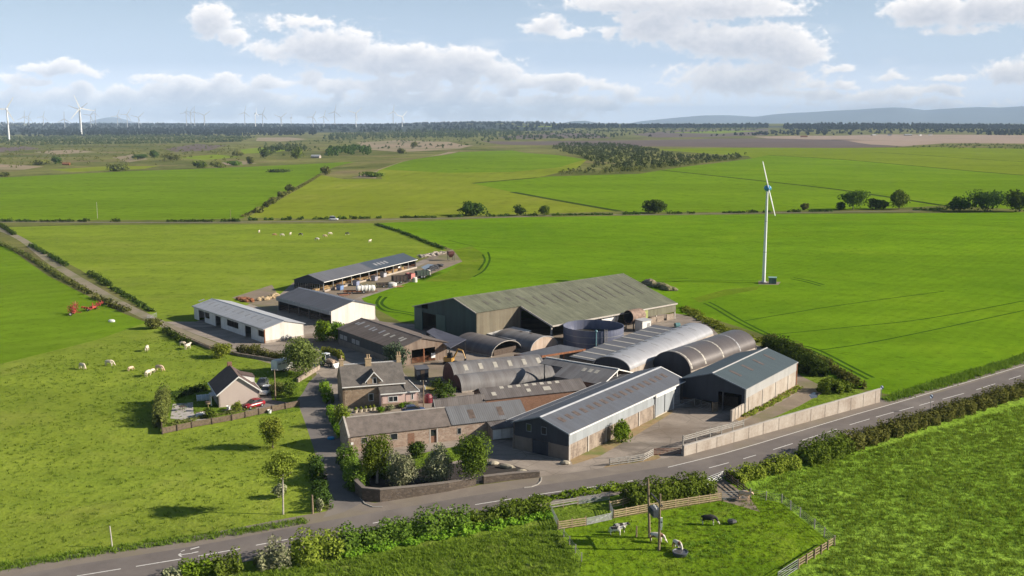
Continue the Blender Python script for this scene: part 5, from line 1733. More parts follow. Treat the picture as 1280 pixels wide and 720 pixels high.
tree_px('field_tree', 'lone pale tree with a bare trunk in the lawn-like field beside the road', 354, 643, 567, 326, 369, mat='leaf_yellow', seed=27, n=3800, trunk=0.55, leaf=0.24, nl=7, spread=0.7, trunkr=0.13, bark='bark_pale')
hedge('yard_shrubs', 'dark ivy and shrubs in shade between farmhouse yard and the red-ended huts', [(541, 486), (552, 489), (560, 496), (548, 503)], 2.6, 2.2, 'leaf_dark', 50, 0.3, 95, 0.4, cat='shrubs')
bush_px('suckers', 'low sucker growth round the trunk of the lone field tree', 349, 622, 603, 341, 360, mat='leaf_pale', seed=28, n=500, leaf=0.3, nl=5)
bush_px('elder_bush', 'bushy light green shrub alone in the grass between bungalow fence and lane', 341, 560, 519, 328, 358, mat='leaf_yellow', seed=29, n=3600, leaf=0.24, nl=8)
bush_px('round_bush', 'bright green rounded bush against the concrete side of the front barn', 777, 553, 525, 765, 791, mat='leaf_bright', seed=30, n=1900, leaf=0.28, nl=7)
bush_px('laurel_bush', 'yellow-green laurel filling the gap between the sheds and brown barn', 404, 427, 401, 392, 416, mat='leaf_bright', seed=31, n=2000, leaf=0.4, nl=8)
bush_px('laurel_bush', 'smaller laurel clump touching the brown barn corner', 421, 425, 402, 411, 432, mat='leaf_bright', seed=32, n=1400, leaf=0.4, nl=6)
tree_px('pine_tree', 'thin blue-green pine rising behind the farmhouse roof', 497, 477, 427, 478, 513, mat='needle', seed=33, n=2000, trunk=0.1, leaf=0.34, nl=12, spread=0.85, lr=(0.2, 0.34))
bush_px('round_bush', 'round yellow-green bush at the farmhouse front corner by the lane', 427, 533, 504, 413, 441, mat='leaf_yellow', seed=34, n=2200, leaf=0.25, nl=8)
hedge('garden_hedge', 'clipped bright hedge between the lane and the farmhouse gable', [(405, 482), (409, 497), (412, 505)], 1.8, 1.5, 'leaf_bright', 60, 0.25, 41)
hedge('garden_hedge', 'low trimmed hedge running down the lane below the round bush', [(412, 512), (416, 525), (426, 548)], 1.2, 1.3, 'leaf_bright', 60, 0.25, 42)
hedge('shrubbery', 'dark tangled shrubs along the lane at the steading gable', [(432, 572), (440, 592), (448, 616)], 2.6, 2.3, 'leaf_mid', 60, 0.3, 43, 0.35, cat='shrubs')
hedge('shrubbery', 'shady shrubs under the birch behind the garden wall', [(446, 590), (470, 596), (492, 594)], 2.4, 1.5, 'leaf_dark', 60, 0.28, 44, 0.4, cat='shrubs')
hedge('lane_hedge', 'dark bramble bank on the field side of the lane mouth', [(394, 580), (398, 600), (402, 622), (405, 638)], 1.8, 1.5, 'leaf_dark', 60, 0.28, 45, 0.4)
hedge('garden_hedge', 'tall conifer-like hedge closing the bungalow garden at its west end', [(199, 535), (202, 517), (206, 503)], 2.2, 3.4, 'leaf_olive', 60, 0.3, 46, 0.2)
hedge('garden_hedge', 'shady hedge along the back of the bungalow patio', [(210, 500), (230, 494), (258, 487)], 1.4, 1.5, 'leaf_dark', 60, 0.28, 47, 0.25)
hedge('garden_hedge', 'trimmed long hedge below the apron of the white shed', [(298, 440), (320, 444), (345, 449), (362, 452)], 1.6, 1.9, 'leaf_olive', 50, 0.3, 48, 0.12)
hedge('garden_hedge', 'short box hedge at the sunlit end of the white shed', [(314, 437), (326, 437)], 1.6, 1.3, 'leaf_olive', 60, 0.3, 49, 0.1)
hedge('garden_hedge', 'curved hedge behind the tractor at the brown barn side', [(402, 441), (412, 442), (424, 446), (428, 451)], 1.2, 1.5, 'leaf_yellow', 60, 0.3, 50, 0.1)
bush_px('gorse_bush', 'yellowish bush at the end of the stock fence below the white shed', 277, 447, 430, 267, 293, mat='leaf_yellow', seed=35, n=1300, leaf=0.35, nl=6)
bush_px('flower_shrub', 'mixed flowering shrub on the bank above the farm lane', 350, 492, 477, 338, 362, mat='leaf_olive', seed=36, n=1100, leaf=0.28, nl=6)
bush_px('flower_shrub', 'leafy shrub with pale fronds at the bend of the lane', 362, 496, 474, 353, 372, mat='leaf_mid', seed=37, n=1100, leaf=0.28, nl=6)
bush_px('garden_shrub', 'low yellow shrub in front of the bungalow gable', 296, 514, 502, 289, 302, mat='leaf_yellow', seed=38, n=600, leaf=0.22, nl=5)
bush_px('garden_shrub', 'sprawling grey-green shrub beside the upturned boat', 262, 522, 510, 254, 270, mat='leaf_mid', seed=39, n=700, leaf=0.25, nl=5)
hedge('flower_bed', 'flowers and heathers along the bungalow fence', [(212, 532), (240, 525), (290, 516), (318, 510)], 1.2, 0.5, 'leaf_olive', 60, 0.22, 51, 0.4, cat='flower bed')
bush_px('pampas_clump', 'pale clump of pampas grass at the lane mouth by the road', 400, 640, 622, 396, 405, mat='leaf_pale', seed=61, n=500, leaf=0.25, nl=4)

# hedges along the road
hedge('hawthorn_bush', 'small white flowering hawthorn at the near end of the roadside row', [(206, 728), (222, 722)], 2.6, 1.5, 'leaf_pale', 55, 0.3, 71, 0.3, cat='bush')
hedge('roadside_hedge', 'bright low roadside hedge between two white flowering bushes', [(226, 722), (262, 713)], 2.8, 1.7, 'leaf_bright', 55, 0.3, 72, 0.25)
hedge('hawthorn_bush', 'white flowering hawthorn facing the worn turn arrow', [(266, 718), (300, 711)], 3.0, 2.4, 'leaf_mid', 55, 0.3, 73, 0.3, cat='bush')
hedge('hawthorn_bush', 'biggest cream blossomed hawthorn of the roadside hedge', [(322, 711), (358, 702)], 3.4, 2.9, 'leaf_pale', 55, 0.3, 74, 0.3, cat='bush')
hedge('roadside_hedge', 'tall round-topped hedge piece opposite the lane mouth', [(366, 703), (424, 690)], 3.6, 3.1, 'leaf_yellow', 55, 0.32, 75, 0.25)
hedge('roadside_hedge', 'dense middle length of hedge below the stone garden wall', [(426, 689), (500, 672), (585, 656)], 3.4, 2.7, 'leaf_mid', 55, 0.32, 76, 0.28)
hedge('roadside_hedge', 'lower tapering hedge between garden wall end and cattle pens', [(586, 656), (640, 645), (684, 637)], 2.8, 1.9, 'leaf_mid', 55, 0.3, 77, 0.3)
hedge('roadside_hedge', 'thick block of hedge behind the twin pole transformer', [(783, 632), (830, 624), (884, 613)], 4.6, 2.9, 'leaf_mid', 60, 0.32, 78, 0.16)
hedge('roadside_hedge', 'rounded hedge length just past the paddock gate', [(916, 602), (950, 593), (993, 582)], 3.2, 2.0, 'leaf_yellow', 60, 0.3, 79, 0.28)
hedge('roadside_hedge', 'tall dark hedge clump opposite the concrete wall middle', [(1002, 580), (1030, 571), (1052, 563)], 4.4, 2.9, 'leaf_mid', 60, 0.32, 80, 0.25)
hedge('roadside_hedge', 'long right-hand hedge climbing with the road past the speed sign', [(1054, 562), (1100, 547), (1150, 531), (1200, 516), (1250, 500), (1300, 485), (1400, 455)], 3.6, 2.2, 'leaf_olive', 60, 0.32, 81, 0.3)
hedge('verge_growth', 'long grass at the foot of the roadside hedge', [(420, 696), (500, 680), (590, 664), (690, 644)], 2.0, 0.8, 'leaf_bright', 40, 0.3, 84, 0.5, cat='undergrowth')['kind'] = 'stuff'
hedge('verge_growth', 'strip of long grass between road and cattle pens', [(640, 632), (700, 622), (760, 612), (800, 607)], 1.8, 0.7, 'leaf_bright', 45, 0.26, 85, 0.5, cat='undergrowth')['kind'] = 'stuff'
# the shelter belt beyond the teal barn
hedge('shelter_hedge', 'dark overgrown hedge running down behind the teal roofed barn', [(962, 433), (985, 446), (1006, 459), (1024, 471)], 4.6, 3.0, 'leaf_dark', 45, 0.45, 86, 0.38)
hedge('shelter_hedge', 'lower bright shrubs between the dark hedge and the concrete wall', [(1024, 488), (1040, 490), (1056, 487)], 4.0, 2.0, 'leaf_mid', 50, 0.4, 87, 0.25)
hedge('shelter_hedge', 'thin bramble edge along the crop above the dark hedge', [(960, 424), (1000, 440), (1040, 462), (1075, 486)], 2.2, 1.4, 'leaf_olive', 40, 0.4, 88, 0.5)
hedge('weeds', 'weedy bank beside the end of the olive barn', [(855, 385), (880, 400), (905, 412), (950, 428)], 3.0, 0.7, 'leaf_yellow', 30, 0.35, 89, 0.6, cat='undergrowth')['kind'] = 'stuff'
hedge('weeds', 'rank grass below the concrete side of the teal roofed barn', [(930, 521), (960, 507), (1000, 484)], 1.4, 0.4, 'leaf_yellow', 50, 0.22, 90, 0.5, cat='undergrowth')['kind'] = 'stuff'

# hedges beside the farm track
for k, (px, hh, lb) in enumerate([
        ([(0, 305), (30, 318), (62, 338), (80, 350)], 1.6, 'upper end of the bank hedge left of the farm track'),
        ([(82, 350), (104, 362), (112, 368)], 1.4, 'short middle piece of hedge left of the farm track'),
        ([(118, 372), (140, 382), (160, 390)], 2.0, 'last shady hedge piece left of the farm track'),
        ([(0, 281), (10, 288), (18, 294)], 1.8, 'hedge stub where the track meets the far lane'),
        ([(38, 307), (58, 318)], 1.7, 'dark hedge stretch right of the track near its top'),
        ([(62, 320), (84, 333)], 1.8, 'second dark hedge stretch right of the track'),
        ([(112, 342), (124, 349), (138, 358)], 1.9, 'bushy hedge stretch right of the track above the gate'),
        ([(140, 360), (165, 374), (190, 390)], 0.9, 'low clipped hedge right of the track towards the sheds')]):
    hedge('track_hedge', lb, px, 1.7, hh * .68, 'leaf_dark' if k > 2 else 'leaf_olive', 16, 0.42, 100 + k, 0.65, 'hedges along the farm track')
bush_px('thorn_bush', 'thorn bush at the rough corner below the track gate', 193, 411, 398, 183, 203, mat='leaf_olive', seed=111, n=900, leaf=0.45, nl=6)
hedge('track_hedge', 'dark hedge under the stock fence below the white shed apron', [(206, 414), (222, 424), (240, 432)], 1.6, 1.3, 'leaf_dark', 24, 0.4, 112, 0.4)
hedge('boundary_hedge', 'narrow dark hedge between the cow pasture and the crop', [(470, 281), (500, 290), (530, 302), (556, 312)], 1.6, 1.0, 'leaf_dark', 12, 0.5, 113, 0.5)

# middle distance: trees on the far lane
LT = [(591, 269.5, 252.5, 575, 609, 'broad oak-like tree in the gap of the far lane hedge', 'leaf_dark'),
      (650, 269.5, 256, 642, 659, 'left of the two small round trees on the far lane', 'leaf_dark'),
      (680, 269.5, 257, 673, 687, 'smaller right-hand one of the two round trees on the far lane', 'leaf_mid'),
      (818, 266.5, 250.5, 802, 832, 'wide dark tree on the far lane left of the turbine', 'leaf_dark'),
      (1006, 262.5, 254, 1001, 1011, 'tiny sapling on the far lane right of the turbine', 'leaf_olive'),
      (1066, 262, 238, 1050, 1085, 'open crowned tree with a visible stem in the right lane clump', 'leaf_mid'),
      (1051, 262.5, 253, 1045, 1057, 'low bush left of the open crowned lane tree', 'leaf_dark'),
      (1098, 261.5, 249, 1085, 1111, 'flat dark thorn between two taller lane trees', 'leaf_dark'),
      (1124, 261.5, 238, 1112, 1137, 'upright tree closing the lane clump on the right', 'leaf_mid'),
      (1198, 264, 247, 1184, 1212, 'lowest of the three big dark trees by the right edge', 'leaf_dark'),
      (1234, 264.5, 238, 1211, 1257, 'largest domed dark tree near the right edge', 'leaf_dark'),
      (1274, 264.5, 238, 1257, 1292, 'dark tree cut by the right edge of the photo', 'leaf_dark')]
for k, (u, vb, vt, a, b, lb, mt) in enumerate(LT):
    small = (b - a) < 20
    tree_px('lane_tree', lb, u, vb, vt, a, b, mat=mt, seed=130 + k, n=500 if small else 1500, trunk=0.12 if k in (5, 8) else 0.05, leaf=1.0 if small else 1.15, nl=5 if small else 9, group='trees along the far lane')
# hedge trees between the two far fields
for k, (u, vb, w, hh, lb) in enumerate([(324, 266, 10, 7, 'lowest thorn tree of the slanting field hedge'), (333, 259, 7, 6, 'small thorn above the lowest one in the slanting hedge'), (340, 255, 11, 8, 'third thorn tree up the slanting field hedge'), (352, 247, 11, 7, 'fourth thorn tree up the slanting field hedge'), (363, 240, 12, 9, 'highest big thorn of the slanting field hedge'), (407, 219, 14, 11, 'pale bush where the slanting hedge meets the rough strip')]):
    tree_px('hedge_tree', lb, u, vb, vb - hh, u - w / 2, u + w / 2, mat='leaf_olive', seed=150 + k, n=350, trunk=0.05, leaf=1.5, nl=5, group='trees on the slanting field hedge')
hedge('field_hedge', 'slanting hedge between lush and yellow-green far fields', [(304, 271), (330, 259), (352, 246), (380, 231), (400, 219)], 2.4, 0.8, 'leaf_olive', 4, 0.9, 160, 0.6)
# broken hedge on the far lane
row = []
for k, (a, b) in enumerate([(0, 16), (20, 45), (50, 92), (98, 111), (139, 150), (209, 267), (276, 300), (310, 322), (330, 342), (352, 364), (372, 379), (391, 410), (422, 433), (437, 446), (449, 463), (470, 476), (501, 545), (560, 570), (572, 577), (608, 618), (622, 636), (660, 671), (690, 720), (722, 766), (778, 800), (835, 851), (860, 868), (903, 930), (934, 948), (955, 962), (985, 1000), (1012, 1040), (1140, 1160), (1162, 1182)]):
    f = (a + b) / 2
    v = 277.0 if f < 300 else (276.0 - (f - 300) * 0.0165 if f < 700 else 269.5 - (f - 700) * 0.0145)
    hedge('lane_bush', 'dark low bush in the broken hedge of the far lane', [(a, v), (b, v - (0 if f < 300 else 0.3))], 2.4, 1.0 if b - a > 24 else 1.5, 'leaf_dark', 7, 0.7, 170 + k, 0.5, 'bushes of the far lane hedge', 'bush')

# bushes and clumps on the moor, told apart by their place
MO = [(330, 198, 10, 12, 'leaf_dark', 'dark round bush at the left edge of the moor grove'), (371, 199, 18, 15, 'leaf_mid', 'tall bush left of the dark wood clump'), (313, 205, 9, 9, 'leaf_olive', 'lone bush above the lush field'), (70, 205, 14, 9, 'leaf_dark', 'dark twin bush left of the red roof spot'),
      (50, 206, 26, 6, 'leaf_olive', 'flat spreading bush far left on the moor'), (148, 214, 30, 9, 'leaf_olive', 'wide bush on the lush field edge'), (193, 197, 12, 9, 'leaf_dark', 'dark bush by the moor pond'), (175, 199, 22, 6, 'leaf_dark', 'low dark scrub left of the moor pond bush'),
      (215, 201, 26, 9, 'leaf_olive', 'broad bush right of the moor pond'), (250, 210, 20, 9, 'leaf_mid', 'left bush of a pair above the lush field'), (272, 210, 18, 8, 'leaf_olive', 'right bush of a pair above the lush field'), (292, 207, 22, 6, 'leaf_mid', 'low wide bush near the field corner'), (297, 195, 14, 6, 'leaf_olive', 'small bush up the moor from the field corner'),
      (350, 215, 30, 3, 'leaf_dark', 'thin dark strip bush inside the small far field'), (518, 185, 10, 8, 'leaf_olive', 'bush standing on the tan heath'), (502, 192, 12, 6, 'leaf_olive', 'low bush below the tan heath'), (465, 221, 30, 6, 'leaf_mid', 'rushes and bush tongue at the rough strip end'), (5, 221, 10, 5, 'leaf_olive', 'small bush cut by the left edge of the moor')]
for k, (u, vb, w, hh, mt, lb) in enumerate(MO):
    bush_px('moor_bush', lb, u, vb, vb - hh, u - w / 2, u + w / 2, mat=mt, seed=210 + k, n=420, leaf=2.0, nl=7, group='bushes on the moor')


def in_poly(p, poly):
    x, y = p
    c = False
    j = len(poly) - 1
    for i in range(len(poly)):
        xi, yi = poly[i]
        xj, yj = poly[j]
        if (yi > y) != (yj > y) and x < (xj - xi) * (y - yi) / (yj - yi) + xi:
            c = not c
        j = i
    return c


def mass(name, label, cat, poly_px, n, hrange, wk, mat, seed, per=26, leaf=2.2, conif=False):
    """a wood that reads as one mass: many trees in one mesh"""
    g = np.random.default_rng(seed)
    poly = [tuple(gp(u, v)[:2]) for u, v in poly_px]
    xs, ys = [p[0] for p in poly], [p[1] for p in poly]
    P, Nn, S = [], [], []
    cnt = 0
    tries = 0
    while cnt < n and tries < n * 60:
        tries += 1
        x, y = g.uniform(min(xs), max(xs)), g.uniform(min(ys), max(ys))
        if not in_poly((x, y), poly):
            continue
        cnt += 1
        h = g.uniform(*hrange)
        w = h * wk * g.uniform(0.8, 1.2)
        z = hgt(x, y)
        if conif:
            t = g.uniform(0, 1, per) ** 1.4
            a = g.uniform(0, 2 * PI, per)
            r = (1 - t) * w / 2 * g.uniform(0.5, 1.05, per)
            P.append(np.stack([x + r * np.cos(a), y + r * np.sin(a), z + h * (0.08 + 0.92 * t)], 1))
            Nn.append(np.stack([np.cos(a), np.sin(a), np.full(per, 0.5)], 1))
        else:
            d = g.normal(0, 1, (per, 3))
            d /= np.linalg.norm(d, axis=1)[:, None]
            d[:, 2] = np.abs(d[:, 2]) * 1.2 - 0.35
            k = g.uniform(0.65, 1.05, per)[:, None]
            P.append(np.array([x, y, z + h * .42]) + d * k * np.array([w / 2, w / 2, h * .55]))
            Nn.append(d)
        S.append(g.uniform(0.6, 1.3, per) * leaf * h / 8.0)
    o0 = np.array([poly[0][0], poly[0][1], 0])
    me = leaves_mesh(name, np.concatenate(P) - o0, np.concatenate(Nn), np.concatenate(S), M[mat], 0.9, 0.5)
    o = link(bpy.data.objects.new(name, me))
    o.location = o0
    return tag(o, label, cat, kind='stuff')


mass('plantation', 'young mixed plantation wedge between the bright far fields', 'wood', [(676, 220.5), (800, 216.5), (925, 199.5), (932, 194), (860, 197), (800, 185), (780, 181), (700, 180.5), (690, 186), (730, 199), (742, 206), (720, 215)], 900, (5, 9), 0.7, 'wood_far', 301, 34, 1.7)
mass('plantation', 'front edge of the plantation in paler scrub', 'wood', [(676, 221), (800, 217.5), (925, 200), (925, 198), (800, 212), (720, 216.5)], 120, (4, 7), 0.8, 'leaf_olive', 302, 30, 1.7)
mass('wood_clump', 'dark dense wood clump on the moor above the lush field', 'wood', [(404, 198), (462, 195), (464, 188), (440, 186), (410, 190)], 90, (8, 13), 0.8, 'leaf_dark', 303, 34, 2.2)
mass('wood_clump', 'mixed trees left of the dark wood clump', 'wood', [(320, 197), (380, 196), (384, 184), (360, 182), (324, 188)], 90, (6, 12), 0.8, 'wood_far', 304, 30, 2.2)
mass('scrub', 'birch scrub spread over the moor below the dark forest', 'scrub', [(-120, 183), (150, 181), (300, 178), (320, 172), (160, 169), (-120, 174)], 2700, (5, 10), 0.9, 'wood_far', 305, 14, 3.0)
mass('scrub', 'thin birch scrub on the open moor', 'scrub', [(-120, 212), (100, 210), (300, 202), (310, 182), (-120, 184)], 560, (2.5, 6), 1.2, 'leaf_olive', 306, 20, 2.6)
mass('scrub', 'scattered scrub over the tan heath', 'scrub', [(380, 192), (620, 184), (600, 172), (450, 174), (320, 180)], 190, (4, 8), 0.9, 'wood_far', 307, 18, 2.6)
mass('forest', 'dark spruce forest filling the skyline on the left', 'forest', [(-260, 169.5), (320, 166.5), (560, 165.5), (700, 163), (700, 155.5), (560, 154), (300, 155), (-260, 158)], 6500, (13, 17), 1.5, 'conifer_far', 308, 10, 7.0, True)
mass('forest', 'block of spruce in front of the skyline forest', 'forest', [(-60, 171), (60, 170.5), (395, 169.5), (395, 160), (300, 160), (-60, 166)], 1300, (11, 15), 0.9, 'conifer_far', 309, 14, 5.0, True)
mass('forest', 'lighter plantation belt right of the skyline forest', 'forest', [(400, 175), (520, 173), (640, 173), (660, 164), (560, 163), (420, 168)], 800, (9, 15), 0.7, 'wood_far', 310, 14, 3.6, True)
mass('forest', 'belt of trees behind the brown field in the middle', 'forest', [(590, 179), (760, 174), (800, 168), (940, 164), (960, 159.5), (700, 161), (640, 168)], 520, (8, 14), 0.8, 'wood_far', 311, 16, 3.6)
mass('forest', 'low spruce line under the blue hills', 'forest', [(690, 160.5), (830, 160.5), (960, 160), (960, 157.5), (700, 157.5)], 700, (14, 20), 0.8, 'conifer_far', 312, 12, 7.0, True)
mass('forest', 'dark woods round the white farm below the blue hills', 'forest', [(800, 172.5), (900, 170.5), (985, 170), (1110, 167.5), (1250, 166), (1400, 166), (1400, 160), (1160, 160), (980, 162), (940, 168)], 800, (9, 15), 0.9, 'conifer_far', 313, 16, 4.0)
mass('forest', 'wood belts on the far plain to the right', 'forest', [(980, 162), (1160, 161), (1420, 160), (1420, 156.5), (980, 157.5)], 1200, (14, 22), 0.8, 'conifer_far', 314, 12, 7.0, True)
mass('forest', 'spruce block at the edge of the pale ploughed field', 'forest', [(1218, 169.3), (1420, 169.3), (1420, 163), (1225, 164.5)], 500, (10, 15), 0.7, 'conifer_far', 315, 16, 4.0, True)
mass('scrub', 'dark scrub strip along the near edge of the ploughed fields', 'scrub', [(1100, 186), (1215, 186.5), (1420, 187), (1420, 181), (1215, 180.5), (1180, 182)], 260, (3, 6), 1.0, 'leaf_dark', 316, 20, 2.2)

# grass tufts that throw shadow in the near fields
def tufts(label, poly_px, n, hr, seed, mat='grass_tuft', blades=9, wide=0.6, even=0.0, bw_=0.16):
    g = np.random.default_rng(seed)
    poly = [tuple(gp(u, v)[:2]) for u, v in poly_px]
    xs, ys = [p[0] for p in poly], [p[1] for p in poly]
    P, Nn, S = [], [], []
    c = 0
    while c < n:
        x, y = g.uniform(min(xs), max(xs)), g.uniform(min(ys), max(ys))
        if not in_poly((x, y), poly):
            continue
        if noise.noise(Vector((x * .06, y * .06, seed))) < g.uniform(-.5 - even, .35 - even):
            continue
        c += 1
        h = g.uniform(*hr)
        k = blades
        P.append(np.stack([x + g.normal(0, wide * h, k), y + g.normal(0, wide * h, k), np.full(k, -.02)], 1))
        S.append(g.uniform(0.6, 1.3, k) * h)
    P, S = np.concatenate(P), np.concatenate(S)
    q = len(P)
    up = np.stack([g.normal(-.18, .35, q), g.normal(0, .35, q), np.ones(q)], 1)
    up *= S[:, None]
    az = g.uniform(0, 2 * PI, q)
    sd = np.stack([np.cos(az), np.sin(az), np.zeros(q)], 1) * (S * bw_)[:, None]
    V = np.stack([P - sd, P + sd, P + sd * .3 + up, P - sd * .3 + up], 1).reshape(-1, 3)
    me = bpy.data.meshes.new('grass_tufts')
    me.from_pydata(V.tolist(), [], np.arange(4 * q).reshape(-1, 4).tolist())
    me.materials.append(M[mat])
    o = link(bpy.data.objects.new('grass_tufts', me))
    return tag(o, label, 'grass', kind='stuff')


tufts('rank grass tufts dotted over the rough pasture', [(-60, 560), (0, 462), (120, 432), (200, 420), (300, 452), (345, 470), (200, 545), (370, 520), (395, 600), (280, 665), (0, 705), (-200, 735), (-200, 560)], 4600, (0.08, 0.3), 401)
tufts('tall grass clumps in the lower right field', [(930, 618), (990, 590), (1100, 560), (1300, 500), (1440, 462), (1440, 840), (985, 840), (1000, 722), (1046, 684), (980, 627)], 13500, (0.15, 0.36), 402, 'grass_tuft_tall', 11, .8, .9)
tufts('tussocks in the cattle paddock', [(700, 665), (770, 652), (935, 618), (975, 632), (1035, 682), (970, 735), (700, 735), (730, 702)], 1200, (0.08, 0.28), 403)
tufts('long grass between hedge and paddock', [(80, 770), (200, 735), (430, 700), (690, 655), (722, 702), (694, 840), (80, 840)], 6500, (0.15, 0.36), 404, 'grass_tuft_tall', 11, .8, .7)
tufts('nettles and docks about the paddock middle', [(850, 680), (912, 668), (925, 690), (860, 702)], 60, (0.15, 0.36), 405, 'grass_tuft_tall', 14, .9, .4, .2)
tufts('rough uncut grass along the left roadside verge', [(-60, 722), (0, 714), (140, 691), (280, 671.5), (385, 654), (380, 648), (280, 664), (140, 683), (0, 704), (-60, 712)], 1000, (0.12, 0.34), 406, 'grass_tuft', 9, .8, 1.5)
tufts('long grass beside the far stretch of road', [(1106, 504), (1200, 478), (1290, 450), (1400, 415), (1396, 408), (1280, 444), (1196, 469), (1106, 497)], 2200, (0.25, 0.6), 407, 'grass_tuft', 9, .8, 1.5)

# ------------------------------------------------------------------ walls, fences, gates, poles
def wall_line(name, label, px, hts, th, mat, cope=None, coll='wall'):
    pts = [gp(u, v) for u, v in px]
    o0 = pts[0].copy()
    m = MB()
    c = MB()
    P = [p - o0 for p in pts]
    nrm = []
    for i in range(len(P)):
        d = (P[min(i + 1, len(P) - 1)] - P[max(i - 1, 0)]).normalized()
        nrm.append(Vector((-d.y, d.x, 0)))
    for i in range(len(P) - 1):
        a, b, na, nb = P[i], P[i + 1], nrm[i] * th / 2, nrm[i + 1] * th / 2
        ha, hb = hts[i], hts[i + 1]
        m.hexa([(a - na).to_tuple(), (b - nb).to_tuple(), (b + nb).to_tuple(), (a + na).to_tuple()] +
               [(p.x, p.y, h) for p, h in ((a - na, ha), (b - nb, hb), (b + nb, hb), (a + na, ha))])
        if cope:
            k = 1.25
            q = [a - na * k, b - nb * k, b + nb * k, a + na * k]
            hh = [ha, hb, hb, ha]
            c.hexa([(p.x, p.y, h + .003) for p, h in zip(q, hh)] + [(p.x, p.y, h + .12) for p, h in zip(q, hh)])
    if cope:
        t = thing(name, label, coll, o0)
        m.build('masonry', M[mat], t)
        c.build('coping', M[cope], t)
        return t
    o = m.build(name, M[mat])
    o.location = o0
    return tag(o, label, coll)


w = wall_line('concrete_wall', 'long pale concrete retaining wall along the road, tallest at its far end', [(854, 570), (905, 556), (960, 540.5), (1020, 524), (1099, 502.5)], [1.55, 1.7, 1.95, 2.2, 2.45], 0.3, 'concrete_pale', 'concrete_post')
wall_line('stone_wall', 'curving stone garden wall between whitebeams and road, west of the gap', [(444, 606), (446, 616), (455, 625.5), (475, 627), (520, 620), (560, 613.5), (594, 606)], [1.6, 1.7, 1.75, 1.7, 1.4, 1.2, 1.1], 0.5, 'garden_stone', 'concrete_dark')
wall_line('stone_wall', 'short low stone wall east of the garden gap, ending at the yard mouth', [(604, 604.5), (640, 599.5), (674, 596)], [1.05, 0.95, 0.85], 0.5, 'garden_stone', 'concrete_dark')
wall_line('stone_wall', 'low stone wall climbing beside the lane under the willow', [(372, 478), (382, 472), (392, 466), (399, 461)], [0.8, 0.9, 0.9, 0.8], 0.4, 'concrete_panel')
wall_line('stone_wall', 'low wall edging the apron of the white shed', [(236, 426), (262, 436), (300, 445), (352, 453)], [0.6, 0.6, 0.6, 0.6], 0.35, 'concrete_panel')


for a_, b_, ha, hb in (((854, 570), (905, 556), 1.55, 1.7), ((905, 556), (960, 540.5), 1.7, 1.95), ((960, 540.5), (1020, 524), 1.95, 2.2), ((1020, 524), (1099, 502.5), 2.2, 2.45)):
    pa, pb = gp(*a_), gp(*b_)
    dv = (pb - pa).normalized()
    nv = Vector((-dv.y, dv.x, 0))
    n_ = max(1, int((pb - pa).length / 3.2))
    for k in range(n_):
        f = (k + .6) / n_
        c = pa.lerp(pb, f) - w.location - nv * .16
        MB().obox(c, dv, nv, .035, .02, 0, ha + (hb - ha) * f).build('joint', M['concrete_dark'], w)


def fence(name, label, px, spacing=2.2, h=1.15, rails=(0.3, 0.62, 0.95), mat='wood', rail='wood_pale', pr=0.07, rr=0.05, wire=False, cat='fence', lean=0.0, board=False, pts=None):
    P = [gp(u, v) for u, v in px] if pts is None else pts
    t = thing(name, label, cat, P[0])
    P = [p - P[0] for p in P]
    post = MB().box(-pr, pr, -pr, pr, -.1, h).mesh('post', M[mat])
    first = True
    for i in range(len(P) - 1):
        a, b = P[i], P[i + 1]
        n = max(1, round((b - a).length / spacing))
        ang = math.atan2((b - a).y, (b - a).x)
        for k in range(0 if first else 1, n + 1):
            o = link(bpy.data.objects.new('post', post))
            o.parent = t
            o.location = a.lerp(b, k / n)
            o.rotation_euler = (rnd.uniform(-.03, .03), rnd.uniform(-.03, .03), ang)
        first = False
    for z in rails:
        m = MB()
        for a, b in zip(P[:-1], P[1:]):
            d = (b - a).normalized()
            nn = Vector((-d.y, d.x, 0))
            if wire:
                m.tube(a + Vector((0, 0, z)), b + Vector((0, 0, z)), rr, n=4)
            else:
                hh = 0.075 if not board else board
                k = max(1, round((b - a).length / (spacing * 2)))
                for q in range(k):
                    s, e = a.lerp(b, q / k), a.lerp(b, (q + 1) / k)
                    m.obox((s + e) / 2 - nn * (pr + .03) * (-1 if board else 1), d, nn, (e - s).length / 2 - .01, 0.02, z - hh, z + hh)
        m.build('wire' if wire else 'rail', M[rail], t)
    return t


def gate(label, p0, p1, h=1.15, mat='galv', n=5, name='field_gate', swing=0.0):
    a, b = gp(*p0), gp(*p1)
    d = (b - a)
    t = thing(name, label, 'gate', a, math.atan2(d.y, d.x) + swing)
    L = Vector((d.x, d.y, 0)).length
    m = MB()
    for z in (0.12, h):
        m.tube((0, 0, z), (L, 0, z), 0.04, n=6)
    for x in (0.02, L - .02):
        m.tube((x, 0, 0.1), (x, 0, h), 0.04, n=6)
    m.build('frame', M[mat], t)
    m = MB()
    for k in range(1, n - 1):
        z = 0.12 + (h - .12) * k / (n - 1)
        m.tube((0, 0, z), (L, 0, z), 0.028, n=5)
    m.build('bars', M[mat], t)
    m = MB()
    m.tube((0, .0, .12), (L, .0, h), 0.025, n=5)
    m.build('brace', M[mat], t)
    return t


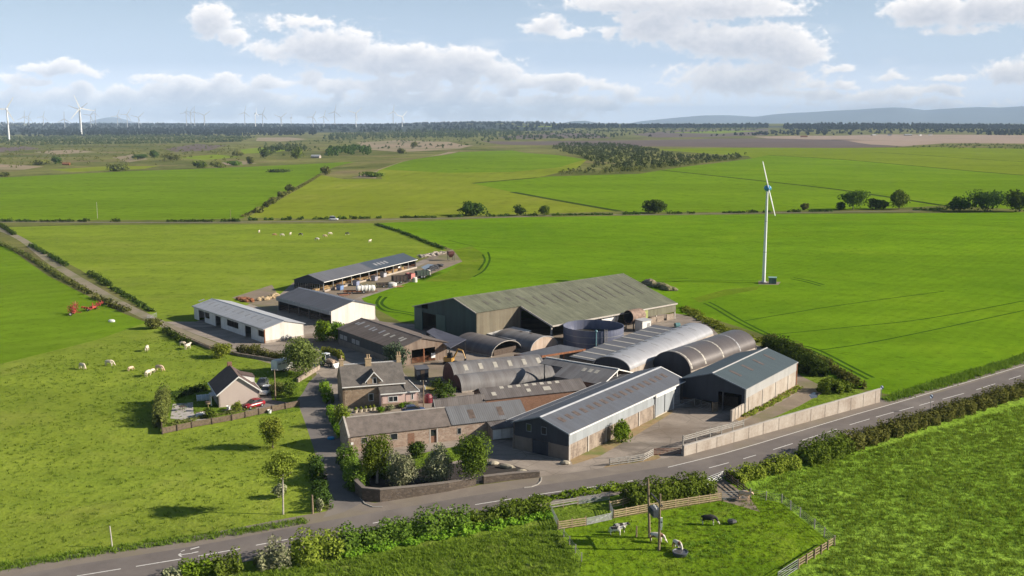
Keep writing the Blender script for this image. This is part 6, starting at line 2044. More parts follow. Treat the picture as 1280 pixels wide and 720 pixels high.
fence('paddock_fence', 'pale timber rail fence along the top of the calf paddock', [(767, 648), (812, 639.5), (860, 632), (901, 626)], 2.0, 1.2, (0.22, 0.5, 0.78, 1.06))
fence('paddock_fence', 'three-bay timber rail fence at the left corner of the calf paddock', [(697.5, 662), (715, 659.5), (732, 657)], 1.7, 1.25, (0.2, 0.48, 0.76, 1.04))
fence('pen_fence', 'weathered grey rail fence of the handling pen nearest the road', [(687, 637), (704, 634), (722, 631)], 2.2, 1.1, (0.35, 0.7, 1.0), rail='wood_grey')
fence('pen_fence', 'short pale rail fence between the handling pen and hedge', [(762, 637), (779, 633), (794, 628)], 2.0, 1.2, (0.4, 0.75, 1.05))
gate('galvanised hurdle closing the back of the handling pen', (722, 631), (762, 625), 1.0, n=7, name='hurdle')
gate('galvanised hurdle between the two timber fences of the paddock', (733, 657), (765, 650), 0.95, n=7, name='hurdle')
gate('short side hurdle of the handling pen', (687, 638), (698, 660), 1.0, n=6, name='hurdle')
gate('side hurdle between pen fence and paddock corner post', (762, 637), (767, 648), 1.0, n=6, name='hurdle')
gate('steel field gate between the paddock and the road gateway', (902, 625.5), (934, 623), 1.15)
gate('roadside field gate standing beside the gateway mouth', (884, 607), (904, 599), 1.2, 'galv')
fence('gateway_fence', 'dark timber rails down the right of the road gateway', [(908, 599), (922, 610), (937, 622)], 2.0, 1.25, (0.35, 0.7, 1.05), 'wood_dark', 'wood_dark')
fence('wire_fence', 'pale-posted wire mesh fence down the right side of the paddock', [(938, 622), (977, 629), (1000, 646.5), (1018, 661), (1043, 682)], 2.6, 1.3, (0.15, 0.4, 0.65, 0.9, 1.15), 'wood_grey', 'galv', 0.06, 0.014, True)
fence('paddock_fence', 'brown timber rail fence at the lower right corner of the paddock', [(1043, 682), (1018, 698), (998, 711)], 1.6, 1.2, (0.3, 0.62, 0.95), 'wood', 'wood')
gate('white-grey gate leaving the frame at the bottom of the paddock', (997, 711.5), (972, 728), 1.2, 'galv')
fence('wire_fence', 'old wire fence running down from the paddock left corner', [(697.5, 662), (712, 681), (727, 702)], 2.2, 1.1, (0.3, 0.6, 0.9), 'wood_grey', 'galv', 0.05, 0.014, True)
fence('garden_fence', 'brown boarded fence around the bungalow garden facing the field', [(203, 543), (240, 535), (290, 526), (340, 515), (374, 508)], 3.0, 1.25, (0.2, 0.45, 0.7, 0.95), 'wood_dark', 'wood_brown', 0.06, 0.05, board=0.115)
fence('garden_fence', 'brown boarded fence closing the west end of the bungalow garden', [(203, 543), (202, 520), (206, 500)], 3.0, 1.25, (0.2, 0.45, 0.7, 0.95), 'wood_dark', 'wood_brown', 0.06, 0.05, board=0.115)
fence('stock_fence', 'low timber stock fence above the apron hedge', [(206, 410), (232, 424), (262, 437), (276, 444)], 3.0, 1.0, (0.4, 0.85), 'wood', 'wood', 0.06)
fence('rail_fence', 'white rail fence curving round the yard entrance by the front barn', [(762, 582), (785, 579), (804, 576), (816, 569.5)], 2.0, 1.1, (0.2, 0.5, 0.8, 1.05), 'wood_grey', 'wood_grey')
gate('rusty wire gate across the yard entrance between rail fence and wall', (817, 569), (851, 568), 1.0, 'rust', 8)
wl = [gp(856, 566) + Vector((-0.2, 0.9, 0)), gp(890, 556) + Vector((-.2, .9, 0)), gp(932, 544.5) + Vector((-.2, .9, 0))]
fence('rail_fence', 'white railings standing behind the low end of the concrete wall', None, 2.6, 2.5, (1.75, 2.05, 2.35), 'wood_grey', 'wood_grey', pts=wl)
gate('steel yard gate between the front barn and the teal roofed barn', (840, 511), (868, 508), 1.4, 'galv', 6)
gate('second steel yard gate in the shade of the teal roofed barn', (868, 508), (888, 514), 1.4, 'galv', 6)
t = thing('board_gate', 'brown boarded panel standing by the concrete wing wall', 'gate', gp(891, 516), R(40))
m = MB()
for k in range(5):
    m.box(k * .28, k * .28 + .26, 0, .06, .1, 1.75)
m.build('boards', M['wood'], t)
m = MB()
for z in (.4, 1.4):
    m.box(0, 1.4, .06, .12, z - .06, z + .06)
m.box(-.14, 0, -.05, .1, 0, 1.9)
m.build('ledges', M['wood'], t)
gate('narrow iron gate in the gap of the stone garden wall', (595, 605.5), (603.5, 604.5), 1.0, 'steel_dark', 6, 'garden_gate')
gate('track gate at the corner where track and sheds meet', (184, 400), (196, 396), 1.1, 'galv', 5)


def pole(label, u, v, vtop, r=0.12, mat='wood', name='pole', lean=(0, 0), arms=0, cat='pole'):
    b = gp(u, v)
    h = (v - vtop) / pxm(b) / math.cos(PITCH)
    t = thing(name, label, cat, b)
    MB().tube((0, 0, -.2), (lean[0], lean[1], h), r, r * .75, 8).build('shaft', M[mat], t)
    for k in range(arms):
        m = MB()
        z = h - .25 - .5 * k
        m.box(-.6 + lean[0], .6 + lean[0], -.05, .05, z - .05, z + .05)
        a = m.build('crossarm', M['wood_dark'], t)
        i = MB()
        for x in (-.5, 0, .5):
            i.lathe([(.02, 0), (.06, .04), (.05, .16), (.01, .18)], 8, (x + lean[0], 0, z + .05))
        i.build('insulators', M['white_paint'], a)
    return t


pole('wooden telegraph pole beside the red car at the bungalow drive', 344.5, 501, 461, 0.13, arms=1, name='telegraph_pole')
pole('wooden pole at the corner of the farmhouse yard by the steading', 529.5, 509, 475, 0.12, name='telegraph_pole', arms=1)
pole('white marker post standing alone on the left roadside verge', 140.5, 684, 656.5, 0.09, 'concrete_post', 'marker_post', (-0.15, 0))
pole('thin pale pole in the lush field above the far lane', 122, 273, 253, 0.1, 'concrete_post', 'telegraph_pole')
pole('second thin pole on the far lane near the slanting hedge', 288.5, 276, 262, 0.09, 'wood', 'telegraph_pole')
pole('short timber post in the paddock left of the transformer poles', 795.5, 671, 657, 0.11, 'wood', 'fence_post')
pole('stout gatepost at the lane mouth beside the pampas clump', 391, 642, 618, 0.14, 'wood', 'gatepost')
pole('pale stump of a post at the kerb bush by the lane mouth', 400.5, 638, 626, 0.2, 'concrete_pale', 'gatepost')
# twin pole transformer
b0, b1 = gp(812, 672.5), gp(823.6, 687.8)
t = thing('transformer_pole', 'twin wooden poles carrying a grey transformer in the paddock', 'transformer', (b0 + b1) / 2)
c = (b0 + b1) / 2
h0, h1 = 7.6, 7.0
for b, h, ln in ((b0, h0, -0.35), (b1, h1, 0.0)):
    q = b - c
    MB().tube((q.x, q.y, -.2), (q.x + ln, q.y, h), 0.17, 0.12, 9).build('pole', M['wood'], t)
q0, q1 = b0 - c, b1 - c
m = MB()
for z in (3.6, 5.6):
    d = (q1 - q0).normalized()
    nn = Vector((-d.y, d.x, 0))
    m.obox((q0 + q1) / 2 + nn * .18, d, nn, (q1 - q0).length / 2 + .3, .07, z - .08, z + .08)
m.build('crossbeam', M['steel_dark'], t)
m = MB()
d = (q1 - q0).normalized()
nn = Vector((-d.y, d.x, 0))
m.obox((q0 + q1) / 2 + Vector((0, 0, 0)), d, nn, .85, .45, 3.7, 4.6)
for k in range(5):
    m.obox((q0 + q1) / 2 + d * (-.7 + .35 * k) - nn * .5, d, nn, .04, .1, 3.8, 4.5)
m.build('transformer', plain('transformer_grey', (0.075, 0.085, 0.1), 0.5), t)
m = MB()
for k in range(3):
    e = (q0 + q1) / 2 + d * (-.5 + .5 * k)
    m.lathe([(.03, 0), (.09, .05), (.05, .12), (.09, .2), (.03, .3)], 8, (e.x, e.y, 4.6))
m.build('bushing', M['white_paint'], t)
m = MB()
m.obox(q1 + Vector((.2, -.05, 0)), Vector((1, 0, 0)), Vector((0, 1, 0)), .14, .12, 3.0, 4.1)
m.obox(q1 + Vector((.2, -.05, 0)), Vector((1, 0, 0)), Vector((0, 1, 0)), .1, .08, 2.6, 2.95)
m.build('fuse_box', M['white_paint'], t)

# road signs : white disc with a black diagonal, seen side-lit
black = plain('sign_black', (0.012, 0.025, 0.07), 0.5)
signw = plain('sign_white', (0.5, 0.58, 0.68), 0.4, var=0.04)
for (u, v, vtop, lb, fz) in ((1101.3, 502, 481.5, 'round speed sign with a black diagonal at the end of the concrete wall', R(112)), (1163, 514.5, 492.5, 'round speed sign with a black diagonal rising from the right-hand roadside hedge', R(112))):
    b = gp(u, v)
    t = thing('road_sign', lb, 'road sign', b, fz)
    h = (v - vtop) / pxm(b) / math.cos(PITCH)
    MB().tube((0.06, 0, -.1), (0.06, 0, h), 0.04, n=8).build('sign_post', M['galv'], t)
    rs = 0.38
    MB().lathe([(.001, -.02), (rs, -.02), (rs, .02), (.001, .02)], 28, (0, 0, h - rs), 'x').build('disc', signw, t)
    m = MB()
    cc = Vector((-.026, 0, h - rs))
    dd = Vector((0, .707, .707))
    ee = Vector((0, -.707, .707))
    for s_, w_ in ((0, .13),):
        p = [cc + dd * .35 * a + ee * w_ * bb for a, bb in ((-1, -1), (1, -1), (1, 1), (-1, 1))]
        m.slab(p, 0.006)
    m.lathe([(rs - .045, -.024), (rs, -.024), (rs, -.03), (rs - .045, -.03), (rs - .045, -.024)], 28, (0, 0, h - rs), 'x')
    m.build('diagonal', black, t)

# ------------------------------------------------------------------ wind turbines
bw = plain('turbine_white', (0.72, 0.73, 0.74), 0.45, var=0.03)
b = gp(954.5, 353)
k = pxm(b)
hub = (353 - 238.5) / k / math.cos(PITCH)
t = thing('wind_turbine', 'farm wind turbine with two white blades and a blue nacelle in the crop', 'wind turbine', b)
MB().lathe([(.55, -.2), (.5, hub * .33), (.42, hub * .66), (.34, hub - .3)], 20).build('tower', bw, t, True)
m = MB()
for z in (hub * .33, hub * .66):
    m.lathe([(.54, z - .06), (.58, z - .06), (.58, z + .06), (.54, z + .06)], 20)
m.lathe([(1.0, -.1), (1.0, .25), (.5, .25)], 16)
m.build('flange', M['galv'], t)
blue = plain('nacelle_blue', (0.06, 0.27, 0.5), 0.4)
na = MB()
ring = []
for x, r in ((-1.3, .35), (-1.1, .62), (-.2, .72), (.7, .6), (1.1, .3)):
    ring.append([(r * math.cos(a) * 1.6, x * 1.1, hub + .4 + r * math.sin(a) * 1.45) for a in np.linspace(0, 2 * PI, 12, endpoint=False)])
na.loft(ring)
na.build('nacelle', blue, t, True)
MB().lathe([(.02, -1.95), (.3, -1.8), (.38, -1.5), (.3, -1.25)], 14, (0, 0, hub + .3), 'y').build('hub', blue, t, True)
for sgn in (1, -1):
    dirb = Vector((-.26 * sgn, -.05, .966 * sgn)).normalized()
    side = Vector((.9, .35, .22)).normalized()
    side = (side - dirb * side.dot(dirb)).normalized()
    th = dirb.cross(side)
    rings = []
    for f, ch, tk in ((0.02, .2, .18), (.1, .4, .15), (.35, .48, .12), (.7, .4, .08), (.97, .3, .05), (1.0, .12, .03)):
        cpt = Vector((0, -1.6, hub + .3)) + dirb * f * 8.9
        rings.append([tuple(cpt + side * ch * .5 * math.cos(a) + th * tk * .5 * math.sin(a)) for a in np.linspace(0, 2 * PI, 10, endpoint=False)])
    MB().loft(rings).build('blade', bw, t, True)
t = thing('transformer_kiosk', 'small dark green kiosk at the foot of the farm turbine', 'kiosk', gp(965.5, 354.5), R(-12))
MB().box(-1.15, 1.15, -.9, .9, 0, 2.0).build('kiosk_body', plain('kiosk_green', (0.1, 0.17, 0.16), 0.5), t)
MB().slab([(-1.3, -1.05, 2.02), (1.3, -1.05, 2.02), (1.3, 1.05, 2.12), (-1.3, 1.05, 2.12)], .1).build('kiosk_roof', plain('kiosk_roof', (0.22, 0.36, 0.36), 0.5), t)
MB().box(-.2, .9, -.95, -.9, .1, 1.8).build('kiosk_door', plain('kiosk_door', (0.07, 0.12, 0.12), 0.5), t)
o = MB().add([(p.x, p.y, p.z + .02) for p in [gp(948, 355.5), gp(973, 356), gp(976, 352.5), gp(948, 351)]], [(0, 1, 2, 3)]).build('hardstanding', M['yard_dirt'])
tag(o, kind='structure')

far_white = plain('far_turbine_white', (0.68, 0.69, 0.71), 0.5, var=0.02)
far_grey = plain('far_turbine_grey', (0.4, 0.42, 0.46), 0.5, var=0.02)


def far_turbine(label, u, vb, vh, rp, rot, yaw, Y=None, grey=False):
    if Y is None:
        b = gp(u, vb)
    else:
        x = (u - 640) / FOC * Y
        b = Vector((x, Y, hgt(x, Y)))
    z = CAM_H + (156 - vh) * b.y / FOC
    h = z - b.z
    rl = rp * b.y / FOC
    t = thing('wind_turbine', label, 'wind turbine', b, yaw, 'wind turbines on the skyline')
    mt = far_grey if grey else far_white
    tr = max(2.8, h * .031)
    MB().tube((0, 0, -2), (0, 0, h), tr, tr * .6, 8).build('tower', mt, t)
    MB().box(-tr * .9, tr * .9, -tr * 2.5, tr * 1.8, h - tr * .8, h + tr * .9).build('nacelle', mt, t)
    MB().lathe([(.1, -tr * 3.6), (tr * .8, -tr * 3.2), (tr * .9, -tr * 2.5)], 8, (0, 0, h), 'y').build('hub', mt, t)
    for q in range(3):
        a = rot + q * 2 * PI / 3
        d = Vector((math.sin(a), 0, math.cos(a)))
        s = Vector((math.cos(a), 0, -math.sin(a)))
        p0 = Vector((0, -tr * 3, h))
        m = MB()
        rings = []
        for f, ch in ((0, .035), (.2, .075), (.6, .05), (1.0, .02)):
            cpt = p0 + d * rl * f
            cw = max(ch * rl * 1.3, 2.2)
            rings.append([tuple(cpt + s * cw * .5 + Vector((0, .5, 0))), tuple(cpt - s * cw * .5 + Vector((0, .5, 0))), tuple(cpt - s * cw * .5 - Vector((0, .5, 0))), tuple(cpt + s * cw * .5 - Vector((0, .5, 0)))])
        m.loft(rings).build('blade', mt, t)


FT = [('largest white turbine at the left edge of the skyline', 11.5, 176, 137, 17, .55, .3, None), ('half hidden turbine behind the large one at the left edge', 3, 0, 150, 12, .2, .3, 5600),
      ('left of the close pair right of the edge turbine', 38.8, 0, 146.5, 8, .1, .4, 7600), ('right of the close pair right of the edge turbine', 44, 0, 146, 7, .5, .4, 7800), ('single turbine between the close pair and the cone hill', 62, 0, 146, 7, .3, .5, 7600),
      ('turbine just left of the tall one before the cone hill', 88, 0, 149, 9, .05, .3, 6400), ('second largest turbine, tall against the cone hill', 102, 169, 136, 17, -.35, .45, None), ('pale turbine close behind the tall one', 107, 0, 137.5, 13, .9, .4, 5200),
      ('left turbine before the cone hill summit slope', 120.5, 0, 144.5, 9, .7, .3, 6800), ('smaller turbine right at the cone hill foot', 126.5, 0, 142, 6, .2, .3, 7600), ('first of three turbines right of the cone hill', 153.5, 0, 145, 8, .35, .5, 7200), ('middle of three turbines right of the cone hill', 165.5, 0, 143.5, 9, .55, .5, 6900), ('last of three turbines right of the cone hill', 179.5, 0, 147, 9, .8, .4, 7200),
      ('leftmost of the tight turbine cluster over the forest', 238.5, 0, 141, 7, .3, .2, 8000), ('second in the tight turbine cluster over the forest', 244, 0, 140.5, 7, .6, .2, 8200), ('third in the tight turbine cluster over the forest', 248.5, 0, 140, 7, .1, .3, 8100), ('front right turbine of the tight cluster', 260.5, 0, 144.5, 9, .95, .4, 6900),
      ('lone turbine right of the tight cluster', 310.5, 0, 141, 8, .2, .4, 8200), ('bare white turbine tower near the grove', 323.5, 0, 142, 7, 0, 1.4, 7000), ('grey turbine beside the bare tower', 332.5, 0, 143, 9, .4, .3, 7400), ('low turbine with wide blades in mid skyline', 355, 0, 147, 9, .9, .4, 7000), ('stub of a turbine behind the forest', 367.5, 0, 147.5, 5, 0, 1.4, 8500),
      ('left of two crossing turbines in mid skyline', 394.5, 0, 146.5, 8, .5, .4, 7000), ('right of two crossing turbines in mid skyline', 408, 0, 146, 8, .25, .5, 7600), ('grey turbine right of the crossing pair', 421.5, 0, 140, 9, .2, .4, 8200), ('white turbine on the forest ridge in the middle', 447.5, 0, 142, 10, .85, .3, 6900), ('faint tall turbine far right on the ridge', 493.5, 0, 140, 9, .1, .6, 8600), ('last white turbine at the right end of the row', 504.5, 0, 146, 9, .75, .6, 7000)]
for i, (lb, u, vb, vh, rp, rot, yaw, Y) in enumerate(FT):
    far_turbine(lb, u, vb, vh, rp, rot, yaw, Y, grey=i not in (0, 6, 18, 25, 27))

# ------------------------------------------------------------------ vehicles and machines
M['tyre'] = plain('tyre', (0.02, 0.02, 0.022), 0.85)
M['rim'] = plain('rim', (0.45, 0.45, 0.46), 0.35, 0.5)


def paintm(name, col, rough=0.25):
    return plain(name, col, rough, 0.0, 0.03, 0.8, 0.6)


def wheel(t, x, y, r, w, rim='rim'):
    o = MB().lathe([(r * .55, -w / 2), (r * .95, -w / 2), (r, -w * .3), (r, w * .3), (r * .95, w / 2), (r * .55, w / 2)], 18, (x, y, r), 'y').build('tyre', M['tyre'], t)
    MB().lathe([(.01, -w * .4), (r * .56, -w * .46), (r * .56, w * .46), (.01, w * .4)], 14, (x, y, r), 'y').build('rim', M[rim] if isinstance(rim, str) else rim, o)


def car(name, label, loc, rz, L, Wd, H, col, estate=0.0):
    t = thing(name, label, 'car', loc, rz)
    mt = paintm(name + '_paint', col)
    hw = Wd / 2
    body = []
    for x, zb, zt, w in ((-L / 2, .45, .75, .78), (-L / 2 + .12, .28, .92, .92), (-L * .3, .22, .97, 1.0), (0, .2, .96, 1.0), (L * .22, .2, .93, 1.0), (L * .38, .22, .86, .97), (L / 2 - .12, .28, .74, .86), (L / 2, .42, .6, .7)):
        b = hw * w
        body.append([(x, -b * .92, zb), (x, -b, (zb + zt) / 2), (x, -b * .9, zt), (x, 0, zt + .04), (x, b * .9, zt), (x, b, (zb + zt) / 2), (x, b * .92, zb), (x, 0, zb - .02)])
    MB().loft(body).build('body', mt, t, True)
    r0, r1 = -L * .46 - estate * .0, L * .27
    g = []
    for x, zt, w in ((r0 + (.35 - estate * .2), .9, .86), (r0 + .65 - estate * .3, H - .1, .74), (-L * .1, H - .02, .74), (L * .06, H - .06, .73), (r1, .9, .86)):
        b = hw * w
        bw = hw * .88
        g.append([(x if zt > 1 else x, -bw, .88), (x, -(b if zt > 1 else bw), max(zt, .92)), (x, (b if zt > 1 else bw), max(zt, .92)), (x, bw, .88)])
    MB().loft(g).build('windows', M['glass'], t)
    rf = []
    for x, z, w in ((r0 + .62 - estate * .3, H - .09, .735), (-L * .12, H + .01, .745), (L * .05, H - .04, .73)):
        b = hw * w
        rf.append([(x, -b, z - .05), (x, -b * .9, z + .03), (x, b * .9, z + .03), (x, b, z - .05)])
    MB().loft(rf).build('roof_panel', mt, t)
    for sx in (-L * .3, L * .31):
        for sy in (-1, 1):
            wheel(t, sx, sy * (hw - .1), .31, .2)
    for sy in (-1, 1):
        MB().obox((L / 2 - .08, sy * hw * .6, 0), (1, 0, 0), (0, 1, 0), .06, .16, .56, .68).build('headlight', M['white_paint'], t)
        MB().obox((-L / 2 + .07, sy * hw * .7, 0), (1, 0, 0), (0, 1, 0), .06, .1, .62, .84).build('tail_light', M['red_oxide'], t)
    return t


a, b = gp(302.5, 513.5), gp(330, 506.5)
car('red_car', 'red hatchback parked behind the bungalow garden fence', (a + b) / 2 + Vector((0, .5, 0)), math.atan2((b - a).y, (b - a).x) + PI, 4.1, 1.75, 1.5, (0.26, 0.012, 0.02))
car('white_car', 'white hatchback on the bungalow drive, nose towards the red car', gp(331, 494) + Vector((0, 1.0, 0)), R(-97), 3.9, 1.72, 1.5, (0.72, 0.72, 0.72), 0.6)
car('dark_car', 'dark car with a pale roof parked behind the white hatchback', gp(328, 482.5), R(-92), 4.0, 1.72, 1.48, (0.05, 0.055, 0.06))
car('blue_car', 'dark blue car half hidden behind the steading roof', gp(517, 516.5), R(16), 4.2, 1.75, 1.48, (0.035, 0.06, 0.13))
car('white_van', 'tiny white van on the far lane', gp(417, 275.2), R(0), 5.0, 2.0, 2.2, (0.75, 0.75, 0.75), 1.0)


def cart(name, label, cat, loc, rz, L, Wd, H, mat, z0=0.7, round_top=False, wheels=((0.0,),), rw=0.4, flare=1.0, hollow=True):
    """trailer body on wheels with a drawbar"""
    t = thing(name, label, cat, loc, rz)
    if round_top:
        rings = []
        for x in (-L / 2, -L / 2 + .12, L / 2 - .12, L / 2):
            k = .94 if abs(x) == L / 2 else 1.0
            rings.append([(x, -Wd / 2 * k, z0), (x, Wd / 2 * k, z0), (x, Wd / 2 * k, z0 + H * .72), (x, Wd * .42 * k, z0 + H * .9 * k), (x, Wd * .2, z0 + H * k), (x, -Wd * .2, z0 + H * k), (x, -Wd * .42 * k, z0 + H * .9 * k), (x, -Wd / 2 * k, z0 + H * .72)])
        MB().loft(rings).build('body', mat, t)
    else:
        m = MB()
        th = .08
        m.box(-L / 2, L / 2, -Wd / 2, Wd / 2, z0, z0 + .12)
        for y in (-Wd / 2, Wd / 2 - th):
            m.box(-L / 2, L / 2, y, y + th, z0 + .12, z0 + H)
        for x in (-L / 2, L / 2 - th):
            m.box(x, x + th, -Wd / 2 + th, Wd / 2 - th, z0 + .12, z0 + H)
        m.build('body', mat, t)
        for k in range(5):
            x = -L / 2 + L * k / 4
            for y in (-Wd / 2 - .05, Wd / 2 + .05):
                MB().box(x - .05, x + .05, y - .05, y + .05, z0, z0 + H + .04).build('stanchion', M['steel_dark'], t)
    m = MB()
    m.tube((L / 2, -.4, z0 - .1), (L / 2 + 1.2, 0, .5), .06, n=6)
    m.tube((L / 2, .4, z0 - .1), (L / 2 + 1.2, 0, .5), .06, n=6)
    m.build('drawbar', M['steel_dark'], t)
    for x in wheels[0]:
        for s in (-1, 1):
            wheel(t, x, s * (Wd / 2 - .05), rw, .22)
    return t


a, b = gp(339, 467.5), gp(365, 462.5)
t = cart('livestock_trailer', 'white box trailer with rounded top left of the willow', 'trailer', (a + b) / 2 + Vector((0, 1.2, 0)), math.atan2((b - a).y, (b - a).x) + .1, 4.4, 2.1, 2.1, M['white_paint'], .5, True, ((-.5, .4),), .32)
m = MB()
for k in range(4):
    m.box(-1.9 + k * .95, -1.15 + k * .95, -1.075, -1.052, 1.7, 2.0)
m.build('vent_slot', M['rooflight_dim'], t)
MB().box(2.2, 2.23, -.8, .8, .6, 2.2).build('ramp', M['rooflight_dim'], t)


def tractor(name, label, loc, rz, col, loader=True, cabcol=None):
    t = thing(name, label, 'tractor', loc, rz)
    mt = paintm(name + '_paint', col)
    ct = mt if cabcol is None else paintm(name + '_cab', cabcol)
    rings = []
    for x, w, z0_, z1_ in ((.2, .5, .8, 1.55), (.9, .46, .8, 1.55), (1.7, .42, .75, 1.45), (2.0, .36, .8, 1.3)):
        rings.append([(x, -w, z0_), (x, w, z0_), (x, w * .95, z1_ - .12), (x, w * .5, z1_), (x, -w * .5, z1_), (x, -w * .95, z1_ - .12)])
    MB().loft(rings).build('bonnet', mt, t)
    MB().box(-1.2, 1.9, -.32, .32, .55, .85).build('chassis', M['steel_dark'], t)
    MB().box(-1.1, .18, -.66, .66, .95, 1.5).build('cab_base', ct, t)
    MB().hexa([(-1.05, -.62, 1.5), (.15, -.62, 1.5), (.15, .62, 1.5), (-1.05, .62, 1.5), (-.95, -.55, 2.45), (.0, -.55, 2.45), (.0, .55, 2.45), (-.95, .55, 2.45)]).build('cab_glass', M['glass'], t)
    MB().box(-1.1, .12, -.68, .68, 2.45, 2.6).build('cab_roof', ct, t)
    m = MB()
    for x, x2 in ((-1.05, -.95), (.15, .0)):
        for s in (-1, 1):
            m.tube((x, s * .63, 1.5), (x2, s * .57, 2.45), .05, n=5)
    m.build('cab_pillar', ct, t)
    for s in (-1, 1):
        wheel(t, -.75, s * .85, .78, .42)
        wheel(t, 1.55, s * .72, .5, .32)
        MB().lathe([(.82, -.22), (.9, -.22), (.9, .22), (.82, .22)], 16, (-.75, s * .85, .8), 'y').build('mudguard', mt, t) if False else None
    MB().tube((1.2, -.3, 1.5), (1.2, -.3, 2.3), .05, n=6).build('exhaust', M['steel_dark'], t)
    if loader:
        m = MB()
        for s in (-1, 1):
            m.tube((.35, s * .55, 1.5), (1.6, s * .55, 1.35), .09, n=6)
            m.tube((1.6, s * .55, 1.35), (2.7, s * .55, .55), .09, n=6)
        m.build('loader_arm', mt, t)
        bk = MB()
        bk.hexa([(2.7, -1.0, .1), (3.5, -1.0, .1), (3.5, 1.0, .1), (2.7, 1.0, .1), (2.65, -1.0, .2), (3.5, -1.0, .16), (3.5, 1.0, .16), (2.65, 1.0, .2)])
        bk.hexa([(2.62, -1, .15), (2.72, -1, .15), (2.72, 1, .15), (2.62, 1, .15), (2.75, -1, .95), (2.85, -1, .95), (2.85, 1, .95), (2.75, 1, .95)])
        for s in (-1, 1):
            bk.add([(2.65, s, .12), (3.5, s, .12), (2.8, s, .95), (2.65, s * .96, .12), (3.5, s * .96, .12), (2.8, s * .96, .95)], [(0, 1, 2), (5, 4, 3), (0, 3, 4, 1), (1, 4, 5, 2), (2, 5, 3, 0)])
        bk.build('bucket', M['white_paint'], t)
    return t


tractor('loader_tractor', 'pale loader tractor with its bucket lowered, in hedge shade by the willow', gp(409.5, 457), R(-38), (0.4, 0.3, 0.22), cabcol=(0.6, 0.63, 0.66))

# digger behind the huts
t = thing('digger', 'small yellow digger with a bent arm between the brown barn and the huts', 'digger', gp(563, 455), R(-18))
yel = paintm('digger_yellow', (0.5, 0.28, 0.06), 0.5)
for s in (-1, 1):
    MB().loft([[(x, s * .7 - .2, z) for x, z in ((-1.2, .15), (1.2, .15), (1.4, .35), (1.2, .6), (-1.2, .6), (-1.4, .35))], [(x, s * .7 + .2, z) for x, z in ((-1.2, .15), (1.2, .15), (1.4, .35), (1.2, .6), (-1.2, .6), (-1.4, .35))]]).build('track', M['tyre'], t)
MB().box(-1.3, .6, -.8, .8, .65, 1.45).build('house', yel, t)
MB().hexa([(-.5, -.75, 1.45), (.55, -.75, 1.45), (.55, .1, 1.45), (-.5, .1, 1.45), (-.4, -.7, 2.5), (.45, -.7, 2.5), (.45, .05, 2.5), (-.4, .05, 2.5)]).build('cab', M['glass'], t)
m = MB()
m.tube((.5, .4, 1.2), (1.6, .4, 3.2), .2, .17, 8)
m.tube((1.6, .4, 3.2), (2.6, .4, 3.0), .17, .16, 8)
m.build('boom', yel, t)
MB().tube((2.6, .4, 3.0), (3.3, .4, 1.3), .15, .11, 8).build('dipper', yel, t)
MB().hexa([(3.0, .1, .8), (3.5, .1, .9), (3.5, .7, .9), (3.0, .7, .8), (3.1, .1, 1.3), (3.5, .1, 1.35), (3.5, .7, 1.35), (3.1, .7, 1.3)]).build('bucket', M['steel_dark'], t)

t = thing('dark_shed', 'small dark shed added to shade the yard between the farmhouse and the brown barn', 'shed', gp(527, 473), R(17))
MB().box(-1.2, 1.2, -1.1, 1.1, 0, 2.2).build('wall', M['dark_cladding'], t)  # box shed added and made tall to throw shade across the yard
MB().slab([(-1.35, -1.25, 2.2), (1.35, -1.25, 2.2), (1.35, 1.25, 2.5), (-1.35, 1.25, 2.5)], .1).build('roof', M['slate_grey_roof'], t)
MB().box(-.4, .4, -1.15, -1.1, .05, 1.9).build('door', M['wood_dark'], t)

# hay machines in the mown field
red = paintm('hay_red', (0.36, 0.05, 0.035), 0.5)


def tedder(label, loc, rz, up, grp):
    t = thing('hay_tedder', label, 'hay machine', loc, rz, grp)
    m = MB()
    m.tube((0, -1.6, .75), (0, 1.6, .75), .12, n=6)
    m.tube((0, 0, .75), (2.0, 0, .6), .1, n=6)
    m.tube((0, 0, .75), (0, 0, 2.1), .14, n=6)
    m.box(-.5, .5, -.7, .7, .6, 1.2)
    m.build('frame', red, t)
    for s in (-1, 1):
        ang = up * s
        c = Vector((0, s * 1.6, .9))
        d = Vector((0, math.cos(up) * s, math.sin(up)))
        a = MB().tube(c, c + d * 2.2, .1, n=6).build('folding_arm', red, t)
        for q in (.45, 1.5):
            hubp = c + d * q
            r = MB()
            ax1 = Vector((1, 0, 0))
            n = ax1.cross(d)
            for k in range(8):
                aa = k * PI / 4
                e = hubp + (ax1 * math.cos(aa) + d * math.sin(aa)) * .95
                r.tube(hubp, e, .1, n=5)
                r.tube(e, e + n * .4, .08, n=4)
            r.build('rotor', red, a)
        wheel(t, -.4, s * 1.5, .5, .35, 'white_paint')
    return t


tedder('red hay tedder with both wings folded upright in the mown field', gp(92, 393.5), R(10), 1.15, 'hay machines')
tedder('lower red hay machine, wings half folded, nearer the track', gp(116, 388), R(-15), .35, 'hay machines')
o = MB().lathe([(.02, 0), (.55, .03), (.62, .3), (.5, .62), (.2, .75), (.02, .76)], 12).build('feed_sack', M['white_paint'])
o.location = gp(139.5, 402.5)
o.scale = (1.5, .9, .9)
tag(o, 'white sack lying in the mown field below the red hay machines', 'sack')

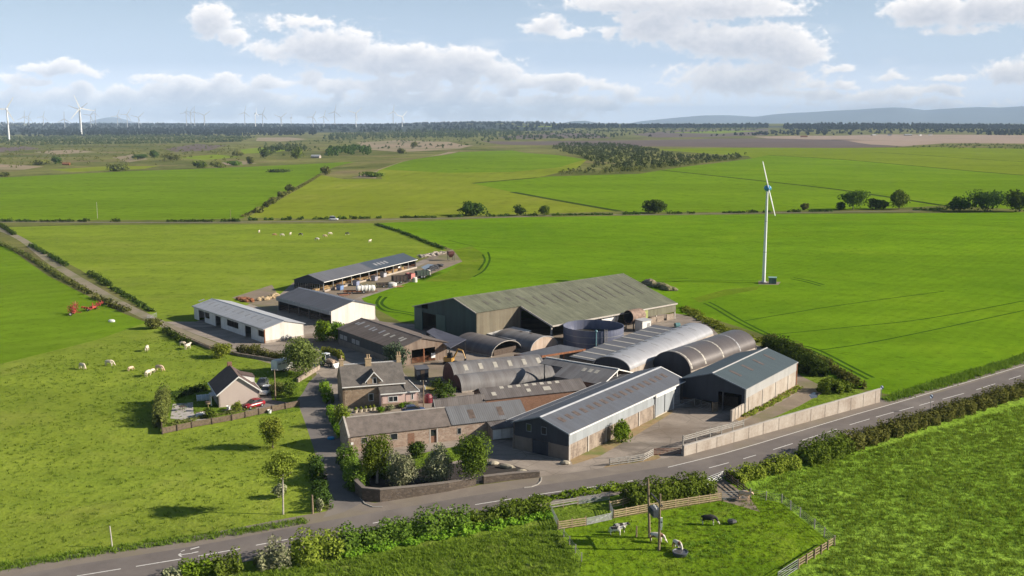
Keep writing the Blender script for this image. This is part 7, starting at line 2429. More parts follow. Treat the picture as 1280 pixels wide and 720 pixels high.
# feed bins along the long open shed, and the row of old machines beyond it
for u, v, c, lb in ((425, 362.5, (0.16, 0.25, 0.45), 'blue feed bin at the near corner of the open shed'), (445, 357, (0.24, 0.27, 0.4), 'slate blue feed bin in front of the open shed posts'), (468, 351, (0.3, 0.3, 0.36), 'greyish feed bin halfway along the open shed'), (479, 346.5, (0.42, 0.42, 0.46), 'pale grey feed bin past the middle of the open shed'), (497, 337.5, (0.7, 0.7, 0.68), 'white feed bin near the blue-roofed end of the open shed')):
    t = thing('feed_bin', lb, 'feed bin', gp(u, v), R(66), 'feed bins along the open shed')
    m = MB()
    m.hexa([(-.8, -.7, .12), (.8, -.7, .12), (.8, .7, .12), (-.8, .7, .12), (-.95, -.85, 1.5), (.95, -.85, 1.5), (.95, .85, 1.5), (-.95, .85, 1.5)])
    m.build('bin', plain('bin_' + lb.split()[0], c, 0.5), t)
    MB().slab([(-1, -.95, 1.56), (1, -.95, 1.56), (1, .95, 1.75), (-1, .95, 1.75)], .08).build('lid', M['steel_dark'], t)
t = thing('tanker', 'white ribbed slurry tanker parked by the open shed', 'tanker', gp(457, 366.5), R(14))
prof = [(.02, -2.9), (.7, -2.8), (.95, -2.5)]
for k in range(5):
    x = -2.3 + k * 1.05
    prof += [(.95, x), (1.04, x + .1), (1.04, x + .22), (.95, x + .32)]
prof += [(.95, 2.5), (.7, 2.85), (.02, 2.95)]
MB().lathe(prof, 16, (0, 0, 1.45), 'x').build('tank', M['white_paint'], t)
MB().box(-2.8, 3.6, -.4, .4, .45, .65).build('chassis', M['rust'], t)
for x in (-1.4, .4):
    MB().lathe([(.25, 0), (.25, .3), (.02, .35)], 10, (x, 0, 2.4)).build('manhole', M['galv'], t)
for s in (-1, 1):
    wheel(t, -.6, s * .85, .5, .32)
cart('flat_trailer', 'long low rusty trailer left of the white tanker', 'trailer', gp(441, 367), R(10), 5.5, 2.0, .35, M['rust'], .6, wheels=((-1.2, -.3),), rw=.35)
cart('dung_cart', 'dark brown high-sided cart in the machine row', 'trailer', gp(499.5, 354), R(24), 4.6, 2.2, 1.7, plain('cart_brown', (0.06, 0.04, 0.035), 0.8), .8, wheels=((-.9, .2),), rw=.45)
cart('dung_cart', 'faded red cart end-on in the machine row', 'trailer', gp(513, 351), R(-40), 2.6, 1.8, 1.7, plain('cart_red', (0.5, 0.18, 0.16), 0.7), .8, wheels=((0.0,),), rw=.45)
cart('grain_trailer', 'dark green trailer at the far end of the machine row', 'trailer', gp(528, 347), R(26), 4.4, 2.2, 1.5, plain('cart_green', (0.05, 0.075, 0.06), 0.7), .8, wheels=((-.6, .3),), rw=.45)
cart('hay_trailer', 'small dark brown trailer beside the white crate', 'trailer', gp(479, 359), R(18), 4.0, 1.9, .8, plain('cart_dark', (0.08, 0.06, 0.05), 0.8), .6, wheels=((0.0,),), rw=.4)
for u, v, sx, sy, sz, c, lb in ((490.5, 358.8, 1.4, 1.0, 1.3, (0.66, 0.64, 0.62), 'white crate between the brown cart and the tanker'), (518.5, 352.5, .8, .8, 1.4, (0.7, 0.66, 0.58), 'cream upright tank right of the faded red cart'), (497, 359.5, 1.6, .8, .6, (0.32, 0.16, 0.08), 'rusty orange plough frame below the brown cart'), (535, 343.5, .8, .8, 1.5, (0.62, 0.58, 0.5), 'pale drum standing past the dark green trailer'), (542, 338, 1.6, 1.0, .9, (0.07, 0.07, 0.08), 'black scrap implement on the rubble edge'), (548.5, 333, 1.3, .9, .7, (0.1, 0.1, 0.11), 'dark harrow lying at the end of the yard track'), (430, 370, 1.5, .8, .6, (0.28, 0.12, 0.07), 'rusty roller in the weeds near the grey shed corner')):
    t = thing('crate' if 'crate' in lb else 'drum' if ('drum' in lb or 'tank' in lb) else 'implement', lb, 'farm kit', gp(u, v), R(24))
    mt = plain('kit_' + '_'.join(lb.split()[:2]), c, .7, var=.2)
    if 'drum' in lb or 'tank' in lb:
        MB().lathe([(.02, 0), (sx, 0), (sx, sz), (sx * .5, sz * 1.15), (.02, sz * 1.15)], 14).build('shell', mt, t)
        MB().lathe([(sx + .01, sz * .5 - .04), (sx + .04, sz * .5), (sx + .01, sz * .5 + .04)], 14).build('band', M['galv'], t)
    elif 'crate' in lb:
        MB().box(-sx, sx, -sy, sy, .15, sz).build('crate_body', mt, t)
        m = MB()
        for k in range(3):
            m.box(-sx - .03, sx + .03, -sy - .03, -sy, .25 + k * .35, .35 + k * .35)
        m.build('slats', M['wood_grey'], t)
    else:
        m = MB()
        for y in (-sy, 0, sy):
            m.box(-sx, sx, y - .06, y + .06, sz * .5, sz * .5 + .14)
        m.box(-sx, -sx + .14, -sy, sy, sz * .5 + .14, sz * .5 + .28)
        m.tube((sx, 0, sz * .55), (sx + .8, 0, sz), .06, n=6)
        m.build('frame', mt, t)
        m = MB()
        for k in range(6):
            x = -sx + k * sx * .38
            for y in (-sy, sy):
                m.tube((x, y, sz * .5), (x + .15, y, 0), .05, n=4)
        m.build('tines', M['steel_dark'], t)
# tall red hopper at the head of the yard track
t = thing('hopper', 'tall narrow red hopper where the yard track meets the crop', 'hopper', gp(563.5, 325.5), R(20))
MB().hexa([(-.4, -.4, 1.2), (.4, -.4, 1.2), (.4, .4, 1.2), (-.4, .4, 1.2), (-1.1, -1.1, 2.4), (1.1, -1.1, 2.4), (1.1, 1.1, 2.4), (-1.1, 1.1, 2.4)]).build('cone', M['red_oxide'], t)
MB().box(-1.12, 1.12, -1.12, 1.12, 2.4, 3.4).build('bin', M['red_oxide'], t)
m = MB()
for x in (-1, 1):
    for y in (-1, 1):
        m.tube((x, y, 0), (x, y, 2.5), .09, n=6)
m.build('leg_frame', M['steel_dark'], t)
# rubble and log heaps
def heap(label, px, n, hr, mats, seed, name='rubble_heap', sz=(.4, 1.1)):
    g = random.Random(seed)
    P = [gp(*p) for p in px]
    o0 = P[0].copy()
    m = MB()
    for _ in range(n):
        k = g.randrange(len(P) - 1)
        p = P[k].lerp(P[k + 1], g.random()) - o0 + Vector((g.uniform(-1, 1), g.uniform(-1, 1), 0)) * 1.3
        a = g.uniform(0, 6.28)
        s = g.uniform(*sz)
        z = g.uniform(0, hr)
        ex_, q = g.uniform(.4, .9), g.uniform(.3, .7)
        rings = []
        for zz, r in ((-.4, .8), (.1 * s, 1.0), (.35 * s, .75), (.55 * s, .3)):
            rings.append([(p.x + s * r * g.uniform(.8, 1.2) * (math.cos(b_) * math.cos(a) - math.sin(b_) * math.sin(a) * ex_), p.y + s * r * g.uniform(.8, 1.2) * (math.cos(b_) * math.sin(a) + math.sin(b_) * math.cos(a) * ex_), z + zz * q * 1.6) for b_ in np.linspace(0, 2 * PI, 7, endpoint=False)])
        m.loft(rings)
    o = m.build(name, M[mats])
    o.location = o0
    return tag(o, label, 'heap', kind='stuff')


heap('pale rubble bank along the pasture side of the yard track', [(524, 322), (540, 319.5), (556, 316)], 90, .7, 'concrete_pale', 1)
heap('dark rubble and tyres along the crop side of the yard track', [(532, 341), (543, 336), (551, 331.5)], 70, .6, 'steel_dark', 2)
heap('timber and stone scrap left of the dark shed', [(322, 376), (336, 373), (345, 370)], 60, .6, 'wood_pale', 3)
heap('brown scrap by the white shed roof end', [(303, 374), (313, 377)], 26, .5, 'rust', 4)
heap('earth bank of brown spoil behind the olive barn', [(806, 354), (822, 358), (838, 363)], 120, .9, 'yard_dirt', 5, sz=(.6, 1.7))

# ------------------------------------------------------------------ small garden things
t = thing('dinghy', 'upturned white dinghy in the bungalow garden', 'boat', gp(254.5, 519), R(35))
rings = []
for x, w, h in ((-1.4, .45, .5), (-1.0, .65, .62), (0, .72, .66), (.9, .5, .55), (1.5, .05, .3)):
    rings.append([(x, -w, 0), (x, -w * .8, h * .6), (x, 0, h), (x, w * .8, h * .6), (x, w, 0)])
MB().loft(rings).build('hull', M['white_paint'], t)
MB().box(-1.4, 1.2, -.03, .03, .6, .74).build('keel', M['wood'], t)
t = thing('cold_frame', 'pale glass cold frame in shade behind the bungalow', 'cold frame', gp(246, 500), R(20))
for k in range(4):
    MB().path([(k * .8, -.9 * math.cos(a), .95 * math.sin(a)) for a in np.linspace(0, PI, 8)], .04, 5).build('hoop', M['white_paint'], t)
MB().loft([[(x, -.88 * math.cos(a), .9 * math.sin(a)) for a in np.linspace(0, PI, 8)] for x in (0.02, 2.38)]).build('cover', plain('cloche', (0.45, 0.52, 0.52), .3), t)
t = pole('slim post with a bird table by the bungalow corner', 260.5, 514, 503, .06, 'wood_pale', 'bird_table', cat='bird table')
MB().box(-.35, .35, -.35, .35, 1.35, 1.42).build('tray', M['wood_pale'], t)
MB().slab([(-.4, -.45, 1.75), (.4, -.45, 1.75), (.4, .45, 1.75), (-.4, .45, 1.75)], .08).build('little_roof', M['wood_dark'], t)
t = thing('patio_table', 'dark garden table on the bungalow patio', 'table', gp(228, 513))
MB().lathe([(.02, .72), (.6, .72), (.6, .77), (.02, .77)], 14).build('tabletop', M['wood_dark'], t)
for k in range(4):
    a = k * PI / 2 + .5
    MB().tube((.4 * math.cos(a), .4 * math.sin(a), 0), (.3 * math.cos(a), .3 * math.sin(a), .72), .035, n=5).build('leg', M['wood_dark'], t)
for u, v, c, lb in ((337, 516.3, 'white_paint', 'white bucket in the grass outside the bungalow fence'), (285.5, 511.5, 'white_paint', 'white tub against the bungalow gable')):
    o = MB().lathe([(.01, 0), (.28, 0), (.36, .55), (.4, .6), (.33, .58), (.26, .06), (.01, .06)], 12).build('bucket', M[c])
    o.location = gp(u, v)
    tag(o, lb, 'bucket')
pot = MB().lathe([(.01, 0), (.3, 0), (.42, .5), (.38, .52), (.3, .45), (.01, .45)], 12).mesh('pot', plain('pot_cream', (0.5, 0.44, 0.34), .8))
pl_pos, pl_nor = crown_cloud(.4, .4, .35, 90, 4, 9)
pl_pos[:, 2] += .7
plant_me = leaves_mesh('plant', pl_pos, pl_nor, NR.uniform(.15, .3, 90), M['leaf_yellow'])
PL = [(444.5, 516), (451, 515), (457, 514), (462.5, 513.5), (467.5, 512.5)]
ordn = ['first', 'second', 'third', 'fourth', 'fifth']
for i, (u, v) in enumerate(PL):
    t = thing('potted_plant', ordn[i] + ' from the left of the five cream pots below the farmhouse wall', 'potted plant', gp(u, v), rnd.uniform(0, 6), 'pots below the farmhouse wall')
    for nm, me in (('pot', pot), ('plant', plant_me)):
        o = link(bpy.data.objects.new(nm, me))
        o.parent = t
for i in range(7):
    f = i / 6
    t = thing('potted_plant', ['first', 'second', 'third', 'fourth', 'fifth', 'sixth', 'last'][i] + ' tub counted from the steading door towards the outhouse', 'potted plant', gp(541, 551.5).lerp(gp(575, 547), f), rnd.uniform(0, 6), 'tubs along the steading wall')
    t.scale = (1.3, 1.3, 1.3)
    for nm, me in (('pot', pot), ('plant', plant_me)):
        o = link(bpy.data.objects.new(nm, me))
        o.parent = t
for k, (u, v, w, lb) in enumerate(((476, 515, 1.0, 'green shrub under the pink extension, left end'), (487, 513, 1.2, 'flowering shrub in the middle of the extension bed'), (505, 509.5, 1.3, 'leafy shrub under the narrow extension window'), (513, 509.5, 1.0, 'pale shrub at the right corner of the pink extension'))):
    tree('garden_shrub', lb, gp(u, v), 1.0, w * 1.6, 'leaf_bright' if k % 2 == 0 else 'leaf_pale', 500 + k, .22, 260, .03, nl=4, cat='shrub')
for k, (u, v, lb) in enumerate(((617, 580.5, 'cream boulder at the tip of the dark garden bed'), (634, 585, 'largest pale boulder on the dark garden bed'), (652.5, 591, 'pale boulder by the low wall end'), (706.5, 580, 'stone at the near corner of the front barn'))):
    g = random.Random(k)
    m = MB()
    rings = []
    for z, r in ((0, .5), (.18, .62), (.4, .5), (.55, .2)):
        rings.append([(math.cos(a) * r * (1.3 + .2 * g.uniform(-1, 1)), math.sin(a) * r * (.8 + .15 * g.uniform(-1, 1)), z) for a in np.linspace(0, 2 * PI, 9, endpoint=False)])
    o = m.loft(rings).build('boulder', plain('boulder', (0.42, 0.37, 0.28), .9, var=.2), None)
    o.location = gp(u, v)
    o.rotation_euler = (0, 0, g.uniform(-.4, .4))
    if k == 1:
        o.scale = (1.5, 1.1, 1.1)
    tag(o, lb, 'boulder')
t = thing('water_trough', 'round dark grey cattle trough in the paddock', 'trough', gp(850, 694))
MB().lathe([(.01, .08), (.62, .08), (.85, .5), (.9, .52), (.95, .48), (.75, 0), (.01, 0)], 22).build('trough', plain('trough_dark', (0.07, 0.08, 0.095), .4), t)
MB().lathe([(.01, .4), (.79, .4)], 22).build('water', M['puddle'], t)
o = MB().loft([[(x, math.cos(a) * r, .35 + math.sin(a) * r * .7) for a in np.linspace(0, 2 * PI, 8, endpoint=False)] for x, r in ((-.5, .1), (-.3, .4), (.1, .5), (.5, .35), (.7, .1))]).build('feed_lump', M['steel_dark'])
o.location = gp(914, 655)
tag(o, 'dark lump of rolled net on the paddock grass right of the black cow', 'net')
o = MB().lathe([(.01, .02), (1.0, .02), (1.15, .3), (.9, .55), (.01, .5)], 12).build('tarpaulin', plain('tarp_blue', (0.01, 0.2, 0.42), .4))
o.location = gp(413.5, 549)
o.scale = (.55, .45, .7)
tag(o, 'crumpled blue tarpaulin on the lane beside the steading gable', 'tarpaulin')
o = MB().lathe([(.01, 0), (.75, 0), (.8, .1), (.8, 1.0), (.55, 1.5), (.01, 1.65)], 16).build('red_tank', plain('tank_red', (0.16, 0.025, 0.035), .45))
o.location = gp(535.5, 503)
tag(o, 'rounded red tank in yard shadow behind the farmhouse pole', 'tank')
t = thing('yard_trailer', 'shaded flat trailer with yellow edge beside the round-roofed huts', 'trailer', gp(542, 489), R(10))
MB().box(-1.6, 1.6, -.8, .8, .55, .75).build('deck', plain('trailer_yellow', (0.4, 0.33, 0.1), .6), t)
MB().box(-1.75, -1.6, -.8, .8, .55, 1.1).build('headboard', M['white_paint'], t)
for s in (-1, 1):
    wheel(t, .2, s * .7, .33, .2)

# far farm buildings
FB = [(1112, 169.5, 16, 9, 'white', 'white farmhouse with a pointed gable under the blue hills'), (1163, 169.2, 14, 8, 'white', 'second white farmhouse at the right of the distant steading'), (1135, 169.4, 30, 6, 'white_sheet', 'long low pale shed between the distant white farmhouses'), (1092, 169.6, 22, 6, 'white_sheet', 'grey distant shed left of the white farmhouse'), (1150, 169.3, 12, 7, 'dark', 'dark roofed distant house beside the second white farmhouse'), (1005, 171.5, 26, 6, 'brown', 'brown distant steading left of the pale ploughed field'), (83, 206.5, 9, 3.5, 'brown', 'low red roofed hut on the moor'), (395, 197.5, 14, 5, 'white_sheet', 'grey ruined shed left of the dark wood clump')]
for u, vb, L, h, c, lb in FB:
    b = gp(u, vb)
    t = thing('distant_house', lb, 'house', b, R(rnd.uniform(-20, 30)), None)
    wm = {'white': 'white_paint', 'white_sheet': 'concrete_pale', 'dark': 'white_paint', 'brown': 'rust'}[c]
    rm = {'white': 'slate', 'white_sheet': 'pale_roof', 'dark': 'slate', 'brown': 'rust'}[c]
    D = L * .5
    wall_mb((-L / 2, -D / 2), (L / 2, -D / 2), -1, h * .55, (), .3, wall_mb((L / 2, -D / 2), (L / 2, D / 2), -1, [(0, h * .55), (D / 2, h), (D, h * .55)], (), .3, wall_mb((-L / 2, D / 2), (-L / 2, -D / 2), -1, [(0, h * .55), (D / 2, h), (D, h * .55)], (), .3))).build('wall', M[wm], t)
    m = MB()
    m.slab([(-L / 2 - .3, -D / 2 - .4, h * .52), (L / 2 + .3, -D / 2 - .4, h * .52), (L / 2 + .3, 0, h + .1), (-L / 2 - .3, 0, h + .1)], .2)
    m.slab([(-L / 2 - .3, 0, h + .1), (L / 2 + .3, 0, h + .1), (L / 2 + .3, D / 2 + .4, h * .52), (-L / 2 - .3, D / 2 + .4, h * .52)], .2)
    m.build('roof', M[rm], t)

# ------------------------------------------------------------------ cattle
def cow_mesh(pose):
    V = []
    E = []
    rad = []

    def add(p, r, par=None):
        V.append(p)
        rad.append(r)
        if par is not None:
            E.append((par, len(V) - 1))
        return len(V) - 1
    hip = add((-.62, 0, 1.02), (.30, .33))
    rump = add((-.88, 0, 1.03), (.22, .25), hip)
    bel = add((-.1, 0, .95), (.37, .4), hip)
    che = add((.42, 0, .97), (.34, .4), bel)
    sh = add((.68, 0, 1.05), (.25, .3), che)
    if pose == 'graze':
        n1 = add((.93, 0, .88), (.16, .21), sh)
        n2 = add((1.1, 0, .6), (.1, .13), n1)
        hd = add((1.2, 0, .44), (.12, .13), n2)
        mz = add((1.42, 0, .15), (.075, .08), hd)
        ear = (1.12, .52)
    else:
        n1 = add((.9, 0, 1.13), (.19, .23), sh)
        n2 = add((1.03, 0, 1.22), (.15, .17), n1)
        hd = add((1.16, 0, 1.22), (.13, .14), n2)
        mz = add((1.4, 0, 1.04), (.095, .095), hd)
        ear = (1.08, 1.34)
    for s in (-1, 1):
        e = add((ear[0], s * .22, ear[1]), (.045, .03), hd)
        a = add((-.66, s * .19, .74), (.15, .17), hip)
        b = add((-.84, s * .19, .46), (.085, .085), a)
        add((-.76, s * .19, .03), (.072, .072), b)
        a = add((.55, s * .17, .68), (.12, .13), che)
        b = add((.55, s * .17, .38), (.08, .08), a)
        add((.57, s * .17, .03), (.07, .07), b)
    t1 = add((-1.03, 0, .9), (.05, .05), rump)
    add((-1.06, 0, .42), (.035, .035), t1)
    me = bpy.data.meshes.new('cow_skel')
    me.from_pydata(V, E, [])
    o = link(bpy.data.objects.new('cow_skel', me))
    md = o.modifiers.new('skin', 'SKIN')
    for i, r in enumerate(rad):
        me.skin_vertices[0].data[i].radius = r
    me.skin_vertices[0].data[0].use_root = True
    md.branch_smoothing = 0.6
    sd = o.modifiers.new('sub', 'SUBSURF')
    sd.levels = 1
    sd.render_levels = 1
    dg = bpy.context.evaluated_depsgraph_get()
    out = bpy.data.meshes.new_from_object(o.evaluated_get(dg))
    bpy.data.objects.remove(o)
    out.polygons.foreach_set('use_smooth', [True] * len(out.polygons))
    out.name = 'cow_' + pose
    return out


def coat(name, a, b, thr=0.5, scale=1.3, seed=0.0, socks=None):
    m, t, bs, oc = new_mat(name)
    n = t.noise(t.mapping(oc, (1, 1, 1), (0, 0, 0), (seed, seed * 2, 0)), scale, 2, 0.5)
    c = t.mix(t.mapr(n, thr - .02, thr + .02), a, b)
    if socks:
        sp_ = t.n('ShaderNodeSeparateXYZ')
        t.l(oc, sp_.inputs[0])
        c = t.mix(t.mapr(sp_.outputs[2], .5, .58, 1, 0), c, socks)
    t.l(c, bs.inputs['Base Color'])
    bs.inputs['Roughness'].default_value = .8
    return m


CM = {'graze': cow_mesh('graze'), 'stand': cow_mesh('stand')}
COATS = {'bw': coat('coat_black_white', (.62, .58, .52), (.025, .022, .022), .48, 1.5, 1.0), 'black': coat('coat_black', (.018, .017, .017), (.6, .56, .5), .66, 1.2, 3.0, (.6, .56, .5)), 'rw': coat('coat_red_white', (.62, .57, .5), (.2, .09, .05), .53, 1.4, 5.0),
         'cream': coat('coat_cream', (.5, .41, .3), (.6, .52, .41), .5, .8, 2.0), 'tan': coat('coat_tan', (.5, .32, .2), (.58, .42, .3), .5, .8, 2.0), 'brown': coat('coat_brown', (.28, .14, .08), (.34, .18, .1), .5, .8, 2.0), 'bw2': coat('coat_mostly_white', (.64, .6, .54), (.03, .026, .025), .57, 1.5, 7.0)}
for me in CM.values():
    me.materials.append(COATS['cream'])


def cow(label, u, v, pose, ct, rz, s=1.0, group=None):
    o = link(bpy.data.objects.new('cow', CM[pose]))
    o.location = gp(u, v)
    o.rotation_euler = (0, 0, R(rz))
    o.scale = (s * .92, s * 1.02, s * 1.03)
    o.material_slots[0].link = 'OBJECT'
    o.material_slots[0].material = COATS[ct]
    return tag(o, label, 'cow', group)


gq = 'calves in the paddock by the road'
cow('black and white calf behind, looking right, at the paddock pens', 775, 665.5, 'stand', 'bw', 0, .95, gq)
cow('mostly white calf in front of the pens with a black rump', 770, 669, 'stand', 'bw2', -2, .92, gq)
cow('brown and white calf standing behind the transformer pole', 821, 678, 'graze', 'rw', -20, 1.0, gq)
cow('red and white calf drinking with its head in the trough', 846.5, 687, 'graze', 'rw', -62, .9, gq)
cow('black cow with white legs grazing alone in the paddock', 886, 656, 'graze', 'black', -10, 1.05, gq)
cow('sandy coloured cow by the gate at the top of the paddock', 931, 625, 'stand', 'tan', -42, 1.0, gq)
gq = 'cream cattle in the rough pasture'
for u, v, p, c, rz, lb in ((103, 461.5, 'graze', 'cream', -35, 'cream cow furthest left in the rough pasture'), (137, 457.5, 'graze', 'cream', -8, 'cream cow second from the left in the rough pasture'), (184, 439, 'graze', 'cream', 95, 'cream cow seen end-on above the grazing group'), (235, 436.5, 'stand', 'cream', 70, 'cream cow nearest the apron hedge'), (228.5, 432, 'graze', 'cream', 0, 'small pale calf lying close to the hedge cow'), (163.5, 463.5, 'graze', 'tan', 60, 'tan calf alone below the end-on cow'), (185, 470.5, 'graze', 'cream', 80, 'largest cream cow of the group of four'), (190.5, 466.5, 'graze', 'cream', 70, 'pale calf behind the largest cream cow'), (199.5, 464, 'graze', 'tan', -20, 'tan cow at the right of the grazing group')):
    cow(lb, u, v, p, c, rz, .75 if 'calf' in lb else 1.05, gq)
gq = 'cattle far up the pasture behind the sheds'
for u, v, p, c, rz, lb in ((324, 291.3, 'stand', 'cream', 90, 'white cow furthest left in the upper pasture'), (343, 295.3, 'graze', 'brown', 10, 'orange brown cow in the upper pasture'), (352.5, 295.6, 'graze', 'cream', 5, 'white cow next to the orange brown one'), (363, 294.2, 'stand', 'cream', 80, 'end-on white cow right of the brown one'), (376, 294.8, 'graze', 'bw', 170, 'dark faced cow left of the middle gap'), (396.5, 300.8, 'graze', 'rw', 180, 'dark and pale cow nearest the viewer in the upper pasture'), (406, 296.8, 'graze', 'tan', 0, 'cream calf below the pale lying cow'), (412.5, 293.8, 'graze', 'cream', 20, 'pale cow right above the cream calf'), (434, 293.8, 'graze', 'black', 30, 'black calf alone in the upper pasture'), (462.5, 303.2, 'stand', 'cream', 60, 'white cow nearest the boundary hedge')):
    cow(lb, u, v, p, c, rz, 1.0, gq)

# ------------------------------------------------------------------ blue hills, haze, sky, sun, camera
hm = soil_mat('hill', (0.11, 0.15, 0.19), (0.14, 0.175, 0.205), (0.1, 0.13, 0.16), scale=0.002, bump=0.1)  # base colour tinted pale blue to add distance haze to the slopes


def ridge(name, prof, dist, depth, seed):
    """hill range whose crest shows at the given heights in the photograph, with a long front slope"""
    us = np.arange(prof[0][0], prof[-1][0] + 1, 6.0)
    pu, pv = zip(*prof)
    vs = np.interp(us, pu, pv)
    rows = 12
    V, Fc = [], []
    for j in range(rows + 5):
        f = j / rows
        for i, (u, v) in enumerate(zip(us, vs)):
            crest = gp(u, min(v, 155.9), None) if False else None
            a = (u - 640) / FOC
            Y = dist
            top = CAM_H + (156 - v) * Y / FOC * 1.0
            nz = noise.noise(Vector((u * .021, f * 2.3, seed)))
            if f <= 1:
                yy = Y - depth * (1 - f)
                k = (f * f * (3 - 2 * f)) ** 0.85
                z = -5 + (top + 5) * (k * (0.86 + .14 * f) + 0.0) * (1 + 0.16 * nz * (1 - f) * f * 4)
            else:
                yy = Y + depth * (f - 1)
                z = top * (1 - (f - 1) * 2.4)
            V.append((a * yy * 1.0, yy, z))
    n = len(us)
    for j in range(rows + 4):
        for i in range(n - 1):
            Fc.append((j * n + i, j * n + i + 1, (j + 1) * n + i + 1, (j + 1) * n + i))
    me = bpy.data.meshes.new(name)
    me.from_pydata(V, [], Fc)
    me.materials.append(hm)
    me.polygons.foreach_set('use_smooth', [True] * len(me.polygons))
    return tag(link(bpy.data.objects.new(name, me)), kind='structure')


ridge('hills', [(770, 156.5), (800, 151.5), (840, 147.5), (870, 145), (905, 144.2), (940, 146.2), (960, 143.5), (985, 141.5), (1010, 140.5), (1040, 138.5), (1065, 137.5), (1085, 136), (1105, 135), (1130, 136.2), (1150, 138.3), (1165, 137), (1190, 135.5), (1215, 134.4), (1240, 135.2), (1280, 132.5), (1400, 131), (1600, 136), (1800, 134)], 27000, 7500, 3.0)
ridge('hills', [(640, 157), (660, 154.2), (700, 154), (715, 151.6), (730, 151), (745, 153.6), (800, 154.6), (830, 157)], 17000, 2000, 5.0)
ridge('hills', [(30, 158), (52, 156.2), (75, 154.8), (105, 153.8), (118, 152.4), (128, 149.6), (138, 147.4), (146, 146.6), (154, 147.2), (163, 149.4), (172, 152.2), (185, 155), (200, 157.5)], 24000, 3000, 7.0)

hz = MB().box(-45000, 45000, -1500, 36500, -6.0, 640)
ho = hz.build('haze', None)
mat = bpy.data.materials.new('haze')
mat.use_nodes = True
nt = mat.node_tree
for nd in list(nt.nodes):
    nt.nodes.remove(nd)
out = nt.nodes.new('ShaderNodeOutputMaterial')
pv = nt.nodes.new('ShaderNodeVolumePrincipled')
pv.inputs['Color'].default_value = (0.55, 0.72, 1.0, 1)
pv.inputs['Density'].default_value = 4.3e-5
pv.inputs['Anisotropy'].default_value = -0.25
nt.links.new(pv.outputs[0], out.inputs['Volume'])
ho.data.materials.append(mat)
tag(ho, kind='stuff')
ho['label'] = 'thin summer haze lying over the whole country'
ho['category'] = 'haze'

# sky with cumulus
W = bpy.data.worlds.new('World')
SC.world = W
W.use_nodes = True
t = NT(W.node_tree)
for nd in list(W.node_tree.nodes):
    W.node_tree.nodes.remove(nd)
wo = t.n('ShaderNodeOutputWorld')
bg = t.n('ShaderNodeBackground')
t.l(bg.outputs[0], wo.inputs[0])
sky = t.n('ShaderNodeTexSky', sky_type='NISHITA')
sky.sun_disc = False
sky.sun_elevation = SUN_EL
sky.sun_rotation = math.atan2(SUN_DIR.x, SUN_DIR.y)
sky.altitude = 200
sky.air_density = 1.0
sky.dust_density = 0.6
sky.ozone_density = 1.2
SKY_STRENGTH = 0.05
SKY_VEIL = (0.42, 0.515, 0.69)
CLOUD_LUM = 0.65
# clouds live on a far plane to the north: P = (x/|y|, z/|y|)
CL = [  # centre u, v, half width, half height up, half height down, weight  (as they stand over the horizon)
    (278, 30, 28, 24, 22, 1.0), (300, 48, 20, 12, 10, .8), (85, 87, 42, 10, 9, 0.95), (120, 92, 26, 5, 5, .6),
    (420, 62, 66, 26, 24, 1.1), (500, 78, 75, 22, 20, 1.05), (570, 85, 75, 24, 18, 1.1), (625, 95, 30, 12, 10, .8), (350, 62, 32, 10, 12, .6), (375, 30, 45, 7, 8, .45),
    (700, 100, 55, 10, 8, 1.0), (683, 36, 28, 12, 10, 1.0), (710, 42, 30, 6, 6, .5), (757, 42, 10, 10, 10, .6),
    (810, 35, 48, 26, 20, 1.0), (790, 8, 90, 16, 10, .75), (880, 15, 110, 26, 12, .9), (930, 55, 82, 26, 20, 1.15), (980, 70, 50, 18, 14, 1.0), (860, 50, 50, 22, 16, 1.0), (920, 95, 90, 16, 22, .75), (880, 92, 22, 6, 6, .7),
    (1150, 18, 58, 22, 20, 1.05), (1220, 15, 66, 22, 22, 1.1), (1290, 12, 60, 24, 20, 1.0), (1180, 40, 40, 6, 6, .5),
    (1290, 62, 22, 10, 8, .9), (1250, 92, 34, 16, 14, .75), (1290, 85, 30, 20, 16, .7), (1160, 114, 40, 5, 5, .45),
    (20, 125, 60, 14, 16, .8), (90, 122, 60, 12, 16, .75), (160, 125, 55, 14, 18, .8), (250, 115, 60, 13, 20, .95), (290, 100, 20, 8, 6, .7), (230, 100, 52, 4, 4, .5), (300, 122, 25, 16, 16, 1.0), (345, 105, 30, 9, 8, .8),
    (345, 125, 28, 12, 12, .9), (430, 110, 45, 9, 9, .9), (490, 108, 42, 12, 13, 1.0), (530, 125, 90, 10, 14, .8), (590, 128, 50, 12, 12, .8), (400, 135, 130, 9, 12, .6), (700, 128, 70, 9, 12, .6), (620, 142, 120, 8, 10, .5),
    (80, 142, 120, 8, 10, .6), (250, 140, 110, 9, 12, .7), (1000, 118, 60, 5, 6, .45), (1070, 120, 60, 6, 6, .4), (800, 125, 60, 6, 6, .4), (1120, 132, 120, 5, 8, .35)]


def lat_noise(X, Y, seed):
    """smooth gradient noise on a lattice"""
    g = np.random.default_rng(seed)
    ang = g.uniform(0, 2 * PI, (256, 256))
    gx_, gy_ = np.cos(ang), np.sin(ang)
    xi, yi = np.floor(X).astype(int), np.floor(Y).astype(int)
    xf, yf = X - xi, Y - yi
    w = lambda q: q * q * q * (q * (q * 6 - 15) + 10)
    u_, v_ = w(xf), w(yf)

    def dot(i, j):
        a_, b_ = (xi + i) & 255, (yi + j) & 255
        return gx_[a_, b_] * (xf - i) + gy_[a_, b_] * (yf - j)
    top = dot(0, 0) * (1 - u_) + dot(1, 0) * u_
    bot = dot(0, 1) * (1 - u_) + dot(1, 1) * u_
    return (top * (1 - v_) + bot * v_) * 1.5


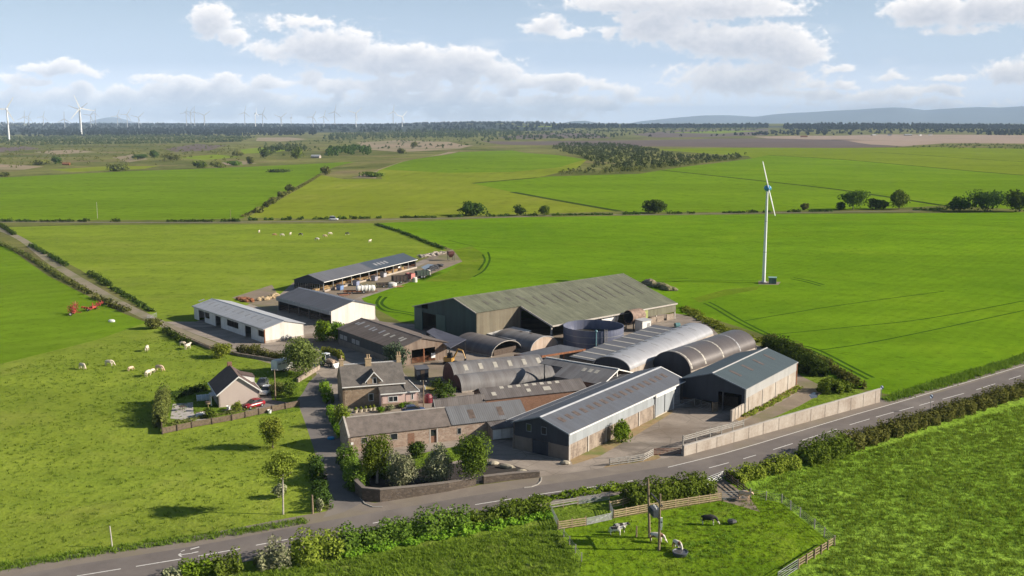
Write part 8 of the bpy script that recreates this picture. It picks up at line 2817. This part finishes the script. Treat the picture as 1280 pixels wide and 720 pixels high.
def fbm(X, Y, octv, seed, gain=0.5, billow=False):
    out = 0
    amp = 1.0
    tot = 0
    for k in range(octv):
        n = lat_noise(X * 2 ** k, Y * 2 ** k, seed + k)
        if billow:
            n = 1 - 2 * np.abs(n)
            n = -n + 0.35
            n = -n
        out = out + amp * n
        tot += amp
        amp *= gain
    return out / tot


_g = np.random.default_rng(77)
for _k in range(60):
    _u = _g.uniform(-300, 800)
    CL.append((_u, _g.uniform(98, 143), _g.uniform(12, 30), _g.uniform(7, 13), _g.uniform(3.5, 6), _g.uniform(0.6, 1.0)))
for _k in range(16):
    CL.append((_g.uniform(1000, 1600), _g.uniform(85, 125), _g.uniform(12, 28), _g.uniform(5, 9), _g.uniform(3, 5), _g.uniform(0.4, 0.7)))
# the cumulus field, computed once: columns are bearings, rows heights over the horizon
U0, U1, V0, V1 = -420.0, 1700.0, -150.0, 158.0
NX, NY = 2400, 700
uu, vv = np.meshgrid(np.linspace(U0, U1, NX), np.linspace(V1, V0, NY))
wx = fbm(uu / 42, vv / 26, 4, 21) * 15
wy = fbm(uu / 42, vv / 26, 4, 51) * 8
QU, QV = uu + wx, vv + wy
best = np.full(uu.shape, -3.0)
for cu, cv, hw, hu, hd, wt in CL:
    dx = (QU - cu) / hw
    dz = (cv - QV)
    z_ = np.where(dz > 0, dz / hu, dz / hd)
    k_ = (1 - np.sqrt(dx * dx + z_ * z_)) * wt
    hh_ = np.clip(0.5 + 0.5 * (k_ - best) / 0.22, 0, 1)
    best = best * (1 - hh_) + k_ * hh_ + 0.22 * hh_ * (1 - hh_)
bil = fbm(uu / 30, vv / 21, 5, 81, 0.55, True)
fine = fbm(uu / 9, vv / 6, 4, 121, 0.55)
den = best + 0.42 * bil + 0.22 * fine + 0.06
wisp = np.clip(fbm(uu / 90, vv / 22, 6, 161, 0.6) + 0.05 + best * 0.35, 0, 1)
alpha = np.clip((den + 0.1) / 0.46, 0, 1)
alpha = alpha * alpha * (3 - 2 * alpha)
# light reaching each spot from the upper right, through the cloud
dd = np.clip(den + 0.08, 0, 0.9)
tau = np.zeros_like(dd)
sx, sy = NX / (U1 - U0), NY / (V1 - V0)
for k in range(1, 15):
    ox, oy = int(k * 1.3 * sx), int(k * 1.9 * sy)
    sh_ = np.zeros_like(dd)
    sh_[:NY - oy, :NX - ox] = dd[oy:, ox:]
    tau += sh_ * (1 - k / 18)
lit = np.exp(-tau * 0.3)
core = np.clip(dd / 0.5, 0, 1)
lum = 0.12 + 0.9 * lit + 0.16 * bil + 0.1 * fine
lum = np.clip(lum, 0, 1.1)
lum = lum * (0.5 + 0.5 * core) + 0.5 * (1 - core) * 0.85
near_h = np.clip((156 - vv) / 70, 0, 1)[..., None]
lo, hi = np.array([0.43, 0.475, 0.57]), np.array([1.1, 1.05, 1.01])
rgb = lo + (hi - lo) * np.clip(lum, 0, 1)[..., None]
hz_c = np.array([0.79, 0.8, 0.83])
rgb = np.clip(hz_c + (rgb - hz_c) * (1.0 + 0.55 * (1 - near_h)), 0, 1.3)
alpha = np.maximum(alpha * 0.97, wisp * 0.35)
edge = np.clip((uu - U0) / 120, 0, 1) * np.clip((U1 - uu) / 120, 0, 1) * np.clip((vv - V0) / 90, 0, 1)
alpha = alpha * edge
img = bpy.data.images.new('cumulus_field', NX, NY, alpha=True, float_buffer=True)
img.colorspace_settings.name = 'Non-Color'
img.alpha_mode = 'CHANNEL_PACKED'
img.pixels.foreach_set(np.concatenate([rgb, alpha[..., None]], axis=2).astype(np.float32).ravel())
img.update()
img.pack()

tc = t.n('ShaderNodeTexCoord')
sp = t.n('ShaderNodeSeparateXYZ')
t.l(tc.outputs['Generated'], sp.inputs[0])
ay = t.m('MAXIMUM', t.m('ABSOLUTE', sp.outputs[1]), 0.05)
px_ = t.m('DIVIDE', sp.outputs[0], ay)
pz_ = t.m('DIVIDE', sp.outputs[2], ay)
# P = (x/|y|, z/|y|): the field stands to the north, mirrored to the south
cb = t.n('ShaderNodeCombineXYZ')
t.l(t.m('DIVIDE', t.m('SUBTRACT', t.m('ADD', t.m('MULTIPLY', px_, FOC * 0.995), 640), U0), U1 - U0), cb.inputs[0])
t.l(t.m('DIVIDE', t.m('SUBTRACT', t.m('MULTIPLY', pz_, FOC * 1.02), 156 - V1), V1 - V0), cb.inputs[1])
it = t.n('ShaderNodeTexImage', image=img, extension='CLIP', interpolation='Cubic')
t.l(cb.outputs[0], it.inputs[0])
CLOUD_GAIN = 1.0
sky_s = t.vm('SCALE', sky.outputs[0], scale=SKY_STRENGTH)
veil = t.mapr(pz_, 0.0, 0.22, 0.85, 0.0)
sky_s = t.mix(veil, sky_s, SKY_VEIL + (1,))
low = t.mapr(pz_, -0.01, 0.06, 0.85, 0.0)
sky_s = t.mix(low, sky_s, (0.8, 0.83, 0.88, 1))
cl_s = t.vm('SCALE', it.outputs[0], scale=CLOUD_LUM)
t.l(t.mix(it.outputs[1], sky_s, cl_s), bg.inputs[0])
bg.inputs[1].default_value = 1.0

sun = bpy.data.lights.new('sun', 'SUN')
sun.energy = 5.0
sun.angle = R(0.53)
sun.color = (1.0, 0.9, 0.76)
so = link(bpy.data.objects.new('sun', sun))
so.rotation_euler = (-SUN_DIR).to_track_quat('-Z', 'Y').to_euler()

cam = bpy.data.cameras.new('camera')
cam.sensor_width = 36.0
cam.lens = 36.0 * FOC / 1280.0
cam.clip_start = 0.5
cam.clip_end = 120000
co = link(bpy.data.objects.new('camera', cam))
co.location = (0, 0, CAM_H)
co.rotation_euler = (PI / 2 - PITCH, 0, 0)
SC.camera = co

SC.view_settings.view_transform = 'Standard'
SC.view_settings.look = 'None'
SC.view_settings.exposure = 0.85
SC.view_settings.gamma = 1.0
SC.view_settings.use_curve_mapping = False
SC.render.engine = 'CYCLES'
SC.cycles.use_denoising = True
SC.cycles.max_bounces = 6
SC.cycles.diffuse_bounces = 3
SC.cycles.glossy_bounces = 2
SC.cycles.transmission_bounces = 3
SC.cycles.volume_bounces = 2
SC.cycles.use_adaptive_sampling = True
SC.cycles.adaptive_threshold = 0.015
